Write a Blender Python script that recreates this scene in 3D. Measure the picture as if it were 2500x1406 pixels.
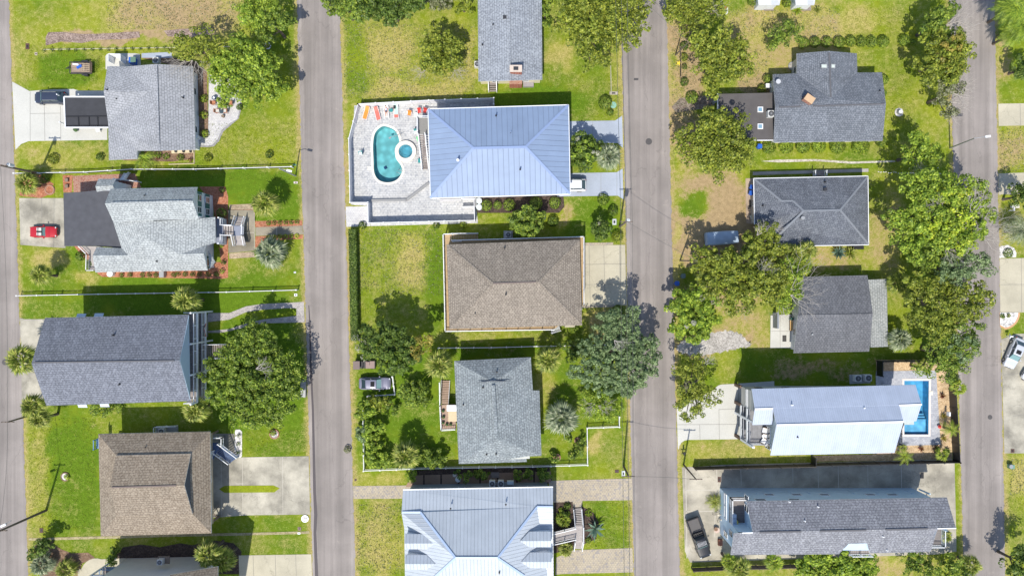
import bpy, bmesh, math, random
import numpy as np
from mathutils import Vector, Matrix
from mathutils.geometry import tessellate_polygon
R = math.radians
for o in list(bpy.data.objects): bpy.data.objects.remove(o)
SC = bpy.context.scene
COL = SC.collection
random.seed(7)
# ------------------------------------------------------------------ camera, sky, sun, exposure
H = 106.25                      # drone height above the ground, metres
cam = bpy.data.objects.new('camera', bpy.data.cameras.new('camera')); COL.objects.link(cam)
cam.location = (0, 0, H); cam.rotation_euler = (0, 0, 0)
cam.data.sensor_width = 36; cam.data.lens = 24.48; cam.data.clip_end = 3000; cam.data.clip_start = 1
SC.camera = cam
SUN_EL, SUN_AZ = 57.0, 193.0    # azimuth clockwise from north (+Y)
W = bpy.data.worlds.new("World"); SC.world = W; W.use_nodes = True
nt = W.node_tree; nt.nodes.clear()
sky = nt.nodes.new('ShaderNodeTexSky'); sky.sky_type = 'NISHITA'; sky.sun_disc = False
sky.sun_elevation = R(SUN_EL); sky.sun_rotation = R(SUN_AZ); sky.air_density = 1.0; sky.dust_density = 1.0
bg = nt.nodes.new('ShaderNodeBackground'); bg.inputs['Strength'].default_value = 0.14
wo = nt.nodes.new('ShaderNodeOutputWorld')
nt.links.new(sky.outputs[0], bg.inputs[0]); nt.links.new(bg.outputs[0], wo.inputs[0])
sl = bpy.data.lights.new('sun', 'SUN'); sl.energy = 3.9; sl.angle = R(0.5); sl.color = (1.0, 0.945, 0.84)
so = bpy.data.objects.new('sun', sl); COL.objects.link(so)
az, el = R(SUN_AZ), R(SUN_EL)
sd = Vector((math.sin(az)*math.cos(el), math.cos(az)*math.cos(el), math.sin(el)))
so.rotation_euler = (-sd).to_track_quat('-Z', 'Y').to_euler(); so.location = (0, 0, 150)
SC.view_settings.view_transform = 'Standard'; SC.view_settings.look = 'None'
SC.view_settings.exposure = 0.5; SC.view_settings.gamma = 1.0

# ------------------------------------------------------------------ helpers
def P(x, y, z=0.0):             # a point of known height z seen at photo pixel (x, y)
    k = 1 - z/H
    return Vector(((x-1250)/16*k, (703-y)/16*k, z))
def tag(o, label=None, cat=None, group=None, kind=None):
    if label: o['label'] = label
    if cat: o['category'] = cat
    if group: o['group'] = group
    if kind: o['kind'] = kind
    return o
def empty(name, loc, label, cat, group=None, rz=0.0):
    o = bpy.data.objects.new(name, None); COL.objects.link(o); o.location = loc; o.rotation_euler = (0, 0, rz)
    o.empty_display_size = 0.3
    return tag(o, label, cat, group)
def off(o):
    v = Vector((0, 0, 0))
    while o is not None: v += o.location; o = o.parent
    return v
class MB:
    def __init__(s): s.v = []; s.f = []; s.m = []; s.uv = []
    def poly(s, pts, mi=0, uv=None):
        n = len(s.v); s.v += [tuple(p) for p in pts]; s.f.append(tuple(range(n, n+len(pts)))); s.m.append(mi)
        s.uv.append(uv if uv else [(p[0], p[1]) for p in pts]); return s
    def box(s, c, d, rz=0.0, mi=0, tilt=0.0):
        cx, cy, cz = c; hx, hy, hz = d[0]/2, d[1]/2, d[2]/2
        M = Matrix.Rotation(rz, 3, 'Z') @ Matrix.Rotation(tilt, 3, 'Y')
        q = [M @ Vector((sx*hx, sy*hy, sz*hz)) + Vector(c) for sz in (-1, 1) for sx, sy in ((-1,-1),(1,-1),(1,1),(-1,1))]
        for f in ((3,2,1,0),(4,5,6,7),(0,1,5,4),(1,2,6,5),(2,3,7,6),(3,0,4,7)): s.poly([q[i] for i in f], mi)
        return s
    def bar(s, a, b, w, h=None, mi=0):         # rectangular bar between two points
        a = Vector(a); b = Vector(b); h = h or w; d = b-a
        if d.length < 1e-4: return s
        t = d.normalized(); u = t.cross(Vector((0,0,1)))
        if u.length < 1e-3: u = Vector((1,0,0))
        u.normalize(); n = u.cross(t)
        q = [p + u*sx*w/2 + n*sy*h/2 for p in (a, b) for sx, sy in ((-1,-1),(1,-1),(1,1),(-1,1))]
        for f in ((3,2,1,0),(4,5,6,7),(0,1,5,4),(1,2,6,5),(2,3,7,6),(3,0,4,7)): s.poly([q[i] for i in f], mi)
        return s
    def tube(s, pts, rs, n=6, mi=0, cap=True):
        pts = [Vector(p) for p in pts]; rings = []
        for i, p in enumerate(pts):
            d = (pts[min(i+1, len(pts)-1)] - pts[max(i-1, 0)])
            d = d.normalized() if d.length > 1e-6 else Vector((0,0,1))
            u = d.cross(Vector((0, 0, 1)) if abs(d.z) < .9 else Vector((1, 0, 0))).normalized(); w = d.cross(u)
            r = rs[i] if hasattr(rs, '__len__') else rs
            rings.append([p + (u*math.cos(2*math.pi*k/n) + w*math.sin(2*math.pi*k/n))*r for k in range(n)])
        for i in range(len(rings)-1):
            for k in range(n):
                s.poly([rings[i][k], rings[i][(k+1)%n], rings[i+1][(k+1)%n], rings[i+1][k]], mi)
        if cap: s.poly(rings[-1], mi); s.poly(rings[0][::-1], mi)
        return s
    def cyl(s, c, r, h, n=16, mi=0, r2=None):
        r2 = r if r2 is None else r2; c = Vector(c)
        a = [c + Vector((math.cos(2*math.pi*k/n)*r, math.sin(2*math.pi*k/n)*r, 0)) for k in range(n)]
        b = [c + Vector((math.cos(2*math.pi*k/n)*r2, math.sin(2*math.pi*k/n)*r2, h)) for k in range(n)]
        for k in range(n): s.poly([a[k], a[(k+1)%n], b[(k+1)%n], b[k]], mi)
        s.poly(b, mi); s.poly(a[::-1], mi); return s
    def prism(s, pts, z0, z1, mi=0, mtop=None):
        pts = ccw(pts); a = [Vector((p[0], p[1], z0)) for p in pts]; b = [Vector((p[0], p[1], z1)) for p in pts]; n = len(pts)
        for k in range(n): s.poly([a[k], a[(k+1)%n], b[(k+1)%n], b[k]], mi)
        s.poly(b, mi if mtop is None else mtop); s.poly(a[::-1], mi); return s
    def build(s, name, mats, parent=None, local=False, smooth=False, merge=False):
        if not isinstance(mats, (list, tuple)): mats = [mats]
        o3 = off(parent) if (parent is not None and not local) else Vector((0,0,0))
        me = bpy.data.meshes.new(name)
        v = np.array(s.v, dtype=np.float64) - np.array(o3)
        me.from_pydata(v.tolist(), [], s.f)
        for m in mats: me.materials.append(m)
        if max(s.m) > 0: me.polygons.foreach_set('material_index', s.m)
        ul = me.uv_layers.new(name='UVMap')
        ul.data.foreach_set('uv', [c for f in s.uv for p in f for c in p[:2]])
        if merge:
            bm = bmesh.new(); bm.from_mesh(me); bmesh.ops.remove_doubles(bm, verts=bm.verts, dist=0.002); bm.to_mesh(me); bm.free()
        if smooth: me.polygons.foreach_set('use_smooth', [True]*len(me.polygons))
        me.update()
        o = bpy.data.objects.new(name, me); COL.objects.link(o)
        if parent is not None: o.parent = parent
        return o
def area2(p): return sum(p[i][0]*p[(i+1)%len(p)][1]-p[(i+1)%len(p)][0]*p[i][1] for i in range(len(p)))
def ccw(p): return list(p) if area2(p) > 0 else list(p)[::-1]
def inset(pts, d):
    pts = ccw([(p[0], p[1]) for p in pts]); n = len(pts); L = []
    for i in range(n):
        a = Vector(pts[i]); b = Vector(pts[(i+1)%n]); t = (b-a).normalized(); nn = Vector((-t.y, t.x))
        L.append((a+nn*d, t))
    out = []
    for i in range(n):
        p, t = L[i-1]; q, u = L[i]; den = t.x*u.y - t.y*u.x
        if abs(den) < 1e-3: out.append((q.x, q.y)); continue
        s_ = ((q.x-p.x)*u.y - (q.y-p.y)*u.x)/den; r = p + t*s_; out.append((r.x, r.y))
    return out
# ------------------------------------------------------------------ materials
MC = {}
def new_mat(name):
    m = bpy.data.materials.new(name); m.use_nodes = True; n = m.node_tree.nodes; b = n['Principled BSDF']; return m, n, m.node_tree.links, b
def c4(c): return (c[0], c[1], c[2], 1)
def paint(name, col, rough=.6, metal=0.0, var=.12, scale=3.0):
    if name in MC: return MC[name]
    m, n, l, b = new_mat(name); b.inputs['Roughness'].default_value = rough; b.inputs['Metallic'].default_value = metal
    g = n.new('ShaderNodeNewGeometry'); t = n.new('ShaderNodeTexNoise'); t.inputs['Scale'].default_value = scale; t.inputs['Detail'].default_value = 4
    l.new(g.outputs['Position'], t.inputs['Vector'])
    mx = n.new('ShaderNodeMix'); mx.data_type = 'RGBA'
    mx.inputs[6].default_value = c4([x*(1-var) for x in col]); mx.inputs[7].default_value = c4([min(1, x*(1+var)) for x in col])
    l.new(t.outputs[0], mx.inputs[0]); l.new(mx.outputs[2], b.inputs['Base Color'])
    MC[name] = m; return m
def ramp(n, pts):
    r = n.new('ShaderNodeValToRGB'); e = r.color_ramp.elements
    while len(e) < len(pts): e.new(0.5)
    for i, (p, c) in enumerate(pts): e[i].position = p; e[i].color = c4(c) if hasattr(c, '__len__') else (c, c, c, 1)
    return r
def mixc(n, l, f, a, b, mode='MIX'):
    mx = n.new('ShaderNodeMix'); mx.data_type = 'RGBA'; mx.blend_type = mode
    for s, v in ((0, f), (6, a), (7, b)):
        if hasattr(v, 'links') or hasattr(v, 'is_linked'): l.new(v, mx.inputs[s])
        else: mx.inputs[s].default_value = v if s == 0 else c4(v)
    return mx.outputs[2]
def noise(n, l, vec, scale, detail=4, rough=.55):
    t = n.new('ShaderNodeTexNoise'); t.inputs['Scale'].default_value = scale; t.inputs['Detail'].default_value = detail
    t.inputs['Roughness'].default_value = rough
    if vec is not None: l.new(vec, t.inputs['Vector'])
    return t.outputs[0]
def pos(n): return n.new('ShaderNodeNewGeometry').outputs['Position']
def shingle(name, ca, cb, fleck, fl=.35, course=.36, big=.25):
    if name in MC: return MC[name]
    m, n, l, b = new_mat(name); b.inputs['Roughness'].default_value = .9
    uv = n.new('ShaderNodeUVMap'); uv.uv_map = 'UVMap'
    br = n.new('ShaderNodeTexBrick'); l.new(uv.outputs[0], br.inputs['Vector'])
    br.inputs['Color1'].default_value = c4(ca); br.inputs['Color2'].default_value = c4(cb); br.inputs['Mortar'].default_value = c4([x*.62 for x in ca])
    br.inputs['Scale'].default_value = 1; br.inputs['Mortar Size'].default_value = .035; br.inputs['Brick Width'].default_value = course*1.35; br.inputs['Row Height'].default_value = course
    br.offset = .37; br.offset_frequency = 2; br.squash = 1
    wn = n.new('ShaderNodeTexVoronoi'); wn.inputs['Scale'].default_value = 5.5; l.new(uv.outputs[0], wn.inputs['Vector'])
    sep = n.new('ShaderNodeSeparateColor'); l.new(wn.outputs['Color'], sep.inputs[0])
    rr = ramp(n, [(1-fl-.15, 0.0), (min(1,1-fl+.3), .6)]); l.new(sep.outputs[0], rr.inputs[0])
    c = mixc(n, l, rr.outputs[0], br.outputs['Color'], fleck)
    st = n.new('ShaderNodeMapping'); st.inputs['Scale'].default_value = (.9, .16, 1); l.new(uv.outputs[0], st.inputs[0]); sn = noise(n, l, st.outputs[0], 1.0, 5, .6); rs = ramp(n, [(.35, .91), (.65, 1.06)]); l.new(sn, rs.inputs[0]); c = mixc(n, l, 1.0, c, rs.outputs[0], 'MULTIPLY')
    g = noise(n, l, pos(n), .35, 3); rb = ramp(n, [(.3, 1-big), (.7, 1+big)])
    l.new(g, rb.inputs[0]); c = mixc(n, l, 1.0, c, rb.outputs[0], 'MULTIPLY')
    l.new(c, b.inputs['Base Color'])
    bp = n.new('ShaderNodeBump'); bp.inputs['Strength'].default_value = .5; bp.inputs['Distance'].default_value = .03
    l.new(br.outputs['Fac'], bp.inputs['Height']); bp.invert = True; l.new(bp.outputs[0], b.inputs['Normal'])
    MC[name] = m; return m
def seam_metal(name, col, spacing=.5, line=.72, rough=.35, metal=.0, lw=.05):
    if name in MC: return MC[name]
    m, n, l, b = new_mat(name); b.inputs['Roughness'].default_value = rough; b.inputs['Metallic'].default_value = metal
    b.inputs['Specular IOR Level'].default_value = .6
    uv = n.new('ShaderNodeUVMap'); uv.uv_map = 'UVMap'; sx = n.new('ShaderNodeSeparateXYZ'); l.new(uv.outputs[0], sx.inputs[0])
    d = n.new('ShaderNodeMath'); d.operation = 'DIVIDE'; d.inputs[1].default_value = spacing; l.new(sx.outputs[0], d.inputs[0])
    fr = n.new('ShaderNodeMath'); fr.operation = 'FRACT'; l.new(d.outputs[0], fr.inputs[0])
    k = lw/spacing
    rr = ramp(n, [(k, 0.0), (k+.05, 1.0)]); l.new(fr.outputs[0], rr.inputs[0])
    c = mixc(n, l, rr.outputs[0], [x*line for x in col], col)
    fl = n.new('ShaderNodeMath'); fl.operation = 'FLOOR'; l.new(d.outputs[0], fl.inputs[0])
    wn = n.new('ShaderNodeTexWhiteNoise'); wn.noise_dimensions = '1D'; l.new(fl.outputs[0], wn.inputs['W'])
    r2 = ramp(n, [(0, .97), (1, 1.03)]); l.new(wn.outputs[0], r2.inputs[0]); c = mixc(n, l, 1.0, c, r2.outputs[0], 'MULTIPLY')
    g = noise(n, l, pos(n), .5, 4); r3 = ramp(n, [(.3, .93), (.7, 1.05)]); l.new(g, r3.inputs[0]); c = mixc(n, l, 1.0, c, r3.outputs[0], 'MULTIPLY')
    l.new(c, b.inputs['Base Color'])
    bp = n.new('ShaderNodeBump'); bp.inputs['Strength'].default_value = .6; bp.inputs['Distance'].default_value = .03; bp.invert = True
    l.new(rr.outputs[0], bp.inputs['Height']); l.new(bp.outputs[0], b.inputs['Normal'])
    MC[name] = m; return m
def siding(name, col, sp=.18, rough=.55, line=.8):
    if name in MC: return MC[name]
    m, n, l, b = new_mat(name); b.inputs['Roughness'].default_value = rough
    sx = n.new('ShaderNodeSeparateXYZ'); l.new(pos(n), sx.inputs[0])
    d = n.new('ShaderNodeMath'); d.operation = 'DIVIDE'; d.inputs[1].default_value = sp; l.new(sx.outputs[2], d.inputs[0])
    fr = n.new('ShaderNodeMath'); fr.operation = 'FRACT'; l.new(d.outputs[0], fr.inputs[0])
    rr = ramp(n, [(.1, line), (.2, 1.0)]); l.new(fr.outputs[0], rr.inputs[0])
    c = mixc(n, l, 1.0, col, rr.outputs[0], 'MULTIPLY')
    g = noise(n, l, pos(n), 1.2, 4); r3 = ramp(n, [(.3, .92), (.7, 1.03)]); l.new(g, r3.inputs[0]); c = mixc(n, l, 1.0, c, r3.outputs[0], 'MULTIPLY')
    l.new(c, b.inputs['Base Color']); MC[name] = m; return m
def concrete(name, col, stain=.25, crack=True, dark=(.12,.11,.10)):
    if name in MC: return MC[name]
    m, n, l, b = new_mat(name); b.inputs['Roughness'].default_value = .9; p = pos(n)
    a = noise(n, l, p, .22, 6, .6); r1 = ramp(n, [(.35, 1-stain), (.65, 1.06)]); l.new(a, r1.inputs[0])
    c = mixc(n, l, 1.0, col, r1.outputs[0], 'MULTIPLY')
    a2 = noise(n, l, p, 6, 3); r2 = ramp(n, [(.3, .93), (.7, 1.05)]); l.new(a2, r2.inputs[0]); c = mixc(n, l, 1.0, c, r2.outputs[0], 'MULTIPLY')
    if crack:
        v = n.new('ShaderNodeTexVoronoi'); v.feature = 'DISTANCE_TO_EDGE'; v.inputs['Scale'].default_value = .12
        ad = n.new('ShaderNodeVectorMath'); ad.operation = 'ADD'
        nn = n.new('ShaderNodeTexNoise'); nn.inputs['Scale'].default_value = .8; nn.inputs['Detail'].default_value = 5; l.new(p, nn.inputs['Vector'])
        sc = n.new('ShaderNodeVectorMath'); sc.operation = 'SCALE'; sc.inputs['Scale'].default_value = 2.5; l.new(nn.outputs['Color'], sc.inputs[0])
        l.new(p, ad.inputs[0]); l.new(sc.outputs[0], ad.inputs[1]); l.new(ad.outputs[0], v.inputs['Vector'])
        r3 = ramp(n, [(.0, .72), (.006, 1.0)]); l.new(v.outputs['Distance'], r3.inputs[0]); c = mixc(n, l, 1.0, c, r3.outputs[0], 'MULTIPLY')
    sp = noise(n, l, p, .9, 6, .7); r4 = ramp(n, [(.66, 0.0), (.8, .5*stain*2)]); l.new(sp, r4.inputs[0]); c = mixc(n, l, r4.outputs[0], c, dark)
    l.new(c, b.inputs['Base Color']); MC[name] = m; return m
def pavers(name, ca, cb, mort, w=.42, h=.28, vs=3.0, third=None):
    if name in MC: return MC[name]
    m, n, l, b = new_mat(name); b.inputs['Roughness'].default_value = .85; p = pos(n)
    br = n.new('ShaderNodeTexBrick'); l.new(p, br.inputs['Vector'])
    br.inputs['Color1'].default_value = c4(ca); br.inputs['Color2'].default_value = c4(cb); br.inputs['Mortar'].default_value = c4(mort)
    br.inputs['Scale'].default_value = 1; br.inputs['Mortar Size'].default_value = .02; br.inputs['Brick Width'].default_value = w; br.inputs['Row Height'].default_value = h
    v = n.new('ShaderNodeTexVoronoi'); v.inputs['Scale'].default_value = vs; l.new(p, v.inputs['Vector'])
    sep = n.new('ShaderNodeSeparateColor'); l.new(v.outputs['Color'], sep.inputs[0])
    rr = ramp(n, [(.72, 0.0), (.85, .8)]); l.new(sep.outputs[0], rr.inputs[0])
    c = mixc(n, l, rr.outputs[0], br.outputs['Color'], third or [x*.72 for x in ca])
    g = noise(n, l, p, .4, 4); r3 = ramp(n, [(.3, .9), (.7, 1.06)]); l.new(g, r3.inputs[0]); c = mixc(n, l, 1.0, c, r3.outputs[0], 'MULTIPLY')
    l.new(c, b.inputs['Base Color']); MC[name] = m; return m
def speck(name, ca, cb, cc, scale=5.0, rough=.95):      # mulch, gravel, stones
    if name in MC: return MC[name]
    m, n, l, b = new_mat(name); b.inputs['Roughness'].default_value = rough; p = pos(n)
    v = n.new('ShaderNodeTexVoronoi'); v.inputs['Scale'].default_value = scale; l.new(p, v.inputs['Vector'])
    sep = n.new('ShaderNodeSeparateColor'); l.new(v.outputs['Color'], sep.inputs[0])
    rr = ramp(n, [(.0, ca), (.5, cb), (1.0, cc)]); l.new(sep.outputs[0], rr.inputs[0])
    g = noise(n, l, p, .7, 5); r3 = ramp(n, [(.3, .75), (.7, 1.15)]); l.new(g, r3.inputs[0]); c = mixc(n, l, 1.0, rr.outputs[0], r3.outputs[0], 'MULTIPLY')
    l.new(c, b.inputs['Base Color'])
    bp = n.new('ShaderNodeBump'); bp.inputs['Strength'].default_value = .6; bp.inputs['Distance'].default_value = .05
    l.new(sep.outputs[1], bp.inputs['Height']); l.new(bp.outputs[0], b.inputs['Normal'])
    MC[name] = m; return m
def boards(name, ca, cb, w=.15, ang=0.0, gap=.55):
    if name in MC: return MC[name]
    m, n, l, b = new_mat(name); b.inputs['Roughness'].default_value = .75
    mp = n.new('ShaderNodeMapping'); mp.inputs['Rotation'].default_value = (0, 0, ang); l.new(pos(n), mp.inputs[0])
    br = n.new('ShaderNodeTexBrick'); l.new(mp.outputs[0], br.inputs['Vector'])
    br.inputs['Color1'].default_value = c4(ca); br.inputs['Color2'].default_value = c4(cb); br.inputs['Mortar'].default_value = c4([x*gap for x in ca])
    br.inputs['Scale'].default_value = 1; br.inputs['Mortar Size'].default_value = .015; br.inputs['Brick Width'].default_value = 3.6; br.inputs['Row Height'].default_value = w
    g = noise(n, l, pos(n), 2, 5); r3 = ramp(n, [(.3, .85), (.7, 1.1)]); l.new(g, r3.inputs[0]); c = mixc(n, l, 1.0, br.outputs['Color'], r3.outputs[0], 'MULTIPLY')
    l.new(c, b.inputs['Base Color']); MC[name] = m; return m
def leafmat(name, ca, cb, cc=None, trans=.38):
    if name in MC: return MC[name]
    m = bpy.data.materials.new(name); m.use_nodes = True; n = m.node_tree.nodes; l = m.node_tree.links; n.clear()
    g = n.new('ShaderNodeNewGeometry'); cc = cc or cb
    rr = ramp(n, [(0, ca), (.6, cb), (1, cc)]); l.new(g.outputs['Random Per Island'], rr.inputs[0])
    a = noise(n, l, g.outputs['Position'], .55, 3); r3 = ramp(n, [(.3, .75), (.7, 1.25)]); l.new(a, r3.inputs[0])
    c = mixc(n, l, 1.0, rr.outputs[0], r3.outputs[0], 'MULTIPLY')
    d = n.new('ShaderNodeBsdfPrincipled'); d.inputs['Roughness'].default_value = .5; l.new(c, d.inputs['Base Color']); d.inputs['Specular IOR Level'].default_value = .3
    t = n.new('ShaderNodeBsdfTranslucent'); l.new(c, t.inputs[0])
    mx = n.new('ShaderNodeMixShader'); mx.inputs[0].default_value = trans; l.new(d.outputs[0], mx.inputs[1]); l.new(t.outputs[0], mx.inputs[2])
    o = n.new('ShaderNodeOutputMaterial'); l.new(mx.outputs[0], o.inputs[0]); MC[name] = m; return m
def glassy(name, col, rough=.06):
    if name in MC: return MC[name]
    m, n, l, b = new_mat(name); b.inputs['Base Color'].default_value = c4(col); b.inputs['Roughness'].default_value = rough
    b.inputs['Specular IOR Level'].default_value = .8; MC[name] = m; return m
def water(name, tint):
    m = bpy.data.materials.new(name); m.use_nodes = True; n = m.node_tree.nodes; l = m.node_tree.links; n.clear()
    tr = n.new('ShaderNodeBsdfTransparent'); tr.inputs[0].default_value = c4(tint)
    gl = n.new('ShaderNodeBsdfGlossy'); gl.inputs['Roughness'].default_value = .05
    fr = n.new('ShaderNodeFresnel'); fr.inputs['IOR'].default_value = 1.33
    nz = noise(n, l, pos(n), 2.5, 4); bp = n.new('ShaderNodeBump'); bp.inputs['Strength'].default_value = .4; bp.inputs['Distance'].default_value = .1
    l.new(nz, bp.inputs['Height']); l.new(bp.outputs[0], gl.inputs['Normal']); l.new(bp.outputs[0], fr.inputs['Normal'])
    mx = n.new('ShaderNodeMixShader'); l.new(fr.outputs[0], mx.inputs[0]); l.new(tr.outputs[0], mx.inputs[1]); l.new(gl.outputs[0], mx.inputs[2])
    o = n.new('ShaderNodeOutputMaterial'); l.new(mx.outputs[0], o.inputs[0]); return m

WHITE = paint('white_paint', (.72,.73,.75), .5, var=.05)
CREAM = siding('cream_siding', (.72,.66,.52)); WSIDE = siding('white_siding', (.66,.69,.74)); BSIDE = siding('blue_siding', (.47,.62,.76), line=.92)
GSIDE = siding('grey_siding', (.42,.44,.47)); LSIDE = siding('pale_grey_siding', (.56,.58,.60), sp=.3); TSIDE = siding('tan_siding', (.46,.38,.28))
DARKM = paint('dark_metal', (.03,.03,.035), .5); GLASS = glassy('window_glass', (.05,.07,.08)); BLACK = paint('black_plastic', (.015,.015,.017), .5)
GREYM = paint('grey_metal', (.32,.33,.34), .45, .3); WOOD = paint('weathered_wood', (.20,.15,.11), .85, var=.3); POLEW = paint('pole_wood', (.13,.10,.08), .9, var=.3)
BARK = paint('bark', (.11,.085,.065), .95, var=.4); DEADW = paint('dead_wood', (.36,.33,.30), .9, var=.3); BRICK = pavers('red_brick', (.34,.10,.06), (.26,.08,.05), (.35,.28,.22), .24, .09, 8)
TEAL = paint('teal_plastic', (.03,.22,.22), .4); RED = paint('red_fabric', (.55,.05,.04), .6); ORANGE = paint('orange_fabric', (.75,.22,.03), .6); BLUEP = paint('blue_plastic', (.02,.10,.45), .4)
# ------------------------------------------------------------------ ground sheet (grass with dry, lush and bare patches of its own)
ZONES = [  # x0,y0,x1,y1, lush, dry, bare (photo pixels on the ground), soft edge
 (60,0,730,230, .25,.45,0), (260,-30,620,95, .0,.95,.35), (330,-30,560,70, 0,1.0,.6), (120,78,400,106, 0,.6,.95), (400,70,520,98, 0,.6,.9), (75,130,245,215, .75,.15,0),
 (30,60,90,220, .35,.55,0), (590,0,730,300, .35,.35,0), (480,270,732,405, .3,.42,0), (45,345,262,415, .15,.6,.1), (300,372,480,412, .3,.5,0),
 (330,415,735,500, .8,.02,0), (560,420,735,540, .75,.15,0), (560,590,742,705, .5,.42,0), (50,600,230,715, .6,.3,0), (85,610,160,660, 0,.9,.15),(180,660,230,700, 0,.85,0),
 (230,670,742,710, .7,.2,0), (52,715,250,775, .45,.35,0), (200,690,745,770, .85,.05,0), (500,790,752,1050, .85,.15,0), (560,1030,757,1112, .65,.3,0),
 (60,1020,118,1305, .3,.6,0), (118,990,245,1305, .75,.1,0), (118,1150,200,1290, .65,.3,0), (65,1305,760,1352, .45,.45,0), (520,1255,760,1305, .6,.3,0),
 (836,20,1165,245, .25,.5,0), (900,70,1000,180, 0,.85,.1), (870,200,1170,240, .0,.85,.2), (836,60,900,250, .5,.3,0), (1140,80,1166,190, .1,.8,.1),
 (1325,0,1518,300, .5,.4,0), (1330,90,1390,170, .1,.8,0), (1480,60,1520,300,.3,.5,0), (836,240,870,500,.3,.5,.1), (1200,205,1420,290, .85,.05,0),
 (870,555,1088,815, .4,.42,0), (970,570,1030,720, 0,.85,.15), (1040,560,1088,815,.7,.15,0), (850,555,872,840,.1,.75,.1), (1385,480,1520,600, .65,.25,0), (1365,500,1400,545,0,.8,.5),
 (1425,750,1530,850, .05,.95,.35), (1095,810,1300,850, .3,.6,.1), (1100,830,1330,880,.7,.1,.2), (870,850,1120,1150, .65,.25,0), (1300,850,1535,1140, .55,.3,0), (1300,900,1350,1000,.2,.6,.1),
 (1435,1045,1545,1170, .4,.45,0), (1440,1060,1475,1100,0,.9,.2), (862,1150,985,1190, .15,.65,0), (866,1220,986,1406, .25,.6,.1), (900,1230,950,1420,.1,.8,.1), (1425,1222,1545,1340, .5,.3,0),
 (1640,0,1700,430, .05,.85,.5), (1630,60,1690,140,0,.9,.7), (1680,100,1720,240,0,.8,.75), (1770,10,2060,200, .05,.9,.35), (1800,120,1945,240,.1,.85,.35), (1790,180,1900,230,0,.9,.6), (2060,0,2320,420, .3,.42,0), (2040,5,2130,90,0,.85,.1),
 (1640,230,1700,420,0,.9,.6), (1850,370,2330,425, .4,.35,0), (1640,420,1840,660, .05,.9,.75), (1645,455,1735,535, .75,.2,.1), (1640,530,1665,700,.1,.8,.1), (1690,520,1840,620, 0,.9,.9),
 (2120,430,2200,680, .15,.8,.35), (2120,440,2175,520,.5,.35,0), (1880,600,2160,660,.2,.7,.4), (1640,690,1900,760, .3,.7,.5), (1740,760,1885,860, .15,.8,.35), (1650,810,1840,870, 0,.9,.75),
 (1740,840,2150,938, .55,.2,0), (1850,870,2140,930,.6,.1,.45), (1740,850,1815,935,.3,.4,0), (1655,1068,1980,1135, .25,.65,.1), (1980,1105,2330,1125,.2,.4,.5), (1665,1330,2330,1420, .3,.55,.2), (2110,1360,2220,1410,0,.9,.4),
 (2435,0,2520,240, .6,.25,0), (2440,60,2470,190,0,.8,.5), (2435,305,2520,420, .05,.75,.4), (2440,475,2520,630, .2,.6,.2), (2445,770,2520,815,.5,.3,0), (2450,1105,2520,1406, .4,.45,0), (2465,1120,2520,1200,0,.9,.1),
]
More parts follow.
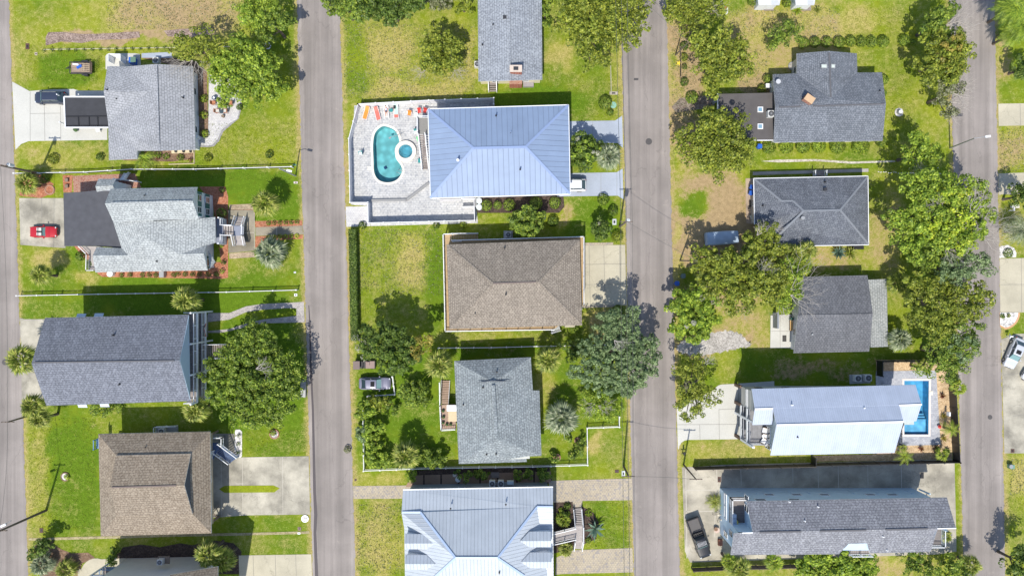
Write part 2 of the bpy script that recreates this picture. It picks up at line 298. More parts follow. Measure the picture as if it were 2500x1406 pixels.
def build_ground():
    xs = np.arange(-82, 82.01, .5); ys = np.arange(-47, 47.01, .5)
    xs = np.concatenate([[-900,-300,-150,-100], xs, [100,150,300,900]]); ys = np.concatenate([[-900,-300,-120,-60], ys, [60,120,300,900]])
    X, Y = np.meshgrid(xs, ys); px = X*16+1250; py = 703-Y*16
    rng = np.random.RandomState(3)
    def wob(s, a, seed):
        r = np.random.RandomState(seed); o = 0
        for k in range(4): o = o + np.sin(px/s*r.uniform(.6,1.6)+r.uniform(0,9)+np.sin(py/s*1.3+r.uniform(0,9)))*np.cos(py/s*r.uniform(.6,1.6)+r.uniform(0,9))
        return o*a/2
    wx, wy = wob(30, 13, 1)+wob(9, 5, 5), wob(26, 13, 2)+wob(8, 5, 6)
    L = np.full(X.shape, .4); D = np.full(X.shape, .35); B = np.zeros(X.shape)
    for (x0, y0, x1, y1, lu, dr, ba) in ZONES:
        e = max(10, min(34, .42*min(x1-x0, y1-y0)))
        hx, hy = (x1-x0)/2, (y1-y0)/2; q = (np.abs((px+wx-x0-hx)/hx)**2.8+np.abs((py+wy-y0-hy)/hy)**2.8)**(1/2.8); s_ = e/min(hx, hy)
        w = np.clip((1.06-q)/s_+.35, 0, 1); w = w*w*(3-2*w)
        L = L*(1-w)+lu*w; D = D*(1-w)+dr*w; B = B*(1-w)+ba*w
    # worn verge beside each street
    for (xa, ya, xb, yb) in ((22,0,69,1406),(724,0,763,1406),(830,0,869,1406),(1515,0,1548,1406),(1628,0,1662,1406),(2317,0,2356,1406),(2428,0,2455,1406)):
        xr = xa+(xb-xa)*(py-ya)/(yb-ya); w = np.clip(1-np.abs(px-xr)/13, 0, 1)*.65
        D = np.clip(D+w, 0, 1); B = np.clip(B+w*.5, 0, 1)
    me = bpy.data.meshes.new('ground'); ny, nx = X.shape
    co = np.stack([X, Y, np.zeros_like(X)], -1).reshape(-1, 3)
    i = np.arange((ny-1)*(nx-1)); r_, c_ = i//(nx-1), i % (nx-1); a = r_*nx+c_
    fq = np.stack([a, a+1, a+nx+1, a+nx], 1); PX = px.reshape(-1); PY = py.reshape(-1); kill = np.zeros(PX.shape, bool)
    for (x0, y0, x1, y1) in ((905,300,1022,455),(2200,918,2280,1072)):
        kill |= (PX > x0) & (PX < x1) & (PY > y0) & (PY < y1)
    fq = fq[~kill[fq].any(1)]
    me.from_pydata(co.tolist(), [], fq.tolist())
    for nm, A in (('lush', L), ('dry', D), ('bare', B)):
        at = me.attributes.new(nm, 'FLOAT', 'POINT'); at.data.foreach_set('value', A.reshape(-1).astype(np.float32))
    m, n, l, b = new_mat('lawn'); b.inputs['Roughness'].default_value = .95; b.inputs['Specular IOR Level'].default_value = .1; p = pos(n)
    def att(nm): q = n.new('ShaderNodeAttribute'); q.attribute_name = nm; return q.outputs['Fac']
    def math_(op, a_, b_, cl=False):
        q = n.new('ShaderNodeMath'); q.operation = op; q.use_clamp = cl
        for k, v in enumerate((a_, b_)):
            if hasattr(v, 'is_linked'): l.new(v, q.inputs[k])
            else: q.inputs[k].default_value = v
        return q.outputs[0]
    n1 = noise(n, l, p, .35, 6, .6); n2 = noise(n, l, p, 1.6, 5, .65); n3 = noise(n, l, p, 5.5, 4, .75); n4 = noise(n, l, p, 14, 3, .8)
    def soft(v, nz, amt, lo, hi):
        s_ = math_('ADD', v, math_('MULTIPLY', math_('SUBTRACT', nz, .5), amt)); q = n.new('ShaderNodeMapRange'); q.inputs[1].default_value = lo; q.inputs[2].default_value = hi; l.new(s_, q.inputs[0]); return q.outputs[0]
    nn = math_('ADD', math_('MULTIPLY', n1, .36), math_('ADD', math_('MULTIPLY', n2, .36), math_('MULTIPLY', n3, .38)))
    n1b = noise(n, l, p, .16, 7, .65); nl = math_('ADD', math_('MULTIPLY', n1b, .55), math_('MULTIPLY', nn, .5)); lush = soft(att('lush'), nl, 3.0, .2, .8)
    dry = soft(att('dry'), nn, 3.0, .44, 1.06); bare = soft(att('bare'), nn, 3.0, .42, .8)
    gcol = ramp(n, [(.25, (.160,.202,.012)), (.75, (.272,.305,.022))]); l.new(n3, gcol.inputs[0])
    gl = ramp(n, [(.3, (.066,.135,.008)), (.75, (.138,.212,.014))]); l.new(n3, gl.inputs[0])
    dc = ramp(n, [(.3, (.235,.190,.050)), (.7, (.50,.41,.18))]); l.new(n3, dc.inputs[0])
    bc = ramp(n, [(.3, (.25,.175,.085)), (.7, (.40,.30,.18))]); l.new(n4, bc.inputs[0])
    c = mixc(n, l, lush, gcol.outputs[0], gl.outputs[0]); c = mixc(n, l, math_('MULTIPLY', dry, .8), c, dc.outputs[0]); c = mixc(n, l, math_('MULTIPLY', bare, .95), c, bc.outputs[0])
    r3 = ramp(n, [(.32, .68), (.68, 1.34)]); l.new(n4, r3.inputs[0]); c = mixc(n, l, 1.0, c, r3.outputs[0], 'MULTIPLY')
    r5 = ramp(n, [(.35, .84), (.65, 1.14)]); l.new(n2, r5.inputs[0]); c = mixc(n, l, 1.0, c, r5.outputs[0], 'MULTIPLY')
    l.new(c, b.inputs['Base Color'])
    bp = n.new('ShaderNodeBump'); bp.inputs['Strength'].default_value = .9; bp.inputs['Distance'].default_value = .06; l.new(n4, bp.inputs['Height']); l.new(bp.outputs[0], b.inputs['Normal'])
    me.materials.append(m); o = bpy.data.objects.new('ground', me); COL.objects.link(o); tag(o, kind='structure')
build_ground()
# ------------------------------------------------------------------ streets
def asphalt(name, col, tr):
    m, n, l, b = new_mat(name); b.inputs['Roughness'].default_value = .85; p = pos(n)
    uv = n.new('ShaderNodeUVMap'); uv.uv_map = 'UVMap'; su = n.new('ShaderNodeSeparateXYZ'); l.new(uv.outputs[0], su.inputs[0])
    wv = n.new('ShaderNodeMath'); wv.operation = 'ADD'; nw = noise(n, l, p, .25, 5, .6); mw = n.new('ShaderNodeMath'); mw.operation = 'MULTIPLY_ADD'; mw.inputs[1].default_value = .14; mw.inputs[2].default_value = -.07; l.new(nw, mw.inputs[0]); l.new(su.outputs[0], wv.inputs[0]); l.new(mw.outputs[0], wv.inputs[1])
    rb = ramp(n, [(0.0, 1.12), (.07, 1.16), (.13, .92), (.24, .90), (.32, 1.03), (.48, .97), (.52, 1.05), (.66, .93), (.78, .91), (.86, 1.05), (.95, 1.18), (1.0, 1.1)]); l.new(wv.outputs[0], rb.inputs[0])
    col = mixc(n, l, 1.0, col, rb.outputs[0], 'MULTIPLY')
    mp = n.new('ShaderNodeMapping'); mp.inputs['Scale'].default_value = (1.2, .02, 1); mp.inputs['Rotation'].default_value = (0, 0, R(-1.4)); l.new(p, mp.inputs[0])
    s1 = noise(n, l, mp.outputs[0], 1.0, 5, .65); r1 = ramp(n, [(.3, .80), (.7, 1.14)]); l.new(s1, r1.inputs[0])
    c = mixc(n, l, 1.0, col, r1.outputs[0], 'MULTIPLY')
    s2 = noise(n, l, p, .16, 6); r2 = ramp(n, [(.35, .84), (.65, 1.08)]); l.new(s2, r2.inputs[0]); c = mixc(n, l, 1.0, c, r2.outputs[0], 'MULTIPLY')
    s3 = noise(n, l, p, 11, 3, .8); r3 = ramp(n, [(.3, .9), (.7, 1.09)]); l.new(s3, r3.inputs[0]); c = mixc(n, l, 1.0, c, r3.outputs[0], 'MULTIPLY')
    s4 = noise(n, l, p, .5, 6, .75); r4 = ramp(n, [(.62, 0), (.72, .4)]); l.new(s4, r4.inputs[0]); c = mixc(n, l, r4.outputs[0], c, (.36,.32,.28))
    mp2 = n.new('ShaderNodeMapping'); mp2.inputs['Scale'].default_value = (.33, .045, 1); l.new(p, mp2.inputs[0])
    ns = n.new('ShaderNodeTexNoise'); ns.inputs['Scale'].default_value = .6; ns.inputs['Detail'].default_value = 6; l.new(p, ns.inputs['Vector'])
    sc = n.new('ShaderNodeVectorMath'); sc.operation = 'SCALE'; sc.inputs['Scale'].default_value = .35; l.new(ns.outputs['Color'], sc.inputs[0])
    ad = n.new('ShaderNodeVectorMath'); l.new(mp2.outputs[0], ad.inputs[0]); l.new(sc.outputs[0], ad.inputs[1])
    v = n.new('ShaderNodeTexVoronoi'); v.feature = 'DISTANCE_TO_EDGE'; v.inputs['Scale'].default_value = 1; l.new(ad.outputs[0], v.inputs['Vector'])
    r5 = ramp(n, [(0, .80), (.009, 1.0)]); l.new(v.outputs['Distance'], r5.inputs[0]); c = mixc(n, l, 1.0, c, r5.outputs[0], 'MULTIPLY')
    l.new(c, b.inputs['Base Color']); return m
ROADM = asphalt('asphalt', (.238,.212,.197), 0); SHM = speck('sandy_gravel', (.20,.17,.15), (.27,.24,.22), (.33,.30,.27), 6)
TARM = paint('tar_seal', (.06,.05,.055), .7)
def sheet(name, pts, z, mat, kind='structure', th=0.0, uv=None, extra=None, mats=None):
    b = MB(); w = ccw([P(x, y) for x, y in pts])
    b.prism([(q.x, q.y) for q in w], -.05, z)
    if extra: extra(b)
    o = b.build(name, mats or mat); tag(o, kind=kind); return o
def edge_pts(xa, ya, xb, yb, n=30, amp=1.6, seed=0):
    r = random.Random(seed); sl_ = (xb-xa)/(yb-ya); out = []
    ys = [-4000] + [-60+i*(1530/n) for i in range(n+1)] + [5400]
    for y in ys: out.append((xa+sl_*(y-ya)+r.uniform(-amp, amp), y))
    return out
def road(xl, xr, seed):
    L_ = edge_pts(*xl, seed=seed, n=260); R_ = edge_pts(*xr, seed=seed+1, n=260)
    b = MB()
    for i in range(len(L_)-1):
        q = [P(*L_[i]), P(*R_[i]), P(*R_[i+1]), P(*L_[i+1])]; b.poly([Vector((v.x, v.y, .016)) for v in q][::-1], 0, [(0, q[3].y), (1, q[2].y), (1, q[1].y), (0, q[0].y)])
    o = b.build('road', ROADM); tag(o, kind='structure'); return o
road((-180,0,-140,1406), (22,0,69,1406), 10); road((725,0,764,1406), (829,0,868,1406), 20)
road((1515,0,1548,1406), (1627,0,1660,1406), 30); road((2317,0,2353,1406), (2428,0,2454,1406), 40)
b = MB()   # tar seam along the second street
pts = [(754,745,2),(757,800,4),(759,900,5),(764,1000,5),(766,1100,6),(768,1200,7),(771,1255,8),(769,1300,7),(773,1406,8),(790,2000,8)]
for i in range(len(pts)-1):
    (x, y, w), (x2, y2, w2) = pts[i], pts[i+1]; b.poly([P(x-w/2+q*0, y, 0)+Vector((0,0,.02)) for q in (0,)] + [P(x2-w2/2, y2)+Vector((0,0,.02)), P(x2+w2/2, y2)+Vector((0,0,.02)), P(x+w/2, y)+Vector((0,0,.02))])
o = b.build('road_seam', TARM); tag(o, kind='structure')
def smooth_loop(pts, n=6):       # closed Catmull-Rom curve through the points
    out = []; m = len(pts)
    for i in range(m):
        p0, p1, p2, p3 = (Vector(pts[(i+k-1) % m]) for k in range(4))
        for j in range(n):
            t = j/n; q = .5*((2*p1)+(p2-p0)*t+(2*p0-5*p1+4*p2-p3)*t*t+(3*p1-p0-3*p2+p3)*t*t*t); out.append((q.x, q.y))
    return out
def offs(pts, d): # grow a loop (photo pixels) outward by d
    q = inset(pts, -d); return q
def holed(name, outer, holes, mat, z, kind='structure', parent=None, z1=None):
    bm = bmesh.new(); loops = [outer]+holes
    for lp in loops:
        vs = [bm.verts.new((P(x, y).x, P(x, y).y, z)) for x, y in lp]
        for i in range(len(vs)): bm.edges.new((vs[i], vs[(i+1) % len(vs)]))
    bmesh.ops.triangle_fill(bm, edges=bm.edges[:], use_beauty=True, use_dissolve=False)
    def inside(p, lp):
        c = False
        for i in range(len(lp)):
            a, b2 = P(*lp[i]), P(*lp[i-1])
            if (a.y > p.y) != (b2.y > p.y) and p.x < (b2.x-a.x)*(p.y-a.y)/(b2.y-a.y)+a.x: c = not c
        return c
    bad = [f for f in bm.faces if any(inside(f.calc_center_median(), h) for h in holes) or not inside(f.calc_center_median(), outer)]
    bmesh.ops.delete(bm, geom=bad, context='FACES_ONLY')
    bmesh.ops.recalc_face_normals(bm, faces=bm.faces[:])
    if bm.faces and sum(f.normal.z for f in bm.faces) < 0: bmesh.ops.reverse_faces(bm, faces=bm.faces[:])
    if z1 is not None:
        r = bmesh.ops.extrude_face_region(bm, geom=bm.faces[:]); bmesh.ops.translate(bm, verts=[v for v in r['geom'] if isinstance(v, bmesh.types.BMVert)], vec=(0, 0, z1-z))
        bmesh.ops.recalc_face_normals(bm, faces=bm.faces[:])
    if parent is not None: bmesh.ops.translate(bm, verts=bm.verts[:], vec=-off(parent))
    me = bpy.data.meshes.new(name); bm.to_mesh(me); bm.free(); me.materials.append(mat); me.uv_layers.new(name='UVMap')
    o = bpy.data.objects.new(name, me); COL.objects.link(o)
    if parent is not None: o.parent = parent
    elif kind: tag(o, kind=kind)
    return o
POOL = smooth_loop([(941,309),(965,320),(975,345),(969,364),(966,385),(979,405),(981,422),(968,440),(946,446),(925,440),(914,422),(912,390),(911,355),(915,328),(927,313)], 5)
POOL_OUT = offs(POOL, 3); POOL2 = [(2207,929),(2267,929),(2266,1060),(2207,1060)]; POOL2_OUT = offs(POOL2, 3)
def manhole(x, y, r=.42, col=DARKM, label='', cat='manhole cover'):
    b = MB(); b.cyl(P(x, y, .016), r, .015, 20); b.cyl(P(x, y, .031), r*.8, .006, 20)
    t = empty('manhole_cover', P(x, y), label, cat); b.build('cover', paint('cast_iron', (.07,.065,.065), .6), t); return t
manhole(1584, 346, .5, label='round iron manhole cover in the street beside the driveway of the blue metal roof house')
manhole(12, 884, .45, label='round iron manhole cover in the left street beside the round palm')
manhole(2417, 1018, .35, label='small iron cover in the right hand street near the cracked concrete drive')
b = MB(); b.box(P(1553, 194, .022), (.7, .35, .01)); tag(b.build('drain_cover', paint('cast_iron', (.07,.065,.065))), 'small dark oval valve cover near the left edge of the third street', 'drain cover')
# ------------------------------------------------------------------ drives, walks, patios, beds
CW = concrete('new_concrete', (.47,.465,.43), .07, False); CT = concrete('tan_concrete', (.44,.405,.31), .18); CG = concrete('stained_concrete', (.45,.42,.345), .6)
CB = concrete('bluish_concrete', (.33,.37,.44), .12, False); CD = concrete('dark_stained_concrete', (.44,.405,.33), .5); CO = concrete('old_brown_concrete', (.28,.25,.19), .45)
PVG = pavers('grey_pavers', (.41,.41,.41), (.49,.49,.485), (.29,.29,.29), .5, .35, 4.5, (.29,.30,.32)); PVT = pavers('tan_pavers', (.36,.31,.24), (.42,.36,.26), (.22,.19,.15), .4, .3, 4, (.25,.23,.22))
PVW = pavers('white_pavers', (.47,.46,.46), (.55,.54,.53), (.36,.36,.37), .35, .25, 5, (.40,.39,.41)); PVB = pavers('blue_grey_pavers', (.33,.34,.38), (.42,.43,.46), (.28,.28,.31), .4, .3, 3, (.28,.29,.33))
MUL = speck('red_mulch', (.26,.09,.045), (.36,.14,.075), (.42,.20,.12), 7); MUD = speck('dark_mulch', (.035,.022,.02), (.06,.04,.03), (.10,.07,.055), 7)
SOIL = speck('brown_soil', (.13,.08,.05), (.18,.11,.07), (.24,.16,.11), 6); ROCK = speck('white_stones', (.30,.29,.28), (.62,.6,.58), (.78,.76,.74), 4.5)
TANG = speck('tan_gravel', (.36,.25,.14), (.48,.34,.20), (.58,.44,.28), 6); GRAV = speck('grey_gravel', (.26,.24,.22), (.38,.36,.33), (.48,.45,.42), 6)
JM = paint('joint_line', (.20,.19,.17), .9); KERB = paint('kerb_concrete', (.45,.42,.36), .9, var=.15)
def drive(name, pts, mat, z=.03, joints=(), kind='structure', jm=None, jw=.06):
    def ex(b):
        for (x0, y0, x1, y1) in joints:
            a, c = P(x0, y0), P(x1, y1); t = (c-a).normalized(); u = Vector((-t.y, t.x, 0))*jw/2; q = [a-u, c-u, c+u, a+u]
            b.poly([Vector((v.x, v.y, z+.004)) for v in (q if area2(q) > 0 else q[::-1])], 1)
    return sheet(name, pts, z, None, kind, extra=ex, mats=[mat, jm or JM])
def arc(cx, cy, r, a0, a1, n=8): return [(cx+r*math.cos(R(a0+(a1-a0)*i/n)), cy+r*math.sin(R(a0+(a1-a0)*i/n))) for i in range(n+1)]
drive('driveway', [(30,200),(72,223),(110,220),(180,218),(192,222),(262,222),(262,342),(70,345),(52,352),(38,366)], CW, .03, [(74,224,74,344),(108,220,110,344),(148,260,149,343),(74,278,148,277)])
drive('concrete_pad', [(258,170),(258,140)]+arc(268,142,11,180,270,4)+[(330,131),(342,133),(344,158),(344,170)], CW, .032)
drive('concrete_walk', [(346,131),(420,128),(420,142),(346,142)], CB, .034)
drive('driveway', [(47,484),(155,484),(160,606),(50,598)], CG, .03, [(102,484,103,597)])
drive('driveway', [(49,776),(60,779),(112,779),(105,980),(54,980)], CG, .03)
drive('driveway', [(529,1118),(580,1116),(754,1113),(757,1255),(600,1257),(530,1262),(500,1262),(500,1058),(572,1058),(574,1116)], CG, .03, [(592,1116,593,1256),(690,1115,691,1256),(540,1070,541,1256),(575,1180,592,1180)], jm=KERB)
sheet('grass_island', [(535,1193),(548,1185),(668,1184),(683,1191),(670,1201),(548,1202)], .05, MC.get('x') or bpy.data.materials['lawn'])
drive('driveway', [(583,1355),(760,1352),(763,1440),(585,1440)], CT, .03, [(618,1355,620,1420),(672,1354,674,1420),(722,1353,724,1420)])
drive('driveway', [(190,1440),(190,1390)]+arc(235,1400,38,200,290,6)+[(290,1362),(315,1362),(320,1440)], CT, .03)
drive('paver_walk', [(508,764),(560,764),(600,748),(640,742),(742,737),(744,786),(740,787),(640,789),(600,798),(560,808),(540,812),(505,812),(505,808),(530,806),(560,803),(600,790),(640,780),(724,771),(724,753),(700,752),(640,756),(600,762),(560,780),(508,786)], pavers('mauve_pavers', (.36,.33,.32), (.44,.41,.38), (.26,.24,.23), .35, .25, 5), .036)
drive('concrete_pad', [(490,770),(508,768),(508,822),(492,822)], CG, .04)
drive('concrete_pad', [(557,513),(621,513),(622,612),(558,618)], CO, .032, [(621,513,622,612),(558,570,622,568)], jm=KERB); drive('walkway', [(623,555),(738,551),(740,572),(624,576)], CO, .036, [(675,554,676,574)], jm=KERB)
sheet('mulch_bed', [(486,456),(550,456),(557,480),(557,512),(620,510),(624,540),(738,538),(738,551),(623,555),(622,513),(557,513),(557,678),(540,681),(250,676),(238,668),(232,640),(540,640),(520,500)], .02, MUL)
sheet('mulch_bed', [(624,577),(740,573),(740,583),(640,588),(622,612)], .022, MUL)
sheet('gravel_bed', [(560,500),(617,498),(619,512),(560,512)], .024, speck('tan_edge', (.25,.19,.13), (.36,.28,.19), (.42,.34,.24), 7)); sheet('gravel_bed', [(560,619),(620,614),(622,628),(560,632)], .024, MC['tan_edge'])
sheet('mulch_bed', [(45,428),(100,428),(132,450)]+arc(122,464,13,-60,110,8)+[(100,484),(48,478)], .02, MUL); sheet('mulch_bed', [(153,428),(178,428),(175,470),(155,470)], .022, MUL)
drive('brick_patio', [(178,430),(215,428),(330,424),(345,458),(180,470)], BRICK, .03)
sheet('mulch_bed', [(180,600),(215,604),(226,640),(205,630)], .02, MUL)
sheet('soil_bed', [(345,142),(430,142),(475,150),(505,175),(509,335),(478,345),(440,330),(420,160)], .02, SOIL); sheet('soil_bed', [(340,365),(475,370),(475,388),(420,395),(300,392),(300,372)], .02, SOIL)
PATIO = [(510,180),(520,172),(545,178),(575,200),(590,235),(590,262),(583,290),(565,305),(545,322),(535,345),(522,358),(508,360),(482,359),(482,340),(508,338)]
sheet('patio_border', PATIO, .03, pavers('border_pavers', (.28,.27,.28), (.33,.32,.33), (.2,.2,.2), .3, .2, 5))
sheet('patio', [(x+(-4 if x > 512 else 1)*(1 if x > 500 else .5), y+(-4 if y > 300 else 2)) for x, y in PATIO], .036, PVW)
for (x, y, r, lb) in ((666,1060,13,1),(745,1264,11,2)):
    pass
sheet('stone_bed', [(574,1052),(576,1048),(586,1048),(591,1053),(591,1112),(588,1116),(576,1116),(573,1110)], .06, ROCK)
sheet('soil_bed', [(998,1170),(1003,1148),(1340,1134),(1348,1168),(1345,1180),(990,1196)], .018, MUD)
sheet('mulch_bed', [(175,1350),(150,1340),(110,1315),(85,1330),(80,1380),(110,1420),(190,1420),(200,1375),(232,1360),(215,1348)], .02, SOIL)
sheet('mulch_bed', [(283,1362),(300,1335),(345,1328),(390,1335),(440,1325),(470,1330),(520,1318),(570,1325),(590,1345),(583,1400),(283,1400)], .02, MUD)
# house with pool: raised terrace sheets
holed('paver_patio', [(880,262),(1205,246),(1215,300),(1215,480),(1160,482),(1167,545),(905,552),(903,504),(858,500),(856,345)], [POOL_OUT], PVG, .05)
drive('paver_walk', [(865,258),(880,258),(880,300),(862,340)], PVG, .036); drive('paver_drive', [(844,505),(904,504),(904,552),(846,554)], PVW, .036)
drive('driveway', [(1360,297),(1502,295),(1519,283),(1521,362),(1508,350),(1470,349),(1360,352)], CB, .03, [(1447,296,1447,349)], jw=.04)
drive('driveway', [(1360,424),(1506,421),(1520,412),(1522,487),(1508,478),(1360,480)], CB, .03, [(1467,422,1467,479),(1506,422,1506,478)], jw=.04)
sheet('soil_bed', [(1165,478),(1375,474),(1378,505),(1365,520),(1165,520)], .02, MUD)
drive('driveway', [(1400,600),(1526,598),(1530,745),(1395,748)], CT, .03, [(1438,599,1441,747),(1474,599,1477,747),(1512,600,1515,746),(1400,646,1527,644),(1400,695,1528,694)])
drive('stone_edging', [(1428,593),(1497,592),(1497,598),(1428,600)], PVT, .05); drive('stone_edging', [(1420,747),(1500,744),(1500,749),(1420,752)], PVT, .05)
drive('paver_drive', [(862,1186),(1010,1184),(1010,1216),(864,1217)], PVT, .03); drive('paver_drive', [(1340,1173),(1543,1167),(1545,1220),(1422,1222),(1420,1238),(1400,1238),(1398,1224),(1340,1226)], PVT, .03)
drive('paver_drive', [(1356,1402),(1358,1360),(1400,1342),(1544,1337),(1546,1396),(1370,1400)], PVT, .03)
sheet('mulch_bed', [(1352,1226),(1398,1224),(1422,1236),(1448,1250),(1462,1275),(1455,1315),(1424,1328),(1400,1340),(1352,1350)], .02, MUD)
drive('walkway_slab', [(1005,1160),(1345,1150),(1345,1176),(990,1188)], concrete('brown_slabs', (.30,.20,.14), .2, False), .032, [(x, 1150, x, 1190) for x in (1035,1077,1120,1172,1215,1262,1304)], jw=.25, jm=MUD)
rg = random.Random(8); gp = smooth_loop([(1660,838),(1700,822),(1740,812),(1770,806),(1800,812),(1822,828),(1832,842),(1800,852),(1760,860),(1700,866),(1655,858)], 9); sheet('gravel_patch', [(x+rg.uniform(-3.5,3.5), y+rg.uniform(-3.5,3.5)) for x, y in gp], .014, GRAV)
drive('driveway', [(1652,990),(1735,955)]+arc(1765,962,24,220,270,4)+[(1790,937),(1890,930),(1890,1072),(1830,1071),(1690,1073)]+arc(1680,1096,23,-90,-180,4)+[(1655,1096)], CW, .03, [(1652,1036,1803,1035),(1708,1036,1709,1072),(1755,999,1756,1072),(1755,999,1803,997),(1803,938,1803,1072)])
drive('driveway', [(1665,1140),(1720,1138),(1760,1134),(2330,1120),(2335,1345),(2290,1352),(1685,1372),(1672,1345)], CD, .03,
      [(1749,1140,1752,1195),(1808,1138,1810,1185),(1880,1136,1881,1180),(1935,1136,1936,1180),(1997,1134,1998,1190),(2046,1130,2047,1190),(2118,1128,2119,1190),(2200,1126,2201,1190),(1674,1196,1750,1195),(1674,1248,1745,1247),(1674,1145,1677,1362),(1746,1250,1744,1310)], jm=KERB, jw=.1)
drive('side_slab', [(1745,232),(1660,240),(1640,262),(1650,275),(1700,268),(1745,262)], speck('brown_gravel', (.12,.09,.07), (.19,.15,.12), (.25,.21,.17), 6), .02)
drive('concrete_walk', [(1820,436),(1870,434),(1872,548),(1822,546)], concrete('tan_walk', (.40,.31,.23), .25), .03)
drive('concrete_walk', [(1838,420),(2120,412),(2120,420),(1838,428)], concrete('grey_walk', (.38,.36,.33), .3), .024)
drive('patio', [(1881,770),(1960,765),(1960,850),(1880,849)], CW, .10, [(1881,808,1950,808),(1904,770,1904,848)], jw=.04)
drive('driveway', [(2437,254),(2560,252),(2560,306),(2438,308)], CT, .03, [(2490,254,2491,307)]); drive('driveway', [(2437,424),(2560,420),(2560,475),(2438,475)], CT, .03)
drive('driveway', [(2440,632),(2560,628),(2560,763),(2442,762)], CT, .03, [(2493,630,2494,762),(2442,695,2520,694)]); drive('driveway', [(2444,828),(2480,815),(2560,812),(2560,1106),(2452,1106)], CG, .03, [(2448,915,2520,908),(2472,1015,2520,1010)])
sheet('stone_bed', [(2440,602),(2460,598),(2476,606),(2481,618),(2480,628),(2440,630)], .04, ROCK)
sheet('brick_edging', [(2440,763),(2490,763)]+arc(2448,763,42,0,80,8)+[(2441,797)], .05, paint('orange_brick', (.48,.28,.15), .8)); sheet('stone_bed', [(2441,763),(2485,763)]+arc(2448,763,37,0,80,8)+[(2441,793)], .08, ROCK)
# pool yard of the white metal-roof house
holed('gravel_bed', [(2138,878),(2318,878),(2325,1122),(1980,1126),(1980,1112),(2140,1108),(2140,910)], [[(2195,912),(2283,912),(2283,1076),(2195,1076)]], TANG, .02)
holed('paver_patio', [(2138,906),(2285,904),(2296,1085),(2180,1088),(2138,1088)], [POOL2_OUT], PVB, .05)
drive('shell_path', [(1858,394),(1900,390),(1990,389),(2080,395),(2185,392),(2186,396),(2080,400),(1990,394),(1900,397)], speck('crushed_shell', (.34,.3,.24), (.48,.44,.38), (.6,.57,.5), 5), .014)
b = MB(); r_ = random.Random(4)
for i in range(26):
    a = 2145+i*6+r_.uniform(-1,1); w_ = P(a, 421+r_.uniform(-1.5,1.5)+(a-2145)*.03); b = MB(); b.box((w_.x, w_.y, .03), (r_.uniform(.15,.3), .1, .05), r_.uniform(-.3,.3)); tag(b.build('edging_stone', paint('pale_stone', (.6,.58,.54))), 'small pale stone in the broken line across the lawn below the narrow shell path', 'stone', 'pale edging stones in a line')
b = MB()
for x in (2300,): pass
sheet('brush_debris', [(112,92),(118,80),(150,79),(200,84),(240,84),(300,80),(340,78),(342,92),(300,97),(240,98),(200,106),(150,102),(112,112)], .05, speck('brush', (.14,.10,.08), (.25,.18,.15), (.36,.28,.24), 7), kind='stuff')
sheet('brush_debris', [(400,76),(440,72),(520,68),(522,84),(470,92),(410,90)], .05, MC['brush'], kind='stuff')
# ------------------------------------------------------------------ pools
def pool(name, loop, loop_out, basin, tint, depth, label, copz=.09, cop=WHITE):
    c = P(sum(x for x, y in loop)/len(loop), sum(y for x, y in loop)/len(loop)); t = empty(name, c, label, 'swimming pool')
    w = [P(x, y) for x, y in ccw([(x, -y) for x, y in loop])] if False else [P(x, y) for x, y in loop]
    if area2(w) < 0: w = w[::-1]
    b = MB(); n = len(w)
    for i in range(n):
        a, d = w[i], w[(i+1) % n]; b.poly([Vector((d.x, d.y, -depth)), Vector((a.x, a.y, -depth)), Vector((a.x, a.y, .06)), Vector((d.x, d.y, .06))])
    b.poly([Vector((q.x, q.y, -depth)) for q in w]); b.build('basin', basin, t)
    b = MB(); b.poly([Vector((q.x, q.y, -.08)) for q in w]); b.build('water', water('water_'+name, tint), t)
    holed('coping', loop_out, [loop], cop, .055, None, t, copz)
    return t
def basin_mat(name, col):
    m, n, l, b = new_mat(name); b.inputs['Roughness'].default_value = .7; p = pos(n)
    v = n.new('ShaderNodeTexVoronoi'); v.feature = 'SMOOTH_F1'; v.inputs['Scale'].default_value = 1.3; l.new(p, v.inputs['Vector'])
    r = ramp(n, [(.15, 1.25), (.6, .82)]); l.new(v.outputs['Distance'], r.inputs[0]); l.new(mixc(n, l, 1.0, col, r.outputs[0], 'MULTIPLY'), b.inputs['Base Color']); return m  # caustic light ripples put into the basin colour as soft cells
COPE = paint('cream_coping', (.66,.62,.55), .8, var=.06)
t = pool('swimming_pool', POOL, offs(POOL, 5.5), basin_mat('pool_turquoise', (.20,.40,.42)), (.72,.93,.96), 1.4, 'peanut shaped turquoise swimming pool with white rim beside the blue metal roof house', cop=COPE)
c0 = P(991, 371)
def circ(cx, cy, r, n=28): return [(cx+r*math.cos(2*math.pi*i/n), cy+r*math.sin(2*math.pi*i/n)) for i in range(n)]
hot = empty('hot_tub', c0, 'round raised spa with white rim and pale blue water joined to the turquoise pool', 'hot tub')
holed('coping', circ(991,371,26), [circ(991,371,17)], COPE, .06, None, hot, .45)
b = MB(); b.cyl(P(991,371,.055), 17/16, .15, 28); b.build('seat', basin_mat('spa_tile', (.28,.38,.42)), hot)
holed('bench', circ(991,371,16.5), [circ(991,371,9)], basin_mat('spa_bench', (.20,.32,.37)), .21, None, hot, .3)
b = MB(); b.cyl(P(991,371,.30), 16.7/16, .06, 28); b.build('water', water('spa_water', (.72,.95,1)), hot)
for k in range(14): a = k*.45; b = MB(); b.cyl(P(991,371,.37)+Vector((math.cos(a)*.8, math.sin(a)*.8, 0)), .035, .02, 8); b.build('jet', DARKM, hot)
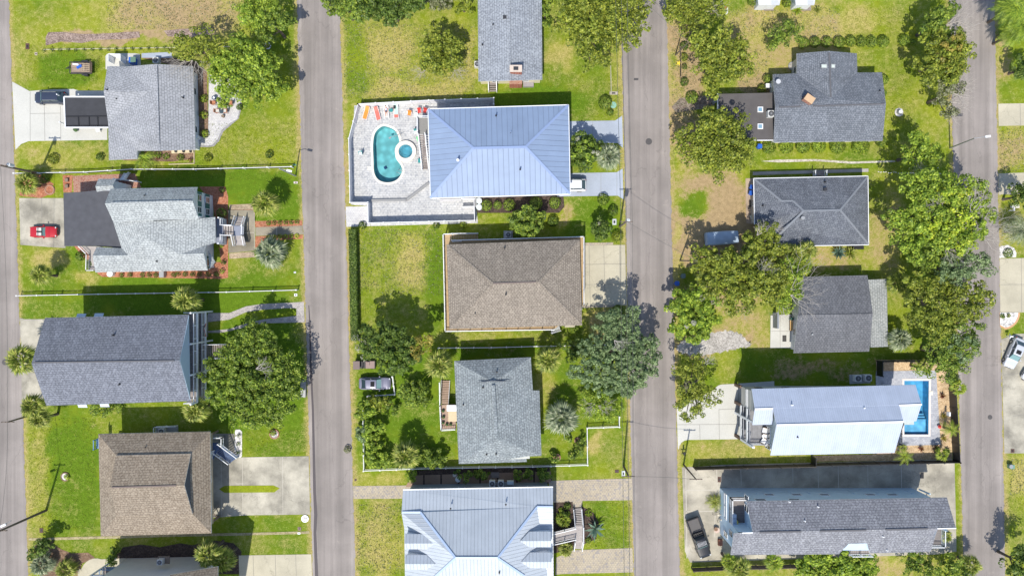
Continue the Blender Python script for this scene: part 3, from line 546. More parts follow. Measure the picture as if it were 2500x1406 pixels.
t2 = pool('swimming_pool', POOL2, offs(POOL2, 5), basin_mat('pool_blue', (.10,.32,.50)), (.75,.92,.98), 1.5, 'rectangular bright blue swimming pool beneath the white metal gable roof', cop=paint('pink_coping', (.62,.56,.53), .8, var=.05))
b = MB()
for k, y in enumerate((1012,1018,1024)): b.prism([P(2210,y), P(2264,y), P(2264,1058), P(2210,1058)], -1.4, -.95+.25*k, 0)
b.build('steps', basin_mat('pool_step', (.16,.38,.55)), t2)
b = MB(); b.box(P(905,411,.09), (.9, .6, .1)); tag(b.build('diving_step', COPE), 'small cream square slab at the west side of the turquoise pool', 'slab')
b = MB(); b.box(P(2273,959,.1), (.5,.6,.1)); b.cyl(P(2273,959,.15), .17, .03, 12); tag(b.build('skimmer_lid', COPE), 'square pale skimmer lid at the right edge of the blue rectangular pool', 'lid')
def rail_loop(x, y, ang, label):
    b = MB(); o = P(x, y)
    for s in (-.25, .25):
        u = Vector((math.cos(ang), math.sin(ang), 0)); v = Vector((-u.y, u.x, 0))*s
        b.tube([o+v+Vector((0,0,.05)), o+v+Vector((0,0,.75)), o+v+u*.35+Vector((0,0,.85)), o+v+u*.7+Vector((0,0,.5)), o+v+u*.75+Vector((0,0,-.4))], .03, 6)
    tag(b.build('pool_ladder', GREYM), label, 'pool ladder')
rail_loop(981, 423, math.pi*.85, 'chrome grab rails at the south east rim of the turquoise pool'); rail_loop(978, 327, math.pi*1.1, 'chrome rails beside the nozzle pattern at the top right of the turquoise pool')
b = MB(); b.tube([P(985,325,.5), P(965,332,-.03), P(952,336,-.1)], .03, 6, 0); b.box(P(952,337,-.06), (.35,.25,.08), .4); tag(b.build('pool_brush', GREYM), 'long handled pool brush lying across the upper right of the turquoise pool', 'pool brush')
b = MB(); b.box(P(941,410,-1.3), (.42,.42,.16), .5); b.box(P(941,410,-1.2), (.2,.2,.06), .5); tag(b.build('pool_robot', paint('navy_plastic', (.02,.05,.13), .4)), 'small dark blue pool cleaner in the lower half of the turquoise pool', 'pool cleaner')
# ------------------------------------------------------------------ building kit
FASC = paint('fascia_white', (.62,.63,.65), .5, var=.04)
def face_uv(pts):
    a = Vector((0,0,0))
    for i in range(len(pts)): p, q = pts[i], pts[(i+1) % len(pts)]; a += Vector(((p.y-q.y)*(p.z+q.z), (p.z-q.z)*(p.x+q.x), (p.x-q.x)*(p.y+q.y)))
    n = a.normalized()
    if n.z < 0: pts = pts[::-1]; n = -n
    u = Vector((0,0,1)).cross(n)
    u = u.normalized() if u.length > .02 else Vector((1,0,0))
    v = n.cross(u); return pts, [(p.dot(u), p.dot(v)) for p in pts], n
def roof(parent, faces, mat, th=.16, fascia=FASC, name='roof', world=False):
    b = MB(); E = {}
    key = lambda p: (round(p.x, 2), round(p.y, 2))
    for f in faces:
        pts = [Vector(p) if world else P(*p) for p in f]; pts, uv, n = face_uv(pts)
        for tri in tessellate_polygon([[Vector((p.x, p.y, 0)) for p in pts]]):
            T = [pts[k] for k in tri]; U = [uv[k] for k in tri]
            if area2(T) < 0: T.reverse(); U.reverse()
            b.poly(T, 0, U); b.poly([p-Vector((0,0,th)) for p in T[::-1]], 1)
        for i in range(len(pts)):
            p, q = pts[i], pts[(i+1) % len(pts)]; k = tuple(sorted((key(p), key(q)))); E.setdefault(k, []).append((p, q))
    for k, l_ in E.items():
        if len(l_) == 1:
            p, q = l_[0]; b.poly([q, p, p-Vector((0,0,th)), q-Vector((0,0,th))], 1)
    return b.build(name, [mat, fascia], parent)
def strip(parent, name, lines, mat, w=.28, h=.05, up=.03):
    for l_ in lines:
        b = MB(); q = [P(*p)+Vector((0,0,up)) for p in l_]
        for i in range(len(q)-1): b.bar(q[i], q[i+1], w, h)
        o = b.build(name, mat, parent)
    return o
def ridge_vent(parent, p, q, mat=None): return strip(parent, 'ridge_vent', [[p, q]], mat or paint('ridge_dark', (.10,.10,.11), .9), .2, .08, .04)
def walls(parent, poly, z0, z1, mat, name='wall'):        # poly in world xy
    b = MB(); b.prism(poly, z0, z1); return b.build(name, mat, parent)
def gpoly(pts): return [(P(x, y).x, P(x, y).y) for x, y in pts]
def rpoly(pts, z, d): return inset([(P(x, y, z).x, P(x, y, z).y) for x, y in pts], d)
def gable(parent, pts, mat, name='gable', t=.12):
    w = [P(*p) for p in pts]; n = (w[1]-w[0]).cross(w[2]-w[0]).normalized(); c = -Vector((w[0].x, w[0].y, 0))*0
    inn = (off(parent)-w[0]); n = n if n.dot(inn) > 0 else -n
    b = MB(); q = [p+n*t for p in w]; b.poly(w); b.poly(q[::-1])
    for i in range(len(w)): b.poly([w[i], w[(i+1)%len(w)], q[(i+1)%len(w)], q[i]])
    return b.build(name, mat, parent)
def window(parent, c, out, w, h, frame=WHITE, shut=None):
    out = Vector((out[0], out[1], 0)).normalized(); u = Vector((-out.y, out.x, 0)); c = Vector(c); a = math.atan2(out.y, out.x)
    b = MB(); th = .07
    for s in (-1, 1):
        b.box(c+u*s*(w/2)+out*.03, (th, .08, h+.1), a); b.box(c+Vector((0,0,s*h/2))+out*.03, (th, w+.1, .08), a)
    b.box(c+out*.03, (th*.8, w, .04), a)
    f = b.build('window', frame, parent); p = MB(); p.box(c+out*.01, (.05, w-.02, h-.02), a)
    p2 = p.build('pane', GLASS, f, local=False); 
    if shut:
        for s in (-1, 1):
            q = MB(); q.box(c+u*s*(w/2+.26)+out*.03, (.05, .36, h+.05), a); q.build('shutter', shut, parent)
    return f
def wins(parent, A, B, zc, n=3, w=1.0, h=1.2, shut=None, ts=None, frame=WHITE, sill=0):
    A = Vector((A[0], A[1], 0)); B = Vector((B[0], B[1], 0)); d = (B-A); L = d.length; d.normalize(); o = Vector((d.y, -d.x, 0))
    for i in range(n if ts is None else len(ts)):
        t = ts[i] if ts is not None else (i+.5)/n
        window(parent, A+d*L*t+Vector((0,0,zc)), o, w, h, frame, shut)
def polywins(parent, poly, zc, dens=3.2, w=1.0, h=1.2, shut=None, frame=WHITE):
    poly = ccw(poly)
    for i in range(len(poly)):
        a, b_ = Vector(poly[i]), Vector(poly[(i+1) % len(poly)]); L = (b_-a).length
        if L > 2.2: wins(parent, a, b_, zc, max(1, int(L/dens)), w, h, shut, frame=frame)
def pipes(parent, pts, mat=BLACK, r=.09, h=.4):
    for p in pts:
        b = MB(); c = P(*p); b.cyl(c-Vector((0,0,.1)), r, h+.1, 8); b.cyl(c-Vector((0,0,.04)), r*1.5, .06, 10); b.build('vent_pipe', mat, parent)
def deck(parent, poly, z, mat, th=.2, name='deck'):
    b = MB(); b.prism(poly, z-th, z); return b.build(name, mat, parent)
def railing(parent, pts, h=1.0, mat=WHITE, sp=.14, name='railing', bal=.035, w=.09):
    b = MB(); pts = [Vector(p) for p in pts]
    for i in range(len(pts)-1):
        a, c = pts[i], pts[i+1]; L = (c-a).length; d = (c-a)/max(L, 1e-4)
        b.bar(a+Vector((0,0,h)), c+Vector((0,0,h)), w, .06); b.bar(a+Vector((0,0,.12)), c+Vector((0,0,.12)), .05, .05)
        k = int(L/sp)
        for j in range(1, k): q = a+d*(L*j/k); b.bar(q+Vector((0,0,.12)), q+Vector((0,0,h)), bal)
        m = max(1, int(round(L/1.8)))
        for j in range(m+1): q = a+d*(L*j/m); b.bar(q, q+Vector((0,0,h+.08)), .11)
    return b.build(name, mat, parent)
def posts(parent, pts, z0, z1, w=.15, mat=WHITE):
    for p in pts: b = MB(); b.bar((p[0], p[1], z0), (p[0], p[1], z1), w); b.build('post', mat, parent)
def stair(parent, A, B, w, mat, side=WHITE, rail=True, rmat=WHITE, n=None):    # from A (top) to B (bottom)
    A = Vector(A); B = Vector(B); n = n or max(3, int(abs(A.z-B.z)/.18)); d = Vector((B.x-A.x, B.y-A.y, 0)); u = d.normalized(); v = Vector((-u.y, u.x, 0)); st = d.length/n
    b = MB()
    for i in range(n):
        c = A+d*((i+.5)/n); z = A.z+(B.z-A.z)*(i+1)/(n+1); b.box((c.x, c.y, z), (st*.78, w, .05), math.atan2(u.y, u.x))
    s_ = b.build('stair_tread', mat, parent)
    b = MB()
    for s in (-1, 1): b.bar(A+v*s*w/2-Vector((0,0,.1)), B+v*s*w/2+Vector((0,0,.05)), .06, .25)
    b.build('stringer', side, parent)
    if rail:
        for s in (-1, 1): railing(parent, [A+v*s*(w/2+.04), B+v*s*(w/2+.04)], .95, rmat, .2)
def ac_unit(x, y, z, label, sz=.85, rz=0.0, parent=None):
    t = empty('air_conditioner', P(x, y, z), label, 'air conditioner') ; h = .8
    b = MB(); b.box((0,0,h/2), (sz, sz, h)); b.build('casing', paint('ac_casing', (.50,.51,.51), .5), t, local=True)
    b = MB(); b.cyl((0,0,h), sz*.42, .03, 20); b.build('fan_grille', DARKM, t, local=True)
    b = MB()
    for k in range(4): b.box((0,0,h+.04), (sz*.75, .05, .01), k*math.pi/4)
    b.cyl((0,0,h+.03), .12, .04, 10); b.build('fan', paint('fan_grey', (.20,.21,.23), .4), t, local=True); t.rotation_euler.z = rz; return t
def house(x, y, label, name='house', cat='house'): return empty(name, P(x, y), label, cat)
SH_BLUEGREY = shingle('shingle_light_grey', (.25,.26,.28), (.30,.31,.335), (.36,.37,.40), .3, big=.06); SH_B = shingle('shingle_pale_grey', (.27,.29,.30), (.34,.365,.37), (.44,.47,.475), .35, big=.06)
SH_NAVY = shingle('shingle_slate_blue', (.115,.125,.155), (.155,.168,.205), (.215,.23,.275), .3, big=.05); SH_BR = shingle('shingle_brown_tan', (.195,.155,.115), (.25,.205,.155), (.335,.285,.225), .35, big=.05)
SH_BR2 = shingle('shingle_grey_brown', (.195,.165,.135), (.255,.22,.18), (.325,.28,.235), .3, course=.3, big=.05); SH_F = shingle('shingle_blue_grey', (.21,.23,.265), (.27,.295,.335), (.36,.39,.43), .35, big=.06)
SH_I = shingle('shingle_green_grey', (.17,.195,.21), (.225,.25,.265), (.35,.39,.40), .25, big=.05); SH_K = shingle('shingle_charcoal_blue', (.115,.13,.155), (.16,.175,.205), (.22,.24,.275), .25, course=.28, big=.08)
SH_L = shingle('shingle_charcoal', (.095,.105,.13), (.13,.145,.17), (.19,.205,.235), .25, course=.26, big=.1); SH_M = shingle('shingle_dark_grey', (.105,.11,.125), (.135,.14,.157), (.185,.19,.208), .2, course=.32, big=.06)
SH_O = shingle('shingle_grey', (.165,.17,.195), (.215,.22,.25), (.32,.33,.355), .25, big=.05)
MT_BLUE = seam_metal('blue_seam_metal', (.195,.26,.385), .75, .7, .6); MT_J = seam_metal('silver_blue_seam_metal', (.42,.46,.51), .5, .7, .45, .05); MT_N = seam_metal('pale_ribbed_metal', (.40,.45,.56), .3, .93, .45, .05, lw=.06)
MT_GREY = seam_metal('grey_ribbed_metal', (.45,.45,.45), .5, .6, .45)
BLACKROOF = paint('black_membrane', (.035,.036,.042), .8, var=.3, scale=1.5)
TRD = boards('grey_deck_boards', (.22,.19,.18), (.30,.26,.24)); TND = boards('tan_deck_boards', (.36,.25,.13), (.44,.31,.17), .3); BLD = boards('blue_deck_boards', (.06,.10,.20), (.08,.13,.24)); GRD = boards('pale_deck_boards', (.33,.30,.29), (.38,.35,.34))
# ---- A
A = house(365, 270, 'single storey house with pale grey shingle roof beside the white concrete drive at top left')
z, zr = 2.5, 4.3
roof(A, [[(380,157,zr),(471,162,z),(477,366,z),(386,368,zr)],
         [(362,224,zr-.1),(378,190,zr),(380,157,zr),(312,163,3.3)],
         [(312,163,3.3),(262,162,z),(253,222,3.9),(362,224,zr-.1)],
         [(362,224,zr-.1),(253,222,3.9),(264,300,z)],
         [(378,190,zr),(362,224,zr-.1),(264,300,z),(266,391,z),(335,388,3.1),(335,368,3.1),(386,368,zr)]], SH_BLUEGREY)
pa = rpoly([(258,163),(471,163),(477,366),(335,368),(335,388),(266,388)], z, .45)
walls(A, pa, 0, z-.1, WSIDE); polywins(A, pa, 1.4, 4)
strip(A, 'ridge_cap', [[(380,160,zr),(386,352,zr)]], SH_BLUEGREY, .5, .08, .03); strip(A, 'ridge_cap', [[(280,223,3.95),(340,224,4.05)]], SH_BLUEGREY, .35, .06)
pipes(A, [(262,220,3.9),(287,243,3.4),(447,239,3.1)])
b = MB(); b.prism(rpoly([(158,238),(262,238),(266,310),(161,311)], 2.3, 0), 2.05, 2.3)
cp = empty('carport', P(212, 275), 'flat carport with black membrane and clear panels attached to the pale grey roofed house', 'carport')
b.build('roof', [BLACKROOF], cp); 
b = MB()
for q in ([(157,237),(263,237)],[(157,237),(160,312)],[(160,312),(267,312)]): b.bar(P(*q[0],2.3), P(*q[1],2.3), .18, .2)
b.build('fascia', WHITE, cp)
b = MB()
for q in ([(160,285),(266,284)],[(191,286),(192,308)],[(217,286),(218,308)],[(238,285),(239,308)],[(161,308),(265,307)]): b.bar(P(*q[0],2.37), P(*q[1],2.37), .14, .06)
b.build('roof_bar', BLACK, cp); posts(cp, [P(160,240,0), P(166,306,0), P(212,306,0), P(212,240,0)], 0, 2.1, .14)
b = MB(); q = [P(279,141,0), P(308,141,0), P(308,158,0), P(279,158,0)]
for i in (0, 1, 3): b.bar(q[i]+Vector((0,0,.8)), q[(i+1)%4]+Vector((0,0,.8)), .06, 1.6)
tag(b.build('screen_fence', WHITE), 'white three sided utility screen on the pad north of the pale grey roofed house', 'screen')
ac_unit(386, 151, 0, 'air conditioner between the white utility screen and the sparse olive tree')
# ---- B
B = house(390, 560, 'two storey white house with teal shutters, pale grey shingles and a black flat roof wing')
roof(B, [[(270,461,6.4),(482,457,6.4),(470,491,8.4),(256,497,8.4)], [(256,497,8.4),(470,491,8.4),(485,534,6.4),(276,541,6.4)]], SH_B)
pb = rpoly([(262,461),(479,457),(482,534),(272,541)], 6.4, .4); walls(B, pb, 0, 6.3, WSIDE)
gable(B, [(481.2,459.5,6.3),(470.5,491,8.25),(484,532.5,6.3)], WSIDE)
roof(B, [[(358,524,6.1),(358,582,6.1),(440,621,4.9),(503,600,4.0),(527,592,3.5),(525,530,3.5),(485,534,4.3),(376,540,5.9)],
         [(358,524,6.1),(276,541,5.1),(297,606,4.6),(314,624,4.9),(358,582,6.1)],
         [(358,582,6.1),(314,624,4.9),(226,624,4.9),(233,665,3.5),(507,660,3.5),(497,619,4.9),(440,621,4.9)],
         [(226,624,4.9),(314,624,4.9),(297,606,4.0),(236,603,3.9)], [(440,621,4.9),(497,619,4.9),(503,600,4.0)]], SH_B)
pb2 = rpoly([(280,541),(500,534),(504,657),(236,662),(236,610),(280,606)], 3.4, .3); walls(B, pb2, 0, 3.3, WSIDE)
b = MB(); b.prism([P(280,545,4.1), P(480,540,4.1), P(480,600,4.1), P(400,605,4.1), P(300,600,4.1)], 3.3, 3.9); b.build('wall', WSIDE, B)
gable(B, [(503,602,3.3),(496,619,4.7),(506.5,658,3.3)], WSIDE); gable(B, [(236,604,3.3),(227,624,4.7),(234,663,3.3)], WSIDE)
roof(B, [[(155,471,3.3),(197,469,3.55),(199,601,3.55),(157,601,3.3)],[(197,469,3.55),(273,461,3.6),(256,497,3.6),(276,541,3.6),(294,541,3.6),(296,606,3.6),(236,601,3.6),(199,601,3.55)]], paint('charcoal_rolled_roof', (.065,.067,.078), .85, var=.3, scale=1.2), .14, name='flat_roof')
walls(B, rpoly([(157,474),(273,470),(280,600),(159,600)], 3.2, .35), 0, 3.12, WSIDE)
roof(B, [[(240,437,4.7),(283,437,4.7),(275,453,5.5),(233,455,5.5)],[(233,455,5.5),(275,453,5.5),(278,461,4.9),(236,468,4.7)]], SH_B, name='stair_roof'); walls(B, rpoly([(240,440),(280,440),(280,465),(240,465)], 4.6, .1), 0, 4.55, WSIDE, 'stair_wall')
E0, E1 = max(ccw(pb), key=lambda p: p[0]+p[1]*.01), None
xb = max(p[0] for p in pb); ys_ = sorted([p[1] for p in pb if p[0] > xb-1])
for zc in (2.2, 4.9):
    for f in (.25, .72): window(B, (xb+.02, ys_[-1]+(ys_[0]-ys_[-1])*f, zc), (1, 0), .85, 1.3, WHITE, paint('teal_shutter', (.02,.13,.13), .5))
xb2 = max(p[0] for p in pb2); q = P(508, 640, 3.3); window(B, (xb2+.02, q.y, 1.9), (1,0), 1.0, 1.4, WHITE, MC['teal_shutter'])
gable(B, [(509,612,2.9),(526,640,2.3),(511,658,2.9)], SH_B, 'window_hood')
pd = gpoly([(522,530),(552,536),(552,594),(522,596)])
deck(B, gpoly([(540,537),(556,537),(556,597),(540,597)]), 1.75, paint('grey_blue_deck', (.20,.22,.28), .7)); xx = P(556,0).x; yy = [P(0, v).y for v in (537,553,576,598)]
railing(B, [(xx,yy[0],1.75),(xx,yy[1],1.75)]); railing(B, [(xx,yy[2],1.75),(xx,yy[3],1.75)])
b = MB(); b.box(((P(552,0).x), (yy[0]+yy[1])/2, .85), (.15, 1.2, 1.7)); b.box((P(552,0).x, (yy[2]+yy[3])/2, .85), (.15, 1.4, 1.7)); b.build('porch_wall', WSIDE, B)
posts(B, [(xx, yy[0]), (xx, yy[3])], 1.7, 3.5, .18)
deck(B, gpoly([(577,553),(601,553),(601,577),(577,577)]), 1.1, paint('grey_blue_deck', (.2,.22,.28), .7), name='landing')
stair(B, (xx, P(0,565).y, 1.7), (P(578,0).x, P(0,565).y, 1.15), 1.45, GRD, n=4)
stair(B, (P(589,0).x, P(0,554).y, 1.1), (P(590,0).x, P(0,530).y, .1), 1.35, GRD, n=6)
deck(B, gpoly([(579,577),(601,577),(606,600),(583,600)]), 1.1, GRD, name='landing'); railing(B, [P(603,552)+Vector((0,0,1.1)), P(602,577)+Vector((0,0,1.1)), P(607,601)+Vector((0,0,1.1))]); railing(B, [P(577,577)+Vector((0,0,1.1)), P(582,601)+Vector((0,0,1.1))])
pipes(B, [(356,478,7.2),(384,638,4.3)]); ridge_vent(B, (272,496,8.4), (468,491,8.4), SH_B)
b = MB(); b.cyl(P(276,669,0), .35, .9, 16, r2=.45); tag(b.build('planter_pot', WHITE), 'white round pot against the south wall of the teal shuttered house', 'pot')
b = MB(); b.box(P(397,670,.4), (.7,.9,.8)); tag(b.build('utility_box', GREYM), 'grey utility cabinet at the foot of the teal shuttered house south wall', 'utility box')
railing(B, [P(205,602)+Vector((0,0,.6)), P(225,622)+Vector((0,0,.6)), P(224,661)+Vector((0,0,.6)), P(242,661)+Vector((0,0,.6))], .9)
deck(B, gpoly([(205,602),(225,622),(224,661),(250,661),(250,603)]), .6, GRD)
# ---- C
C = house(290, 880, 'tall house with slate blue gable roof and two white railed balconies facing the oak')
z, zr = 7.2, 10.1
roof(C, [[(110,776,z),(460,768,z),(438,880,zr),(77,887,zr)], [(77,887,zr),(438,880,zr),(464,979,z),(113,990,z)]], SH_NAVY)
ridge_vent(C, (84,885,zr), (426,880.3,zr))
pc = rpoly([(112,778),(452,770),(456,977),(115,988)], z, .6); pc = [(min(x, P(498,0).x), y) for x, y in pc]; walls(C, pc, 2.6, z-.1, BSIDE); polywins(C, pc, 5.2, 4, 1.0, 1.3)
walls(C, inset(pc, .8), 0, 2.55, GSIDE, 'lower_wall')
gable(C, [(461.5,771,z),(439.7,880,zr-.15),(465,976,z)], paint('pale_blue_board', (.38,.47,.58), .5, var=.03)); gable(C, [(109,780,z),(78,886,zr-.15),(112,987,z)], BSIDE)
xo = P(519,0).x; xi = max(p[0] for p in pc)-.05; yt, yb_ = P(0,760).y, P(0,968).y
for k, zd in enumerate((5.3, 2.6)):
    deck(C, [(xi, yb_), (xo, yb_), (xo, yt), (xi, yt)], zd, TRD, .25, 'balcony_floor'); railing(C, [(xi, yt, zd), (xo, yt, zd), (xo, yb_, zd), (xi, yb_, zd)], 1.05, WHITE, .16)
    b = MB(); b.bar((xo+.05, yt, zd-.1), (xo+.05, yb_, zd-.1), .12, .3); b.build('deck_edge', WHITE, C)
posts(C, [(xo-.05, yt+(yb_-yt)*f) for f in (0, .34, .68, 1)], 0, z, .22)
stair(C, (xo+.1, P(0,854).y, 2.55), (P(566,0).x, P(0,856).y, .1), 2.0, TRD, n=14)
for i, (x, y, zz, s) in enumerate(((197,770,5.2,1),(240,769,5.2,1),(200,991,5.2,-1),(254,989.5,5.2,-1))):
    c = P(x, y, zz); b = MB(); b.poly([c+Vector((-.65,-.7*s,.25)), c+Vector((.65,-.7*s,.25)), c+Vector((.65,.25*s,-.25)), c+Vector((-.65,.25*s,-.25))]); b.poly([c+Vector((-.65,-.7*s,.2)), c+Vector((.65,-.7*s,.2)), c+Vector((.65,.25*s,-.3)), c+Vector((-.65,.25*s,-.3))]); b.build('window_awning', paint('awning_pale_blue', (.45,.52,.62), .5), C)
b = MB()
for k in range(5): b.cyl((xo+.14, P(0,803).y+0, 2.9), .001, .001)
pipes(C, [(277,818,8.6),(292,938,8.6)])
fl = MB(); c = Vector((xo+.12, P(0,803).y, 3.0))
for k in range(7):
    a0, a1 = math.pi*(k/7), math.pi*((k+1)/7); fl.poly([c, c+Vector((0.02, -1.0*math.cos(a0), .75*math.sin(a0)-.5)), c+Vector((0.02, -1.0*math.cos(a1), .75*math.sin(a1)-.5))], k % 3)
tag(fl.build('bunting', [RED, WHITE, paint('navy_cloth', (.03,.04,.15), .7)]), 'half round red white and blue pleated fan flag on the lower balcony rail', 'bunting')
# ---- D
D = house(378, 1180, 'raised house with brown tan shingle roof and blue deck stairs above the double concrete drive')
z, zb, zr = 4.8, 6.7, 8.3
roof(D, [[(240,1059,z),(513,1053,z),(463,1112,zb),(287,1116,zb)], [(513,1053,z),(516,1301,z),(466,1250,zb),(463,1112,zb)], [(516,1301,z),(246,1308,z),(288,1254,zb),(466,1250,zb)], [(246,1308,z),(240,1059,z),(287,1116,zb),(288,1254,zb)]], SH_BR)
roof(D, [[(283,1111,zb+.06),(466,1107,zb+.06),(450,1184,zr),(268,1189,zr)], [(268,1189,zr),(450,1184,zr),(470,1254,zb+.06),(284,1259,zb+.06)]], SH_BR, .12, name='upper_roof')
gable(D, [(463,1112,zb),(450,1184,zr-.1),(466,1250,zb)], paint('vent_and_gable_shade', (.07,.08,.10), .8)); gable(D, [(287,1116,zb),(271,1189,zr-.1),(288,1254,zb)], TSIDE)  # east gable face coloured near black to stand for its shade
ridge_vent(D, (273,1189,zr), (430,1184.6,zr), paint('ridge_brown', (.14,.11,.10), .9))
pdd = rpoly([(240,1059),(513,1053),(516,1301),(246,1308)], z, .5); walls(D, inset(pdd, .2), 2.4, z-.1, TSIDE); polywins(D, inset(pdd, .2), 3.7, 4.2); walls(D, rpoly([(244,1063),(430,1057),(432,1298),(250,1304)], 2.3, 1.2), 0, 2.3, TSIDE, 'lower_wall')
posts(D, [inset(pdd, .4)[i] for i in range(4)], 0, 2.5, .25, WOOD); 
x0, y0, y1 = P(503,0).x, P(0,1072).y, P(0,1128).y
deck(D, [(P(495,0).x, y1), (P(533,0).x, y1+.6), (P(556,0).x, y0), (P(495,0).x, y0)], 2.4, BLD, name='deck'); 
stair(D, (P(556,0).x-.8, P(0,1080).y, 2.4), (P(573,0).x, P(0,1122).y, .1), 1.5, BLD, paint('blue_stringer', (.07,.11,.22), .6), n=12)
railing(D, [P(532,1125)+Vector((0,0,2.4)), P(540,1090)+Vector((0,0,2.4))], .95, WHITE, .2); railing(D, [P(545,1058)+Vector((0,0,2.4)), P(562,1058)+Vector((0,0,2.4)), P(562,1076)+Vector((0,0,2.4))], .95, WHITE, .2)
b = MB()
for a_, c_ in (((514,1230),(536,1262)),((514,1262),(537,1232)),((516,1275),(541,1257))): b.bar(P(*a_)+Vector((0,0,1.6)), P(*c_)+Vector((0,0,.3)), .12)
b.build('brace', WOOD, D); pipes(D, [(357,1091,5.8),(361,1268,5.6)])
b = MB(); b.box(P(241,1082,2.4), (.5, 1.5, .1)); b.build('platform', paint('blue_trim', (.12,.25,.42), .6), D); railing(D, [P(237,1072,2.4), P(237,1094,2.4)], .9, MC['blue_trim'], .3)
ac_unit(400, 1050, 1.3, 'air conditioner on the little railed stand behind the brown tan shingle roof', .8); st = empty('equipment_stand', P(412,1049), 'railed stand holding an air conditioner and dark plants behind the brown tan shingle roof', 'stand')
deck(st, gpoly([(392,1038),(444,1036),(445,1056),(393,1058)]), 1.3, GREYM, .12, 'platform'); railing(st, [P(392,1050)+Vector((0,0,1.3)), P(392,1036)+Vector((0,0,1.3)), P(444,1034)+Vector((0,0,1.3))], .8, WHITE, .3)
# ---- E (cropped)
E = house(430, 1440, 'tall grey walled house cut off by the bottom left edge of the picture')
ze = 7.6; we = gpoly([(312,1362),(530,1357),(530,1500),(312,1500)]); walls(E, we, 0, ze, siding('light_grey_wall', (.50,.51,.53), .3, line=.96)); roof(E, [[(415,1402,ze),(532,1382,ze),(532,1440,ze+2.2),(415,1450,ze+2.2)],[(415,1450,ze+2.2),(532,1440,ze+2.2),(532,1540,ze),(415,1540,ze)]], SH_BR)
roof(E, [[(240,1412,ze),(415,1405,ze),(415,1450,ze+1),(240,1450,ze+1)]], SH_BR2, name='porch_roof')
deck(E, gpoly([(284,1362),(312,1362),(312,1480),(284,1480)]), 3.4, TRD); railing(E, [P(284,1480)+Vector((0,0,3.4)), P(284,1362)+Vector((0,0,3.4)), P(312,1362)+Vector((0,0,3.4))], 1, MC['blue_trim'], .2); deck(E, gpoly([(284,1362),(312,1362),(312,1480),(284,1480)]), 6.2, TRD); railing(E, [P(284,1480)+Vector((0,0,6.2)), P(284,1362)+Vector((0,0,6.2)), P(312,1362)+Vector((0,0,6.2))], 1, MC['blue_trim'], .2)
posts(E, [P(284,1362)], 0, 7.2, .2); ac_unit(396, 1367, 4.3, 'air conditioner on a wall bracket of the grey house cut off at bottom left', .75)
b = MB(); b.box(P(400,1366,4.25), (1.7,1.1,.12)); b.build('bracket_shelf', WOOD, E)
# ---- F
F = house(1245, 90, 'long blue grey shingled house at the top edge with a red brick chimney')
z, zr = 2.9, 4.5
roof(F, [[(1166,-80,z),(1241,-84,zr),(1246,197,zr),(1168,199,z)], [(1241,-84,zr),(1322,-80,z),(1324,195,z),(1246,197,zr)]], SH_F)
pf = rpoly([(1166,-80),(1322,-80),(1324,193),(1168,196)], z, .25); walls(F, pf, 0, z-.1, siding('cream_wall', (.62,.57,.42), .25)); polywins(F, pf, 1.5, 4)
ridge_vent(F, (1241.5,-60,zr), (1245,170,zr), SH_F); gable(F, [(1170,195,z-.1),(1246,194,zr-.15),(1322,193,z-.1)], MC['cream_wall'])
b = MB(); c = P(1259,197,0); b.box((c.x, c.y-.5, 1.0), (1.9, 1.3, 2.0)); b.box((c.x, c.y+.1, 2.7), (1.7, .9, 5.4)); b.build('chimney', BRICK, F); b = MB(); b.box((c.x, c.y+.1, 5.45), (1.8, 1.0, .12)); b.box((c.x,c.y+.1,5.53),(.7,.5,.1),mi=1); b.build('chimney_cap', [paint('pale_mortar', (.5,.42,.36), .9), DARKM], F)
stair(F, P(1203,208)+Vector((0,0,.9)), P(1203,226)+Vector((0,0,.1)), 1.15, TRD, n=4); deck(F, gpoly([(1192,199),(1213,199),(1213,210),(1192,210)]), .9, TRD); railing(F, [P(1193,200)+Vector((0,0,.9)), P(1193,210)+Vector((0,0,.9))], .9); railing(F, [P(1212,200)+Vector((0,0,.9)), P(1212,210)+Vector((0,0,.9))], .9)
b = MB(); b.box(P(1290,207,.3), (1.6,.75,.6)); tag(b.build('storage_chest', paint('grey_plastic', (.27,.25,.26), .6)), 'flat grey chest against the cream wall right of the red brick chimney', 'chest')
pipes(F, [(1204,61,3.7),(1178,110,3.2)]); b = MB(); b.box(P(1232,43,4.3), (.5,.45,.3)); b.build('roof_vent', DARKM, F)
ac_unit(1166, 161, 0, 'air conditioner at the west wall of the blue grey shingled house with the chimney', .9)
# ---- G
G = house(1219, 370, 'large house with bright blue standing seam hip roof beside the turquoise pool')
z, zr = 5.4, 7.5
roof(G, [[(1045,267,z),(1388,257,z),(1283,359,zr),(1156,362,zr)],[(1388,257,z),(1392,474,z),(1283,359,zr)],[(1392,474,z),(1051,484,z),(1156,362,zr),(1283,359,zr)],[(1051,484,z),(1045,267,z),(1156,362,zr)]], MT_BLUE)
strip(G, 'ridge_cap', [[(1046,268,z),(1156,362,zr),(1283,359,zr),(1387,258,z)],[(1051,483,z),(1156,362,zr)],[(1391,473,z),(1283,359,zr)]], paint('ridge_blue', (.22,.29,.46), .4, var=.04), .35, .05, .03)
strip(G, 'gutter', [[(1045,266.5,z),(1388,256.5,z),(1392,474.5,z),(1051,484.5,z),(1045,266.5,z)]], WHITE, .12, .12, -.05)
pg = rpoly([(1047,267),(1388,257),(1391,474),(1053,483)], z, .6); walls(G, pg, 0, z-.1, WSIDE); polywins(G, pg, 4.0, 3.6); polywins(G, pg, 1.5, 5)
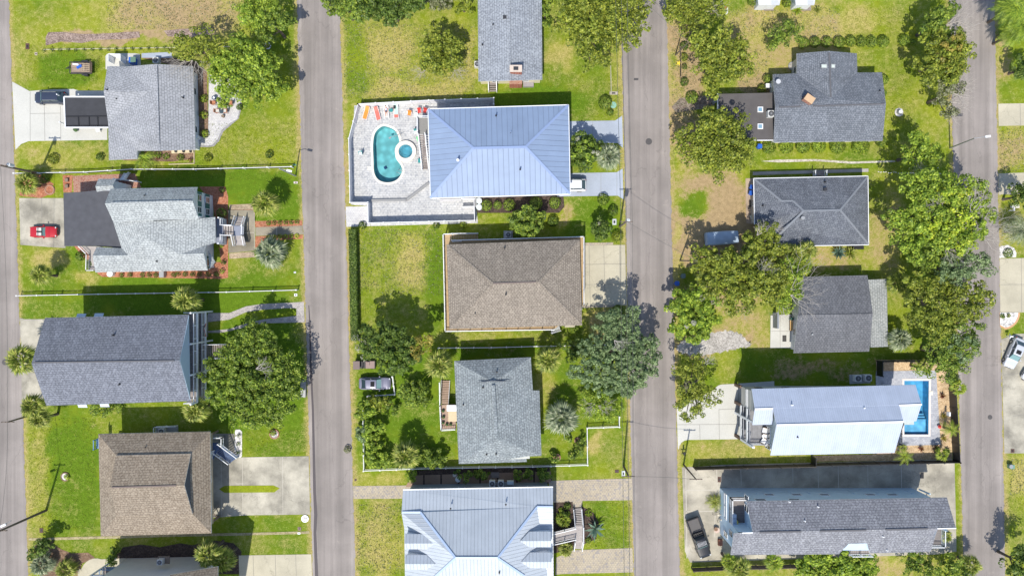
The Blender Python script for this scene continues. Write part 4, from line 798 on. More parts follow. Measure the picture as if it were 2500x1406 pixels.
pipes(G, [(1211,283,6.2),(1270,414,7)]); pipes(G, [(1118,391,7.4)], WHITE, .14, .5); b = MB(); b.box(P(1247,325,7.4), (.1,.1,.1)); b.build('vent_pipe', BLACK, G)
zd = 2.6; xg = min(p[0] for p in pg)
deck(G, [(P(1026,0).x,P(0,298).y),(xg+.2,P(0,298).y),(xg+.2,P(0,336).y),(P(1026,0).x,P(0,336).y)], zd, paint('deck_grey_board', (.20,.195,.185), .7)); a = P(1026,0).x
railing(G, [(xg,P(0,298).y,zd),(a,P(0,298).y,zd),(a,P(0,336).y,zd)], 1.0, WHITE, .2)
stair(G, (P(1036,0).x, P(0,338).y, zd), (P(1040,0).x, P(0,415).y, .15), .95, TRD, n=16)
b = MB(); p_ = [P(1073,487), P(1125,486), P(1128,491), P(1076,492)]; b.prism(p_, 0, .35); b.build('step', PVW, G)
pe = gpoly([(1127,488),(1163,487),(1163,506),(1129,507)]); b = MB(); q = [Vector((x,y,0)) for x,y in pe]
for i in (0,1,3): b.bar(q[(i+1)%4]+Vector((0,0,.6)), q[(i+2)%4]+Vector((0,0,.6)), .08, 1.2)
tag(b.build('bin_screen', WHITE), 'low white screen for bins at the south west corner of the blue metal roof house', 'screen')
# fences of the pool terrace
def fence(name, label, pts, h, mat, kind='panel', wpost=.14, gap=2.4, group=None, rail_top=True, matp=None, cat='fence'):
    q = [P(*p) for p in pts]; t = empty(name, q[0], label, cat, group); matp = matp or mat; seg = []
    for i in range(len(q)-1):
        a, c = q[i], q[i+1]; L = (c-a).length; d = (c-a).normalized(); m = max(1, int(round(L/gap)))
        for j in range(m+1):
            if i and j == 0: continue
            seg.append(a+d*(L*j/m))
    for s in seg: b = MB(); b.bar(s, s+Vector((0,0,h+.08)), wpost); b.box(s+Vector((0,0,h+.1)), (wpost*1.4, wpost*1.4, .05)); b.build('post', matp, t)
    b = MB()
    for i in range(len(q)-1):
        a, c = q[i], q[i+1]; L = (c-a).length; d = (c-a)/L
        if kind == 'panel': b.bar(a+Vector((0,0,h/2+.04)), c+Vector((0,0,h/2+.04)), .04, h-.08)
        elif kind == 'glasslike': b.bar(a+Vector((0,0,h/2+.04)), c+Vector((0,0,h/2+.04)), .03, h-.1)
        elif kind == 'boards':
            k = int(L/.2)
            for j in range(k): s = a+d*(L*(j+.5)/k); u = Vector((-d.y, d.x, 0))*(.03 if j % 2 else -.03); b.bar(s+u-d*.08+Vector((0,0,h/2)), s+u+d*.08+Vector((0,0,h/2)), .03, h)
        elif kind == 'rails':
            for z in (.35, .75, h-.05): b.bar(a+Vector((0,0,z)), c+Vector((0,0,z)), .05, .14)
        else:
            k = int(L/(.13 if kind == 'picket' else .2))
            for j in range(k): s = a+d*(L*(j+.5)/k); b.bar(s+Vector((0,0,.08)), s+Vector((0,0,h-.03)), .035)
            b.bar(a+Vector((0,0,.2)), c+Vector((0,0,.2)), .04, .06)
    b.build({'panel':'panel','boards':'panel','rails':'rail'}.get(kind, 'picket_panel'), mat, t)
    if rail_top:
        b = MB()
        for i in range(len(q)-1): b.bar(q[i]+Vector((0,0,h)), q[i+1]+Vector((0,0,h)), .09, .07)
        b.build('top_rail', matp, t)
    return t
FW = paint('vinyl_white', (.66,.66,.68), .5, var=.04)
fence('privacy_fence', 'tall white privacy fence along the top of the turquoise pool terrace', [(880,262),(1050,253),(1206,248),(1206,262)], 1.8, FW)
fence('privacy_fence', 'tall white privacy fence slanting and running down the left side of the turquoise pool terrace', [(880,262),(858,345),(861,498),(904,498)], 1.8, FW)
fence('privacy_fence', 'tall white privacy fence along the bottom of the lower paver terrace south of the pool', [(904,500),(905,547),(1160,541),(1159,490)], 1.8, FW)
b = MB()   # low retaining ledge between terrace levels
for i, (a_, c_) in enumerate((((904,490),(993,489)),((993,489),(1048,447)))): b.bar(P(*a_)+Vector((0,0,.17)), P(*c_)+Vector((0,0,.17)), .35, .34)
tag(b.build('retaining_ledge', paint('grey_ledge', (.25,.25,.25), .9)), 'dark grey angled ledge dividing the paver terrace south of the turquoise pool', 'ledge')
# ---- H
Hh = house(1255, 692, 'raised centre house with grey brown hip roof ringed by a tan white railed deck')
z, zr = 5.2, 7.6
roof(Hh, [[(1090,597,z),(1415,585,z),(1315,688,zr),(1203,692,zr)],[(1415,585,z),(1421,794,z),(1315,688,zr)],[(1421,794,z),(1097,803,z),(1203,692,zr),(1315,688,zr)],[(1097,803,z),(1090,597,z),(1203,692,zr)]], SH_BR2)
ridge_vent(Hh, (1204,692,zr), (1308,688.5,zr), MC.get('ridge_brown')); strip(Hh, 'ridge_cap', [[(1092,598,z),(1203,692,zr)],[(1414,587,z),(1315,688,zr)],[(1420,793,z),(1315,688,zr)],[(1098,802,z),(1203,692,zr)]], SH_BR2, .3, .05)
ph = rpoly([(1090,597),(1415,585),(1421,793),(1097,803)], z, 1.0); walls(Hh, ph, 3.0, z-.1, TSIDE); polywins(Hh, ph, 4.2, 3.5); walls(Hh, inset(ph, .8), 0, 2.8, GSIDE, 'lower_wall'); polywins(Hh, inset(ph,.8), 1.5, 4)
pdk = [(P(x, y, 3).x, P(x, y, 3).y) for x, y in ((1083,572),(1425,580),(1426,745),(1421,752),(1421,806),(1088,808))]; pdk[0] = (P(1083,0,3).x, P(0,585,3).y)
pdk = [(P(x, y, 3).x, P(x, y, 3).y) for x, y in ((1083,573),(1104,572),(1104,588),(1424,579),(1424,742),(1420,750),(1420,755),(1352,804),(1088,808))]
deck(Hh, pdk, 3.0, TND, .25); q = [Vector((x, y, 3.0)) for x, y in pdk]
railing(Hh, [q[2], q[3], q[4]], 1.0); railing(Hh, [q[7], q[8], q[0], q[1]], 1.0)
posts(Hh, [(v.x, v.y) for v in q], 0, 3, .2, FASC); posts(Hh, inset([(P(x,y,z).x, P(x,y,z).y) for x,y in ((1090,597),(1415,585),(1421,793),(1097,803))], .15), 3, 5.1, .16)
stair(Hh, (P(1104,0,3).x+.1, P(0,581,3).y, 3.0), (P(1168,0).x, P(0,580).y, .1), 1.1, TND, n=16)
stair(Hh, P(1345,803,3), P(1366,797,1.2), 1.1, FASC, n=8); b = MB(); b.prism(gpoly([(1378,793),(1402,793),(1402,798),(1378,798)]), 0, .9); b.build('steps', CT, Hh)
pipes(Hh, [(1232,606,5.6),(1235,719,7.3),(1160,765,6)]); ac_unit(1241, 574, .9, 'air conditioner on a raised stand behind the grey brown hip roof house', .8)
b = MB(); b.box(P(1241,575,.8), (1.4,1.4,.12)); 
for s in (-.6,.6): b.box(P(1241,575,.4)+Vector((s,0,0)), (.1,1.2,.8))
tag(b.build('stand', GREYM), 'grey stand carrying the air conditioner above the deck of the centre house', 'stand')
# ---- I
I = house(1210, 1003, 'house with speckled green grey shingle roof and notched south east corner amid palms')
z, zr = 4.2, 6.4
roof(I, [[(1109,881,z),(1296,872,z),(1203,932,zr-.2)],[(1296,872,z),(1301,953,z),(1317,953,z-.3),(1322,1112,z-.3),(1212,1072,zr),(1203,932,zr-.2)],
         [(1322,1112,z-.3),(1285,1114,z-.1),(1286,1127,z-.3),(1120,1132,z),(1212,1072,zr)],[(1120,1132,z),(1109,881,z),(1203,932,zr-.2),(1212,1072,zr)]], SH_I)
strip(I, 'ridge_cap', [[(1204,940,zr),(1212,1072,zr)]], SH_I, .5, .07, .04); gable(I, [(1166,932,zr-.62),(1203,928,zr-.05),(1245,930,zr-.62)], paint('vent_and_gable_shade', (.07,.08,.1), .8), t=.05)
pi_ = rpoly([(1110,881),(1296,873),(1300,1126),(1120,1131)], z, .4); walls(I, pi_, 0, z-.1, siding('sage_siding', (.45,.46,.42))); polywins(I, pi_, 2.6, 4)
pipes(I, [(1213,908,5.4),(1179,946,5.8),(1131,988,4.7),(1188,1109,5),(1211,1108,5)]); 
deck(I, gpoly([(1076,985),(1112,983),(1115,1042),(1079,1044)]), 1.2, boards('rosy_deck', (.32,.22,.16), (.38,.27,.20))); railing(I, [P(1076,930)+Vector((0,0,1.2)), P(1077,985)+Vector((0,0,1.2)), P(1080,1044)+Vector((0,0,1.2)), P(1113,1042)+Vector((0,0,1.2))], .9, WHITE, .3)
stair(I, P(1086,983)+Vector((0,0,1.2)), P(1088,928)+Vector((0,0,.1)), 1.3, MC['rosy_deck'], n=14, rail=False)
b = MB(); b.box(P(1103,996,2.2), (1.5,.9,.05)); b.build('white_canopy', WHITE, I); b = MB(); b.box(P(1105,1013,1.3), (1.3,1.9,.15)); b.build('platform', paint('cream_canvas', (.55,.45,.30), .9), I)
# ---- J
J = house(1167, 1360, 'big bottom centre house with silver blue seamed hip roof and four gabled dormers')
z, zr = 4.8, 9.2
roof(J, [[(984,1196,z),(1350,1189,z),(1350,1237,6.0),(1311,1237,6.0),(1215,1361,zr),(1112,1361,zr),(1027,1250,6.2),(980,1250,6.0)],
         [(980,1250,6.0),(1027,1250,6.2),(1112,1361,zr),(1058,1410,7.3),(990,1500,5.2),(987,1290,5.2)],
         [(1350,1237,6.0),(1352,1500,5.2),(1215+65,1405,7.4),(1215,1361,zr),(1311,1237,6.0)],
         [(1112,1361,zr),(1215,1361,zr),(1280,1405,7.4),(1352,1500,5.2),(990,1500,5.2),(1058,1410,7.3)]], MT_J, .2)
strip(J, 'ridge_cap', [[(982,1250,6.0),(1027,1250,6.2),(1112,1361,zr),(1215,1361,zr),(1311,1237,6.05),(1350,1237,6.0)],[(1112,1361,zr),(1058,1410,7.3)],[(1215,1361,zr),(1280,1405,7.4)]], paint('ridge_silver_blue', (.33,.42,.58), .4, var=.04), .3, .06, .04)
strip(J, 'gutter', [[(984,1195,z),(1350,1188,z)]], WHITE, .14, .14, -.05)
WMET = seam_metal('white_seam_metal', (.62,.62,.60), .5, .85, .4); 
def dormer(x0, x1, yr, dn, dsn, z0, flip):   # ridge runs east-west at yr
    zr_ = z0+.65; a = (x0, yr, zr_); c = (x1, yr, zr_)
    roof(J, [[a, c, (x1-(22 if not flip else -22), yr-dn, z0), (x0, yr-dn, z0)], [a, c, (x1-(22 if not flip else -22), yr+dsn, z0), (x0, yr+dsn, z0)]], WMET if False else MT_J, .1, name='dormer_roof')
    b = MB(); w_ = [P(x0+(4 if not flip else -4), yr-dn+2, z0-.1), P(x1+(-30 if not flip else 30), yr-dn+2, z0-.1), P(x1+(-30 if not flip else 30), yr+dsn-2, z0-.1), P(x0+(4 if not flip else -4), yr+dsn-2, z0-.1)]
    b.prism(w_, 5.0, z0-.1); b.build('dormer_wall', WSIDE, J)
dormer(988, 1062, 1326, 23, 14, 7.0, False); dormer(989, 1063, 1376, 22, 14, 7.0, False); dormer(1346, 1270, 1320, 23, 15, 7.0, True); dormer(1347, 1272, 1371, 23, 15, 7.0, True)
pj = rpoly([(986,1197),(1348,1190),(1350,1490),(988,1490)], z, .5); walls(J, pj, 0, z-.1, siding('grey_blue_wall', (.30,.34,.38), .3, line=.95)); polywins(J, pj, 2.6, 5)
b = MB()
for s in (996, 1350): b.bar(P(s, 1188, 3.3), P(s, 1168 if s > 1100 else 1178, .2), .25, .2)
pipes(J, [(1100,1241,6.5),(1235,1231,6.2),(1219,1397,8)])
st = empty('equipment_stand', P(1225,1178), 'raised grey platform with two fan units behind the silver blue roof', 'stand'); deck(st, gpoly([(1198,1166),(1255,1166),(1255,1184),(1198,1184)]), 2.4, GREYM, .15, 'platform'); posts(st, [P(1199,1167), P(1254,1167)], 0, 2.4, .15, GREYM)
deck(st, gpoly([(1199,1152),(1219,1152),(1219,1165),(1199,1165)]), .15, TRD, .1, 'slab')
ac_unit(1202, 1177, 2.4, 'left fan unit on the grey platform behind the silver blue roof', .85); ac_unit(1223, 1177, 2.4, 'right fan unit on the grey platform behind the silver blue roof', .85)
b = MB(); b.box(P(1246,1177,2.75), (.95,.5,.6)); tag(b.build('equipment_box', paint('ice_grey', (.42,.48,.50), .5)), 'pale grey box right of the two fan units behind the silver blue roof', 'box')
b = MB(); c = P(1119,1167,0); b.cyl(c, .4, .7, 16); b.cyl(c+Vector((0,0,.7)), .42, .08, 16, r2=.2); tag(b.build('bin', WHITE), 'round white lidded drum on the slabs behind the silver blue roof', 'drum')
# entry bridge of J
wk = empty('entry_stairs', P(1400,1300), 'tan boardwalk and steps with white rails leading to the silver blue roofed house', 'stairs')
deck(wk, gpoly([(1350,1290),(1402,1278),(1402,1304),(1350,1314)]), 1.5, GRD); deck(wk, gpoly([(1402,1275),(1420,1275),(1420,1312),(1402,1312)]), 1.5, GRD, name='landing')
railing(wk, [P(1350,1290)+Vector((0,0,1.5)), P(1402,1277)+Vector((0,0,1.5))]); railing(wk, [P(1350,1315)+Vector((0,0,1.5)), P(1402,1303)+Vector((0,0,1.5))]); railing(wk, [P(1421,1274)+Vector((0,0,1.5)), P(1421,1312)+Vector((0,0,1.5))])
stair(wk, P(1411,1275)+Vector((0,0,1.5)), P(1409,1239)+Vector((0,0,.1)), 1.15, GRD, n=10); stair(wk, P(1411,1312)+Vector((0,0,1.5)), P(1410,1338)+Vector((0,0,.1)), 1.15, GRD, n=9)
# ---- K
K = house(2026, 245, 'T shaped charcoal shingled house with tan chimney between two rows of clipped shrubs')
z, zr = 2.9, 4.6
roof(K, [[(1887,182,z),(1945,180,z),(2028,243,zr),(2026,258,zr),(1893,262,zr)],[(1945,180,z),(1945,131,z),(2024,125,zr),(2028,243,zr)],[(2024,125,zr),(2092,131,z),(2093,178,z),(2028,243,zr)],
         [(2093,178,z),(2153,177,z),(2163,254,zr),(2026,258,zr),(2028,243,zr)],[(1893,262,zr),(2163,254,zr),(2155,344,z),(1889,348,z)]], SH_K)
ridge_vent(K, (1902,262,zr), (1955,260.5,zr)); ridge_vent(K, (1985,259.5,zr), (2158,254.3,zr)); ridge_vent(K, (2024.5,130,zr), (2028,238,zr))
pk = rpoly([(1889,182),(1945,180),(1945,132),(2091,132),(2092,178),(2152,177),(2154,343),(1890,347)], z, .4); walls(K, pk, 0, z-.1, siding('pale_cream_siding', (.55,.54,.50))); polywins(K, pk, 1.5, 4)
gable(K, [(1892,184,z-.1),(1896,262,zr-.15),(1893,346,z-.1)], MC['pale_cream_siding']); gable(K, [(2149,180,z-.1),(2160,254,zr-.15),(2151,342,z-.1)], MC['pale_cream_siding'])
b = MB(); c = P(1971,245,4.6); b.box((c.x,c.y,4.4), (1.35,.95,2.0), R(-35)); b.build('chimney', BRICK, K); b = MB(); b.box((c.x,c.y,5.43), (1.4,1.0,.08), R(-35)); b.build('chimney_cap', paint('tan_mortar', (.48,.33,.20), .9), K)
for x in (2012, 2034): b = MB(); b.box(P(x,162,4.42), (.9 if x < 2020 else .6,.6,.14), 0); b.box(P(x,162,4.51), (.7 if x < 2020 else .45,.42,.04), 0, 1); b.build('skylight', [GREYM, paint('skylight_pane', (.45,.50,.46), .6)], K)
t = empty('satellite_dish', P(1897,202,3.4), 'small satellite dish at the left edge of the charcoal T shaped roof', 'satellite dish'); b = MB(); b.tube([(0,0,-.3),(0,0,.4)], .03); b.build('mast', GREYM, t, local=True); b = MB(); b.cyl((0,0,.4), .1, .14, 14, r2=.36); b.build('dish', paint('dish_grey', (.45,.46,.48), .4), t, local=True)
pipes(K, [(2146,223,3.8)])
cp = empty('flat_roof_wing', P(1818,286), 'flat dark brown membrane roof wing left of the charcoal T shaped house', 'garage')
b = MB(); b.prism([P(x, y, 2.7) for x, y in ((1752,230),(1889,227),(1890,343),(1752,344))], 2.45, 2.7); b.build('roof', paint('brown_membrane', (.085,.078,.078), .85, var=.25, scale=.8), cp)
b = MB(); b.bar(P(1752,344,2.6), P(1890,343,2.6), .1, .25); b.bar(P(1752,230,2.6), P(1752,344,2.6), .1, .25); b.build('fascia', WHITE, cp); walls(cp, rpoly([(1756,233),(1887,230),(1887,341),(1756,341)], 2.5, .4), 0, 2.44, MC['pale_cream_siding'])
for y in (268,309): b = MB(); b.box(P(1856,y,2.78), (.8,.8,.15)); b.box(P(1856,y,2.87), (.55,.55,.04), 0, 1); b.build('skylight', [WHITE, paint('skylight_blue', (.18,.30,.40), .15)], cp)
ac_unit(1878, 281, 2.72, 'air conditioner on the flat brown roof wing beside two square skylights', .95)
# ---- L
Lh = house(1980, 515, 'charcoal hip roofed house with pale ridge lines and two blue bins at its left wall')
z, zr = 2.6, 4.3
roof(Lh, [[(1840,437,z),(2119,431,z),(2051,513,zr),(1962,515,zr),(1936,491,3.7),(1908,491,3.7)],[(2119,431,z),(2121,597,z),(2051,513,zr)],[(2121,597,z),(1874,601,z),(1872,548,z),(1962,515,zr),(2051,513,zr)],[(1840,437,z),(1908,491,3.7),(1936,491,3.7),(1962,515,zr),(1872,548,z),(1842,548,z)]], SH_L)
strip(Lh, 'ridge_cap', [[(1842,438,z),(1908,491,3.7),(1936,491,3.7),(1962,515,zr),(2051,513,zr),(2118,432,z)],[(2051,513,zr),(2120,596,z)],[(1962,515,zr),(1876,599,z)]], paint('ridge_light_charcoal', (.17,.185,.21), .9), .28, .05, .02)
strip(Lh, 'gutter', [[(1840,436,z),(2119,430,z),(2121,598,z),(1874,602,z)],[(1840,436,z),(1842,548,z)]], WHITE, .1, .12, -.04)
pl = rpoly([(1841,437),(2118,431),(2120,597),(1875,601),(1872,548),(1842,548)], z, .4); walls(Lh, pl, 0, z-.1, siding('beige_siding', (.48,.42,.34))); polywins(Lh, pl, 1.4, 4)
pipes(Lh, [(2014,444,3.0),(1862,502,3.0)]); b = MB(); b.box(P(2015,462,3.5), (.45,.4,.25)); b.build('roof_vent', DARKM, Lh); b = MB(); b.cyl(P(1957,533,3.8), .28, .5, 14); b.build('roof_vent', GREYM, Lh)
t = empty('entry_steps', P(1995,428), 'small white railed entry steps at the north wall of the charcoal hip roofed house', 'steps'); deck(t, gpoly([(1980,420),(2008,420),(2008,432),(1980,432)]), .7, TRD); railing(t, [P(1980,432)+Vector((0,0,.7)), P(1980,421)+Vector((0,0,.7))], .9); railing(t, [P(2007,432)+Vector((0,0,.7)), P(2007,421)+Vector((0,0,.7))], .9)
b = MB(); c = P(2089,604,0); b.box((c.x,c.y,.4), (1.6,.6,.8)); b.bar((c.x-.8,c.y-.1,.85), (c.x+.8,c.y-.1,.85), .5, .1); tag(b.build('barbecue', BLACK), 'black covered barbecue against the south wall of the charcoal hip roofed house', 'barbecue')
# ---- M
M_ = house(2035, 768, 'low house with dark grey gable roof and paler right hand wing behind the bare branches')
z, zr = 2.6, 4.1
roof(M_, [[(1958,676,z),(2118,672,z),(2131,766,zr),(1948,770,zr)],[(1948,770,zr),(2131,766,zr),(2122,858,z),(1938,862,z)]], SH_M)
roof(M_, [[(2118,683,2.35),(2165,681,2.1),(2168,846,2.1),(2126,848,2.35),(2128,766,2.4)]], shingle('shingle_sage_grey', (.25,.265,.265), (.30,.315,.31), (.38,.39,.38), .2, big=.05), name='wing_roof')
pm = rpoly([(1950,676),(2118,673),(2121,857),(1940,861)], z, .35); walls(M_, pm, 0, z-.1, LSIDE); polywins(M_, pm, 1.5, 4); walls(M_, rpoly([(2112,684),(2163,682),(2165,845),(2112,847)], 2.1, .2), 0, 2.0, LSIDE, 'wing_wall')
gable(M_, [(1947,678,z-.1),(1951,770,zr-.15),(1943,858,z-.1)], LSIDE); ridge_vent(M_, (1952,770,zr), (2128,766.2,zr), SH_M); pipes(M_, [(1981,816,3.2)], GREYM, .14)
b = MB(); b.box(P(1904,826,.14), (0,0,0)); 
b = MB(); c = P(1916,826,0); b.box((c.x-.1,c.y,.115), (.6,.95,.03)); tag(b.build('door_mat', paint('charcoal_mat', (.06,.058,.055), .95)), 'dark rectangular mat on the pale patio of the dark grey gabled house', 'mat')
t = empty('patio_bench', P(1930,794,.1), 'tan wooden bench standing against the grey wall on the pale patio', 'bench'); b = MB(); b.box((0,0,.45), (.55,1.6,.07)); b.build('seat', paint('bench_tan', (.48,.30,.12), .7), t, local=True)
b = MB()
for sy in (-.7,.7): b.box((0,sy,.2), (.5,.08,.42))
b.build('leg', WOOD, t, local=True)
b = MB(); b.bar(P(1888,762,0)+Vector((0,0,1.0)), P(1888,800,0)+Vector((0,0,1.0)), .25, 1.9); tag(b.build('patio_screen', paint('slate_panel', (.20,.22,.25), .6)), 'grey upright privacy panel at the left edge of the pale patio', 'screen')
b = MB(); c = P(1932,778,.6); b.cyl(c-Vector((0,0,.5)), .22, .9, 12); tag(b.build('hose_reel', paint('dark_green', (.02,.09,.07), .5)), 'dark green hose reel by the window above the tan patio bench', 'hose reel')
# ---- N
N = house(2040, 1025, 'three storey narrow house with pale metal gable roof, front balcony and rear pool')
z, zl, zr = 8.0, 9.35, 10.5
roof(N, [[(1835,949,z),(2235,939,z),(2250,987,zl),(2195,989,zl),(2206,1029,zr),(1896,1037,zr),(1887,997,zl),(1843,998,zl)]], MT_N, name='roof')
roof(N, [[(1896,1037,zr),(2206,1029,zr),(2184,1105,8.4),(1881,1111,8.4)]], MT_N, name='roof')
roof(N, [[(1843,998,zl),(1887,997,zl),(1886,1036,8.1),(1837,1037,8.1)]], MT_N, name='porch_roof'); roof(N, [[(2195,989,zl),(2250,987,zl),(2237,1028,8.1),(2206,1029,8.1)]], MT_N, name='porch_roof')
strip(N, 'ridge_cap', [[(1896,1037,zr),(2206,1029,zr)],[(1843,998,zl),(1887,997,zl)],[(2195,989,zl),(2250,987,zl)]], WHITE, .22, .06, .04)
Y = lambda y: P(0, y).y
X = lambda x: P(x, 0).x
yn, ys = P(0,950,z).y-.35, P(0,1109,8.4).y+.5; xw, xe = P(1889,0,8.4).x, P(2190,0,8.4).x; xw0, xe0 = P(1838,0,z).x+.1, P(2236,0,z).x-.2; ymid = P(0,1037,8.1).y
NW_ = siding('sage_grey_lap', (.42,.47,.46), .25, line=.9)
walls(N, [(xw,ys),(xe,ys),(xe,yn),(xw,yn)], 2.7, z-.1, NW_); walls(N, [(xw+.3,ys+.3),(xe-.3,ys+.3),(xe-.3,yn-.3),(xw+.3,yn-.3)], 0, 2.7, LSIDE, 'lower_wall')
walls(N, [(xw0,ymid+1.9),(xw,ymid+1.9),(xw,yn),(xw0,yn)], 2.7, z-.1, siding('board_panels', (.50,.49,.47), .9, line=.6), 'bay_wall')
walls(N, [(xe,ymid),(xe0,ymid),(xe0,yn),(xe,yn)], 5.4, z-.1, NW_, 'bay_wall')
b = MB(); b.poly([(xw-.02,ys+.5,z-.1),(xw-.02,(yn+ys)/2,zr-.3),(xw-.02,yn-.5,z-.1)]); b.poly([(xe+.02,yn-.5,z-.1),(xe+.02,(yn+ys)/2,zr-.3),(xe+.02,ys+.5,z-.1)]); b.build('gable', NW_, N)
window(N, (xw0-.02, (yn+ymid+1.9)/2, 5.2), (-1,0), 2.6, .5, WHITE)
wins(N, (xe, yn), (xw0, yn), 4.3, 5, 1.0, .7, frame=DARKM); wins(N, (xe, yn), (xw0, yn), 6.8, 7, 1.0, .7, frame=DARKM); wins(N, (xw, ys), (xe, ys), 4.3, 5); wins(N, (xw, ys), (xe, ys), 6.8, 5)
window(N, (xw-.02, ymid-1.5, 6.2), (-1,0), 1.8, 2.0, WHITE); window(N, (xw-.02, ymid-3.3, 6.2), (-1,0), .9, 2.0, WHITE)
for zd in (2.7, 5.4):
    deck(N, [(xw0,ys+.4),(xw,ys+.4),(xw,ymid+1.9),(xw0,ymid+1.9)], zd, boards('slate_deck', (.20,.20,.21), (.25,.25,.265), .14, R(90)), .3, 'balcony_floor')
    railing(N, [(xw,ys+.4,zd),(xw0,ys+.4,zd),(xw0,ymid+1.9,zd)], 1.05, paint('rail_grey', (.30,.31,.34), .5), .14)
    b = MB(); b.bar((xw0-.05,ys+.35,zd), (xw0-.05,ymid+1.9,zd), .2, .4); b.bar((xw0,ys+.35,zd), (xw,ys+.35,zd), .2, .4); b.build('balcony_edge', LSIDE, N)
posts(N, [(xw0,ys+.4),(xw0,ymid+.3)], 0, 8.0, .3); posts(N, [(xw0,yn-.1),(xw0,ymid+1.9),(xw0,ys+.45)], 0, 2.7, .4, paint('brown_pier', (.13,.08,.06), .8))
deck(N, [(xe,ys+.4),(xe0-.9,ys+.4),(xe0-.9,ymid),(xe,ymid)], 5.4, GRD, .3, 'balcony_floor'); railing(N, [(xe,ys+.4,5.4),(xe0-.9,ys+.4,5.4),(xe0-.9,ymid,5.4)], 1.05, DARKM, .16); posts(N, [(xe0-.9,ys+.4),(xe0-.9,ymid),(xe0-.2,yn-.1)], 0, 5.4, .25)
pipes(N, [(1933,988,9.2),(2108,995,9.3)], WHITE); pipes(N, [(1946,1066,9.6)])
for i, (x, y, a) in enumerate(((1866,1050,-.2),(1863,1076,-.6))):
    t = empty('balcony_armchair', P(x,y,5.42), ('upper' if i == 0 else 'lower')+' white cushioned armchair on the grey front balcony below the pale metal roof', 'armchair', 'balcony armchairs'); b = MB(); b.box((0,0,.3), (.8,.8,.18)); b.build('seat', WHITE, t, local=True)
    b = MB(); b.box((.42,0,.5), (.14,.85,.5)); b.build('backrest', WHITE, t, local=True); b = MB()
    for s in (-.44,.44): b.box((0,s,.35), (.8,.1,.4))
    b.build('armrest', WOOD, t, local=True); t.rotation_euler.z = a
t = empty('side_table', P(1864,1063,5.42), 'small round white table between the two armchairs on the front balcony', 'table'); b = MB(); b.cyl((0,0,.4), .36, .05, 18); b.build('table_top', WHITE, t, local=True); b = MB(); b.cyl((0,0,0), .05, .4, 8); b.build('leg', DARKM, t, local=True)
st = empty('equipment_stand', P(2098,925), 'tall grey stand carrying two fan units north of the pale metal roof', 'stand'); za = 3.2; deck(st, [(P(x,y,za).x,P(x,y,za).y) for x,y in ((2074,915),(2124,913),(2125,935),(2075,937))], za, GREYM, .15, 'platform'); posts(st, [P(2078,917,0)], 0, za, .15, GREYM)
ac_unit(2089, 922, za, 'left fan unit on the tall grey stand north of the pale metal roof', .95); ac_unit(2114, 921, za, 'right fan unit on the tall grey stand north of the pale metal roof', .95)
FB = paint('black_fence', (.022,.022,.024), .4)
fence('black_fence', 'black aluminium board fence along the street side of the blue rectangular pool', [(2316,950),(2326,1122)], 1.8, FB)
fence('black_fence', 'black board fence along the top of the pool yard beside the right hand oak', [(2318,880),(2140,880),(2140,915)], 1.8, FB)
fence('black_fence', 'long black board fence below the pale metal roofed house beside the dark concrete drive', [(2326,1122),(1980,1130),(1980,1112)], 1.8, FB)
fence('board_fence', 'dark brown board fence in front of the dark concrete drive left of the black fence', [(1978,1132),(1692,1139)], 1.8, paint('dark_board', (.06,.05,.045), .8))
# ---- O
O = house(2045, 1280, 'long light blue house with grey shingle roof and corner roof deck, bottom right')
z, zr = 7.0, 8.9
roof(O, [[(1823,1223,z),(2312,1214,z),(2334,1288,zr),(2290,1289,zr),(1838,1299,zr)],[(1792,1301,zr),(1838,1299,zr),(2290,1289,zr),(2272,1346,z),(2124,1350,z),(2117,1326,7.7),(2072,1327,7.7),(2048,1352,z),(1784,1354,z)]], SH_O)
ridge_vent(O, (1855,1298.5,zr), (1955,1296.5,zr)); ridge_vent(O, (2002,1295.5,zr), (2115,1293,zr)); ridge_vent(O, (2162,1292,zr), (2265,1289.6,zr)); strip(O, 'fascia', [[(2288,1289.5,zr),(2334,1288.5,zr)],[(1812,1300.5,zr),(1838,1299.5,zr)]], WHITE, .15, .15, -.02)
yn = P(0,1223,z).y-.1; ysO = P(0,1350,z).y+.4; xw = P(1787,0,z).x+.35; xe = P(2270,0,z).x-.2; xe2 = P(2300,0,z).x-.3; xm = P(1835,0,zr-1).x; ym = P(0,1299,zr).y
walls(O, [(xm,ym),(xe2,ym),(xe2,yn),(xm,yn)], 0, z-.1, BSIDE); walls(O, [(xw,ysO),(xe,ysO),(xe,ym),(xw,ym)], 0, z-.1, BSIDE); walls(O, [(xw-.02,ym),(xm,ym),(xm,yn),(xw-.02,yn)], 0, 4.6, BSIDE, 'porch_wall')
b = MB()
for xx in (xw-.03, xe): b.poly([(xx,ysO,z-.1),(xx,ym,zr-.15),(xx,ym,z-.1)])
b.poly([(xm,ym,z-.1),(xm,ym,zr-.15),(xm,yn,z-.1)]); b.poly([(xw,ym,z-.1),(xw,ym,zr-.15),(xm,ym,zr-.15),(xm,ym,z-.1)]); b.poly([(xe2,ym,z-.1),(xe2,yn,z-.1),(xe2,ym,zr-.15)]); b.build('gable', BSIDE, O)
wins(O, (xe2, yn), (xm, yn), 6.1, 0, 1.5, .9, ts=(.1,.38,.48,.75,.93), frame=WHITE); wins(O, (xe2, yn), (xm, yn), 3.6, 0, 1.3, .8, ts=(.18,.3,.85,.7,.55)); 
window(O, (xw-.06, ym-1.3, 5.7), (-1,0), .8, 1.5); window(O, (xw-.06, ym-2.3, 3.2), (-1,0), .8, 1.5); window(O, (xm-.02, ym+2.4, 5.9), (-1,0), 1.0, 1.6); window(O, (xm-.02, ym+3.8, 5.9), (-1,0), 1.0, 1.6)
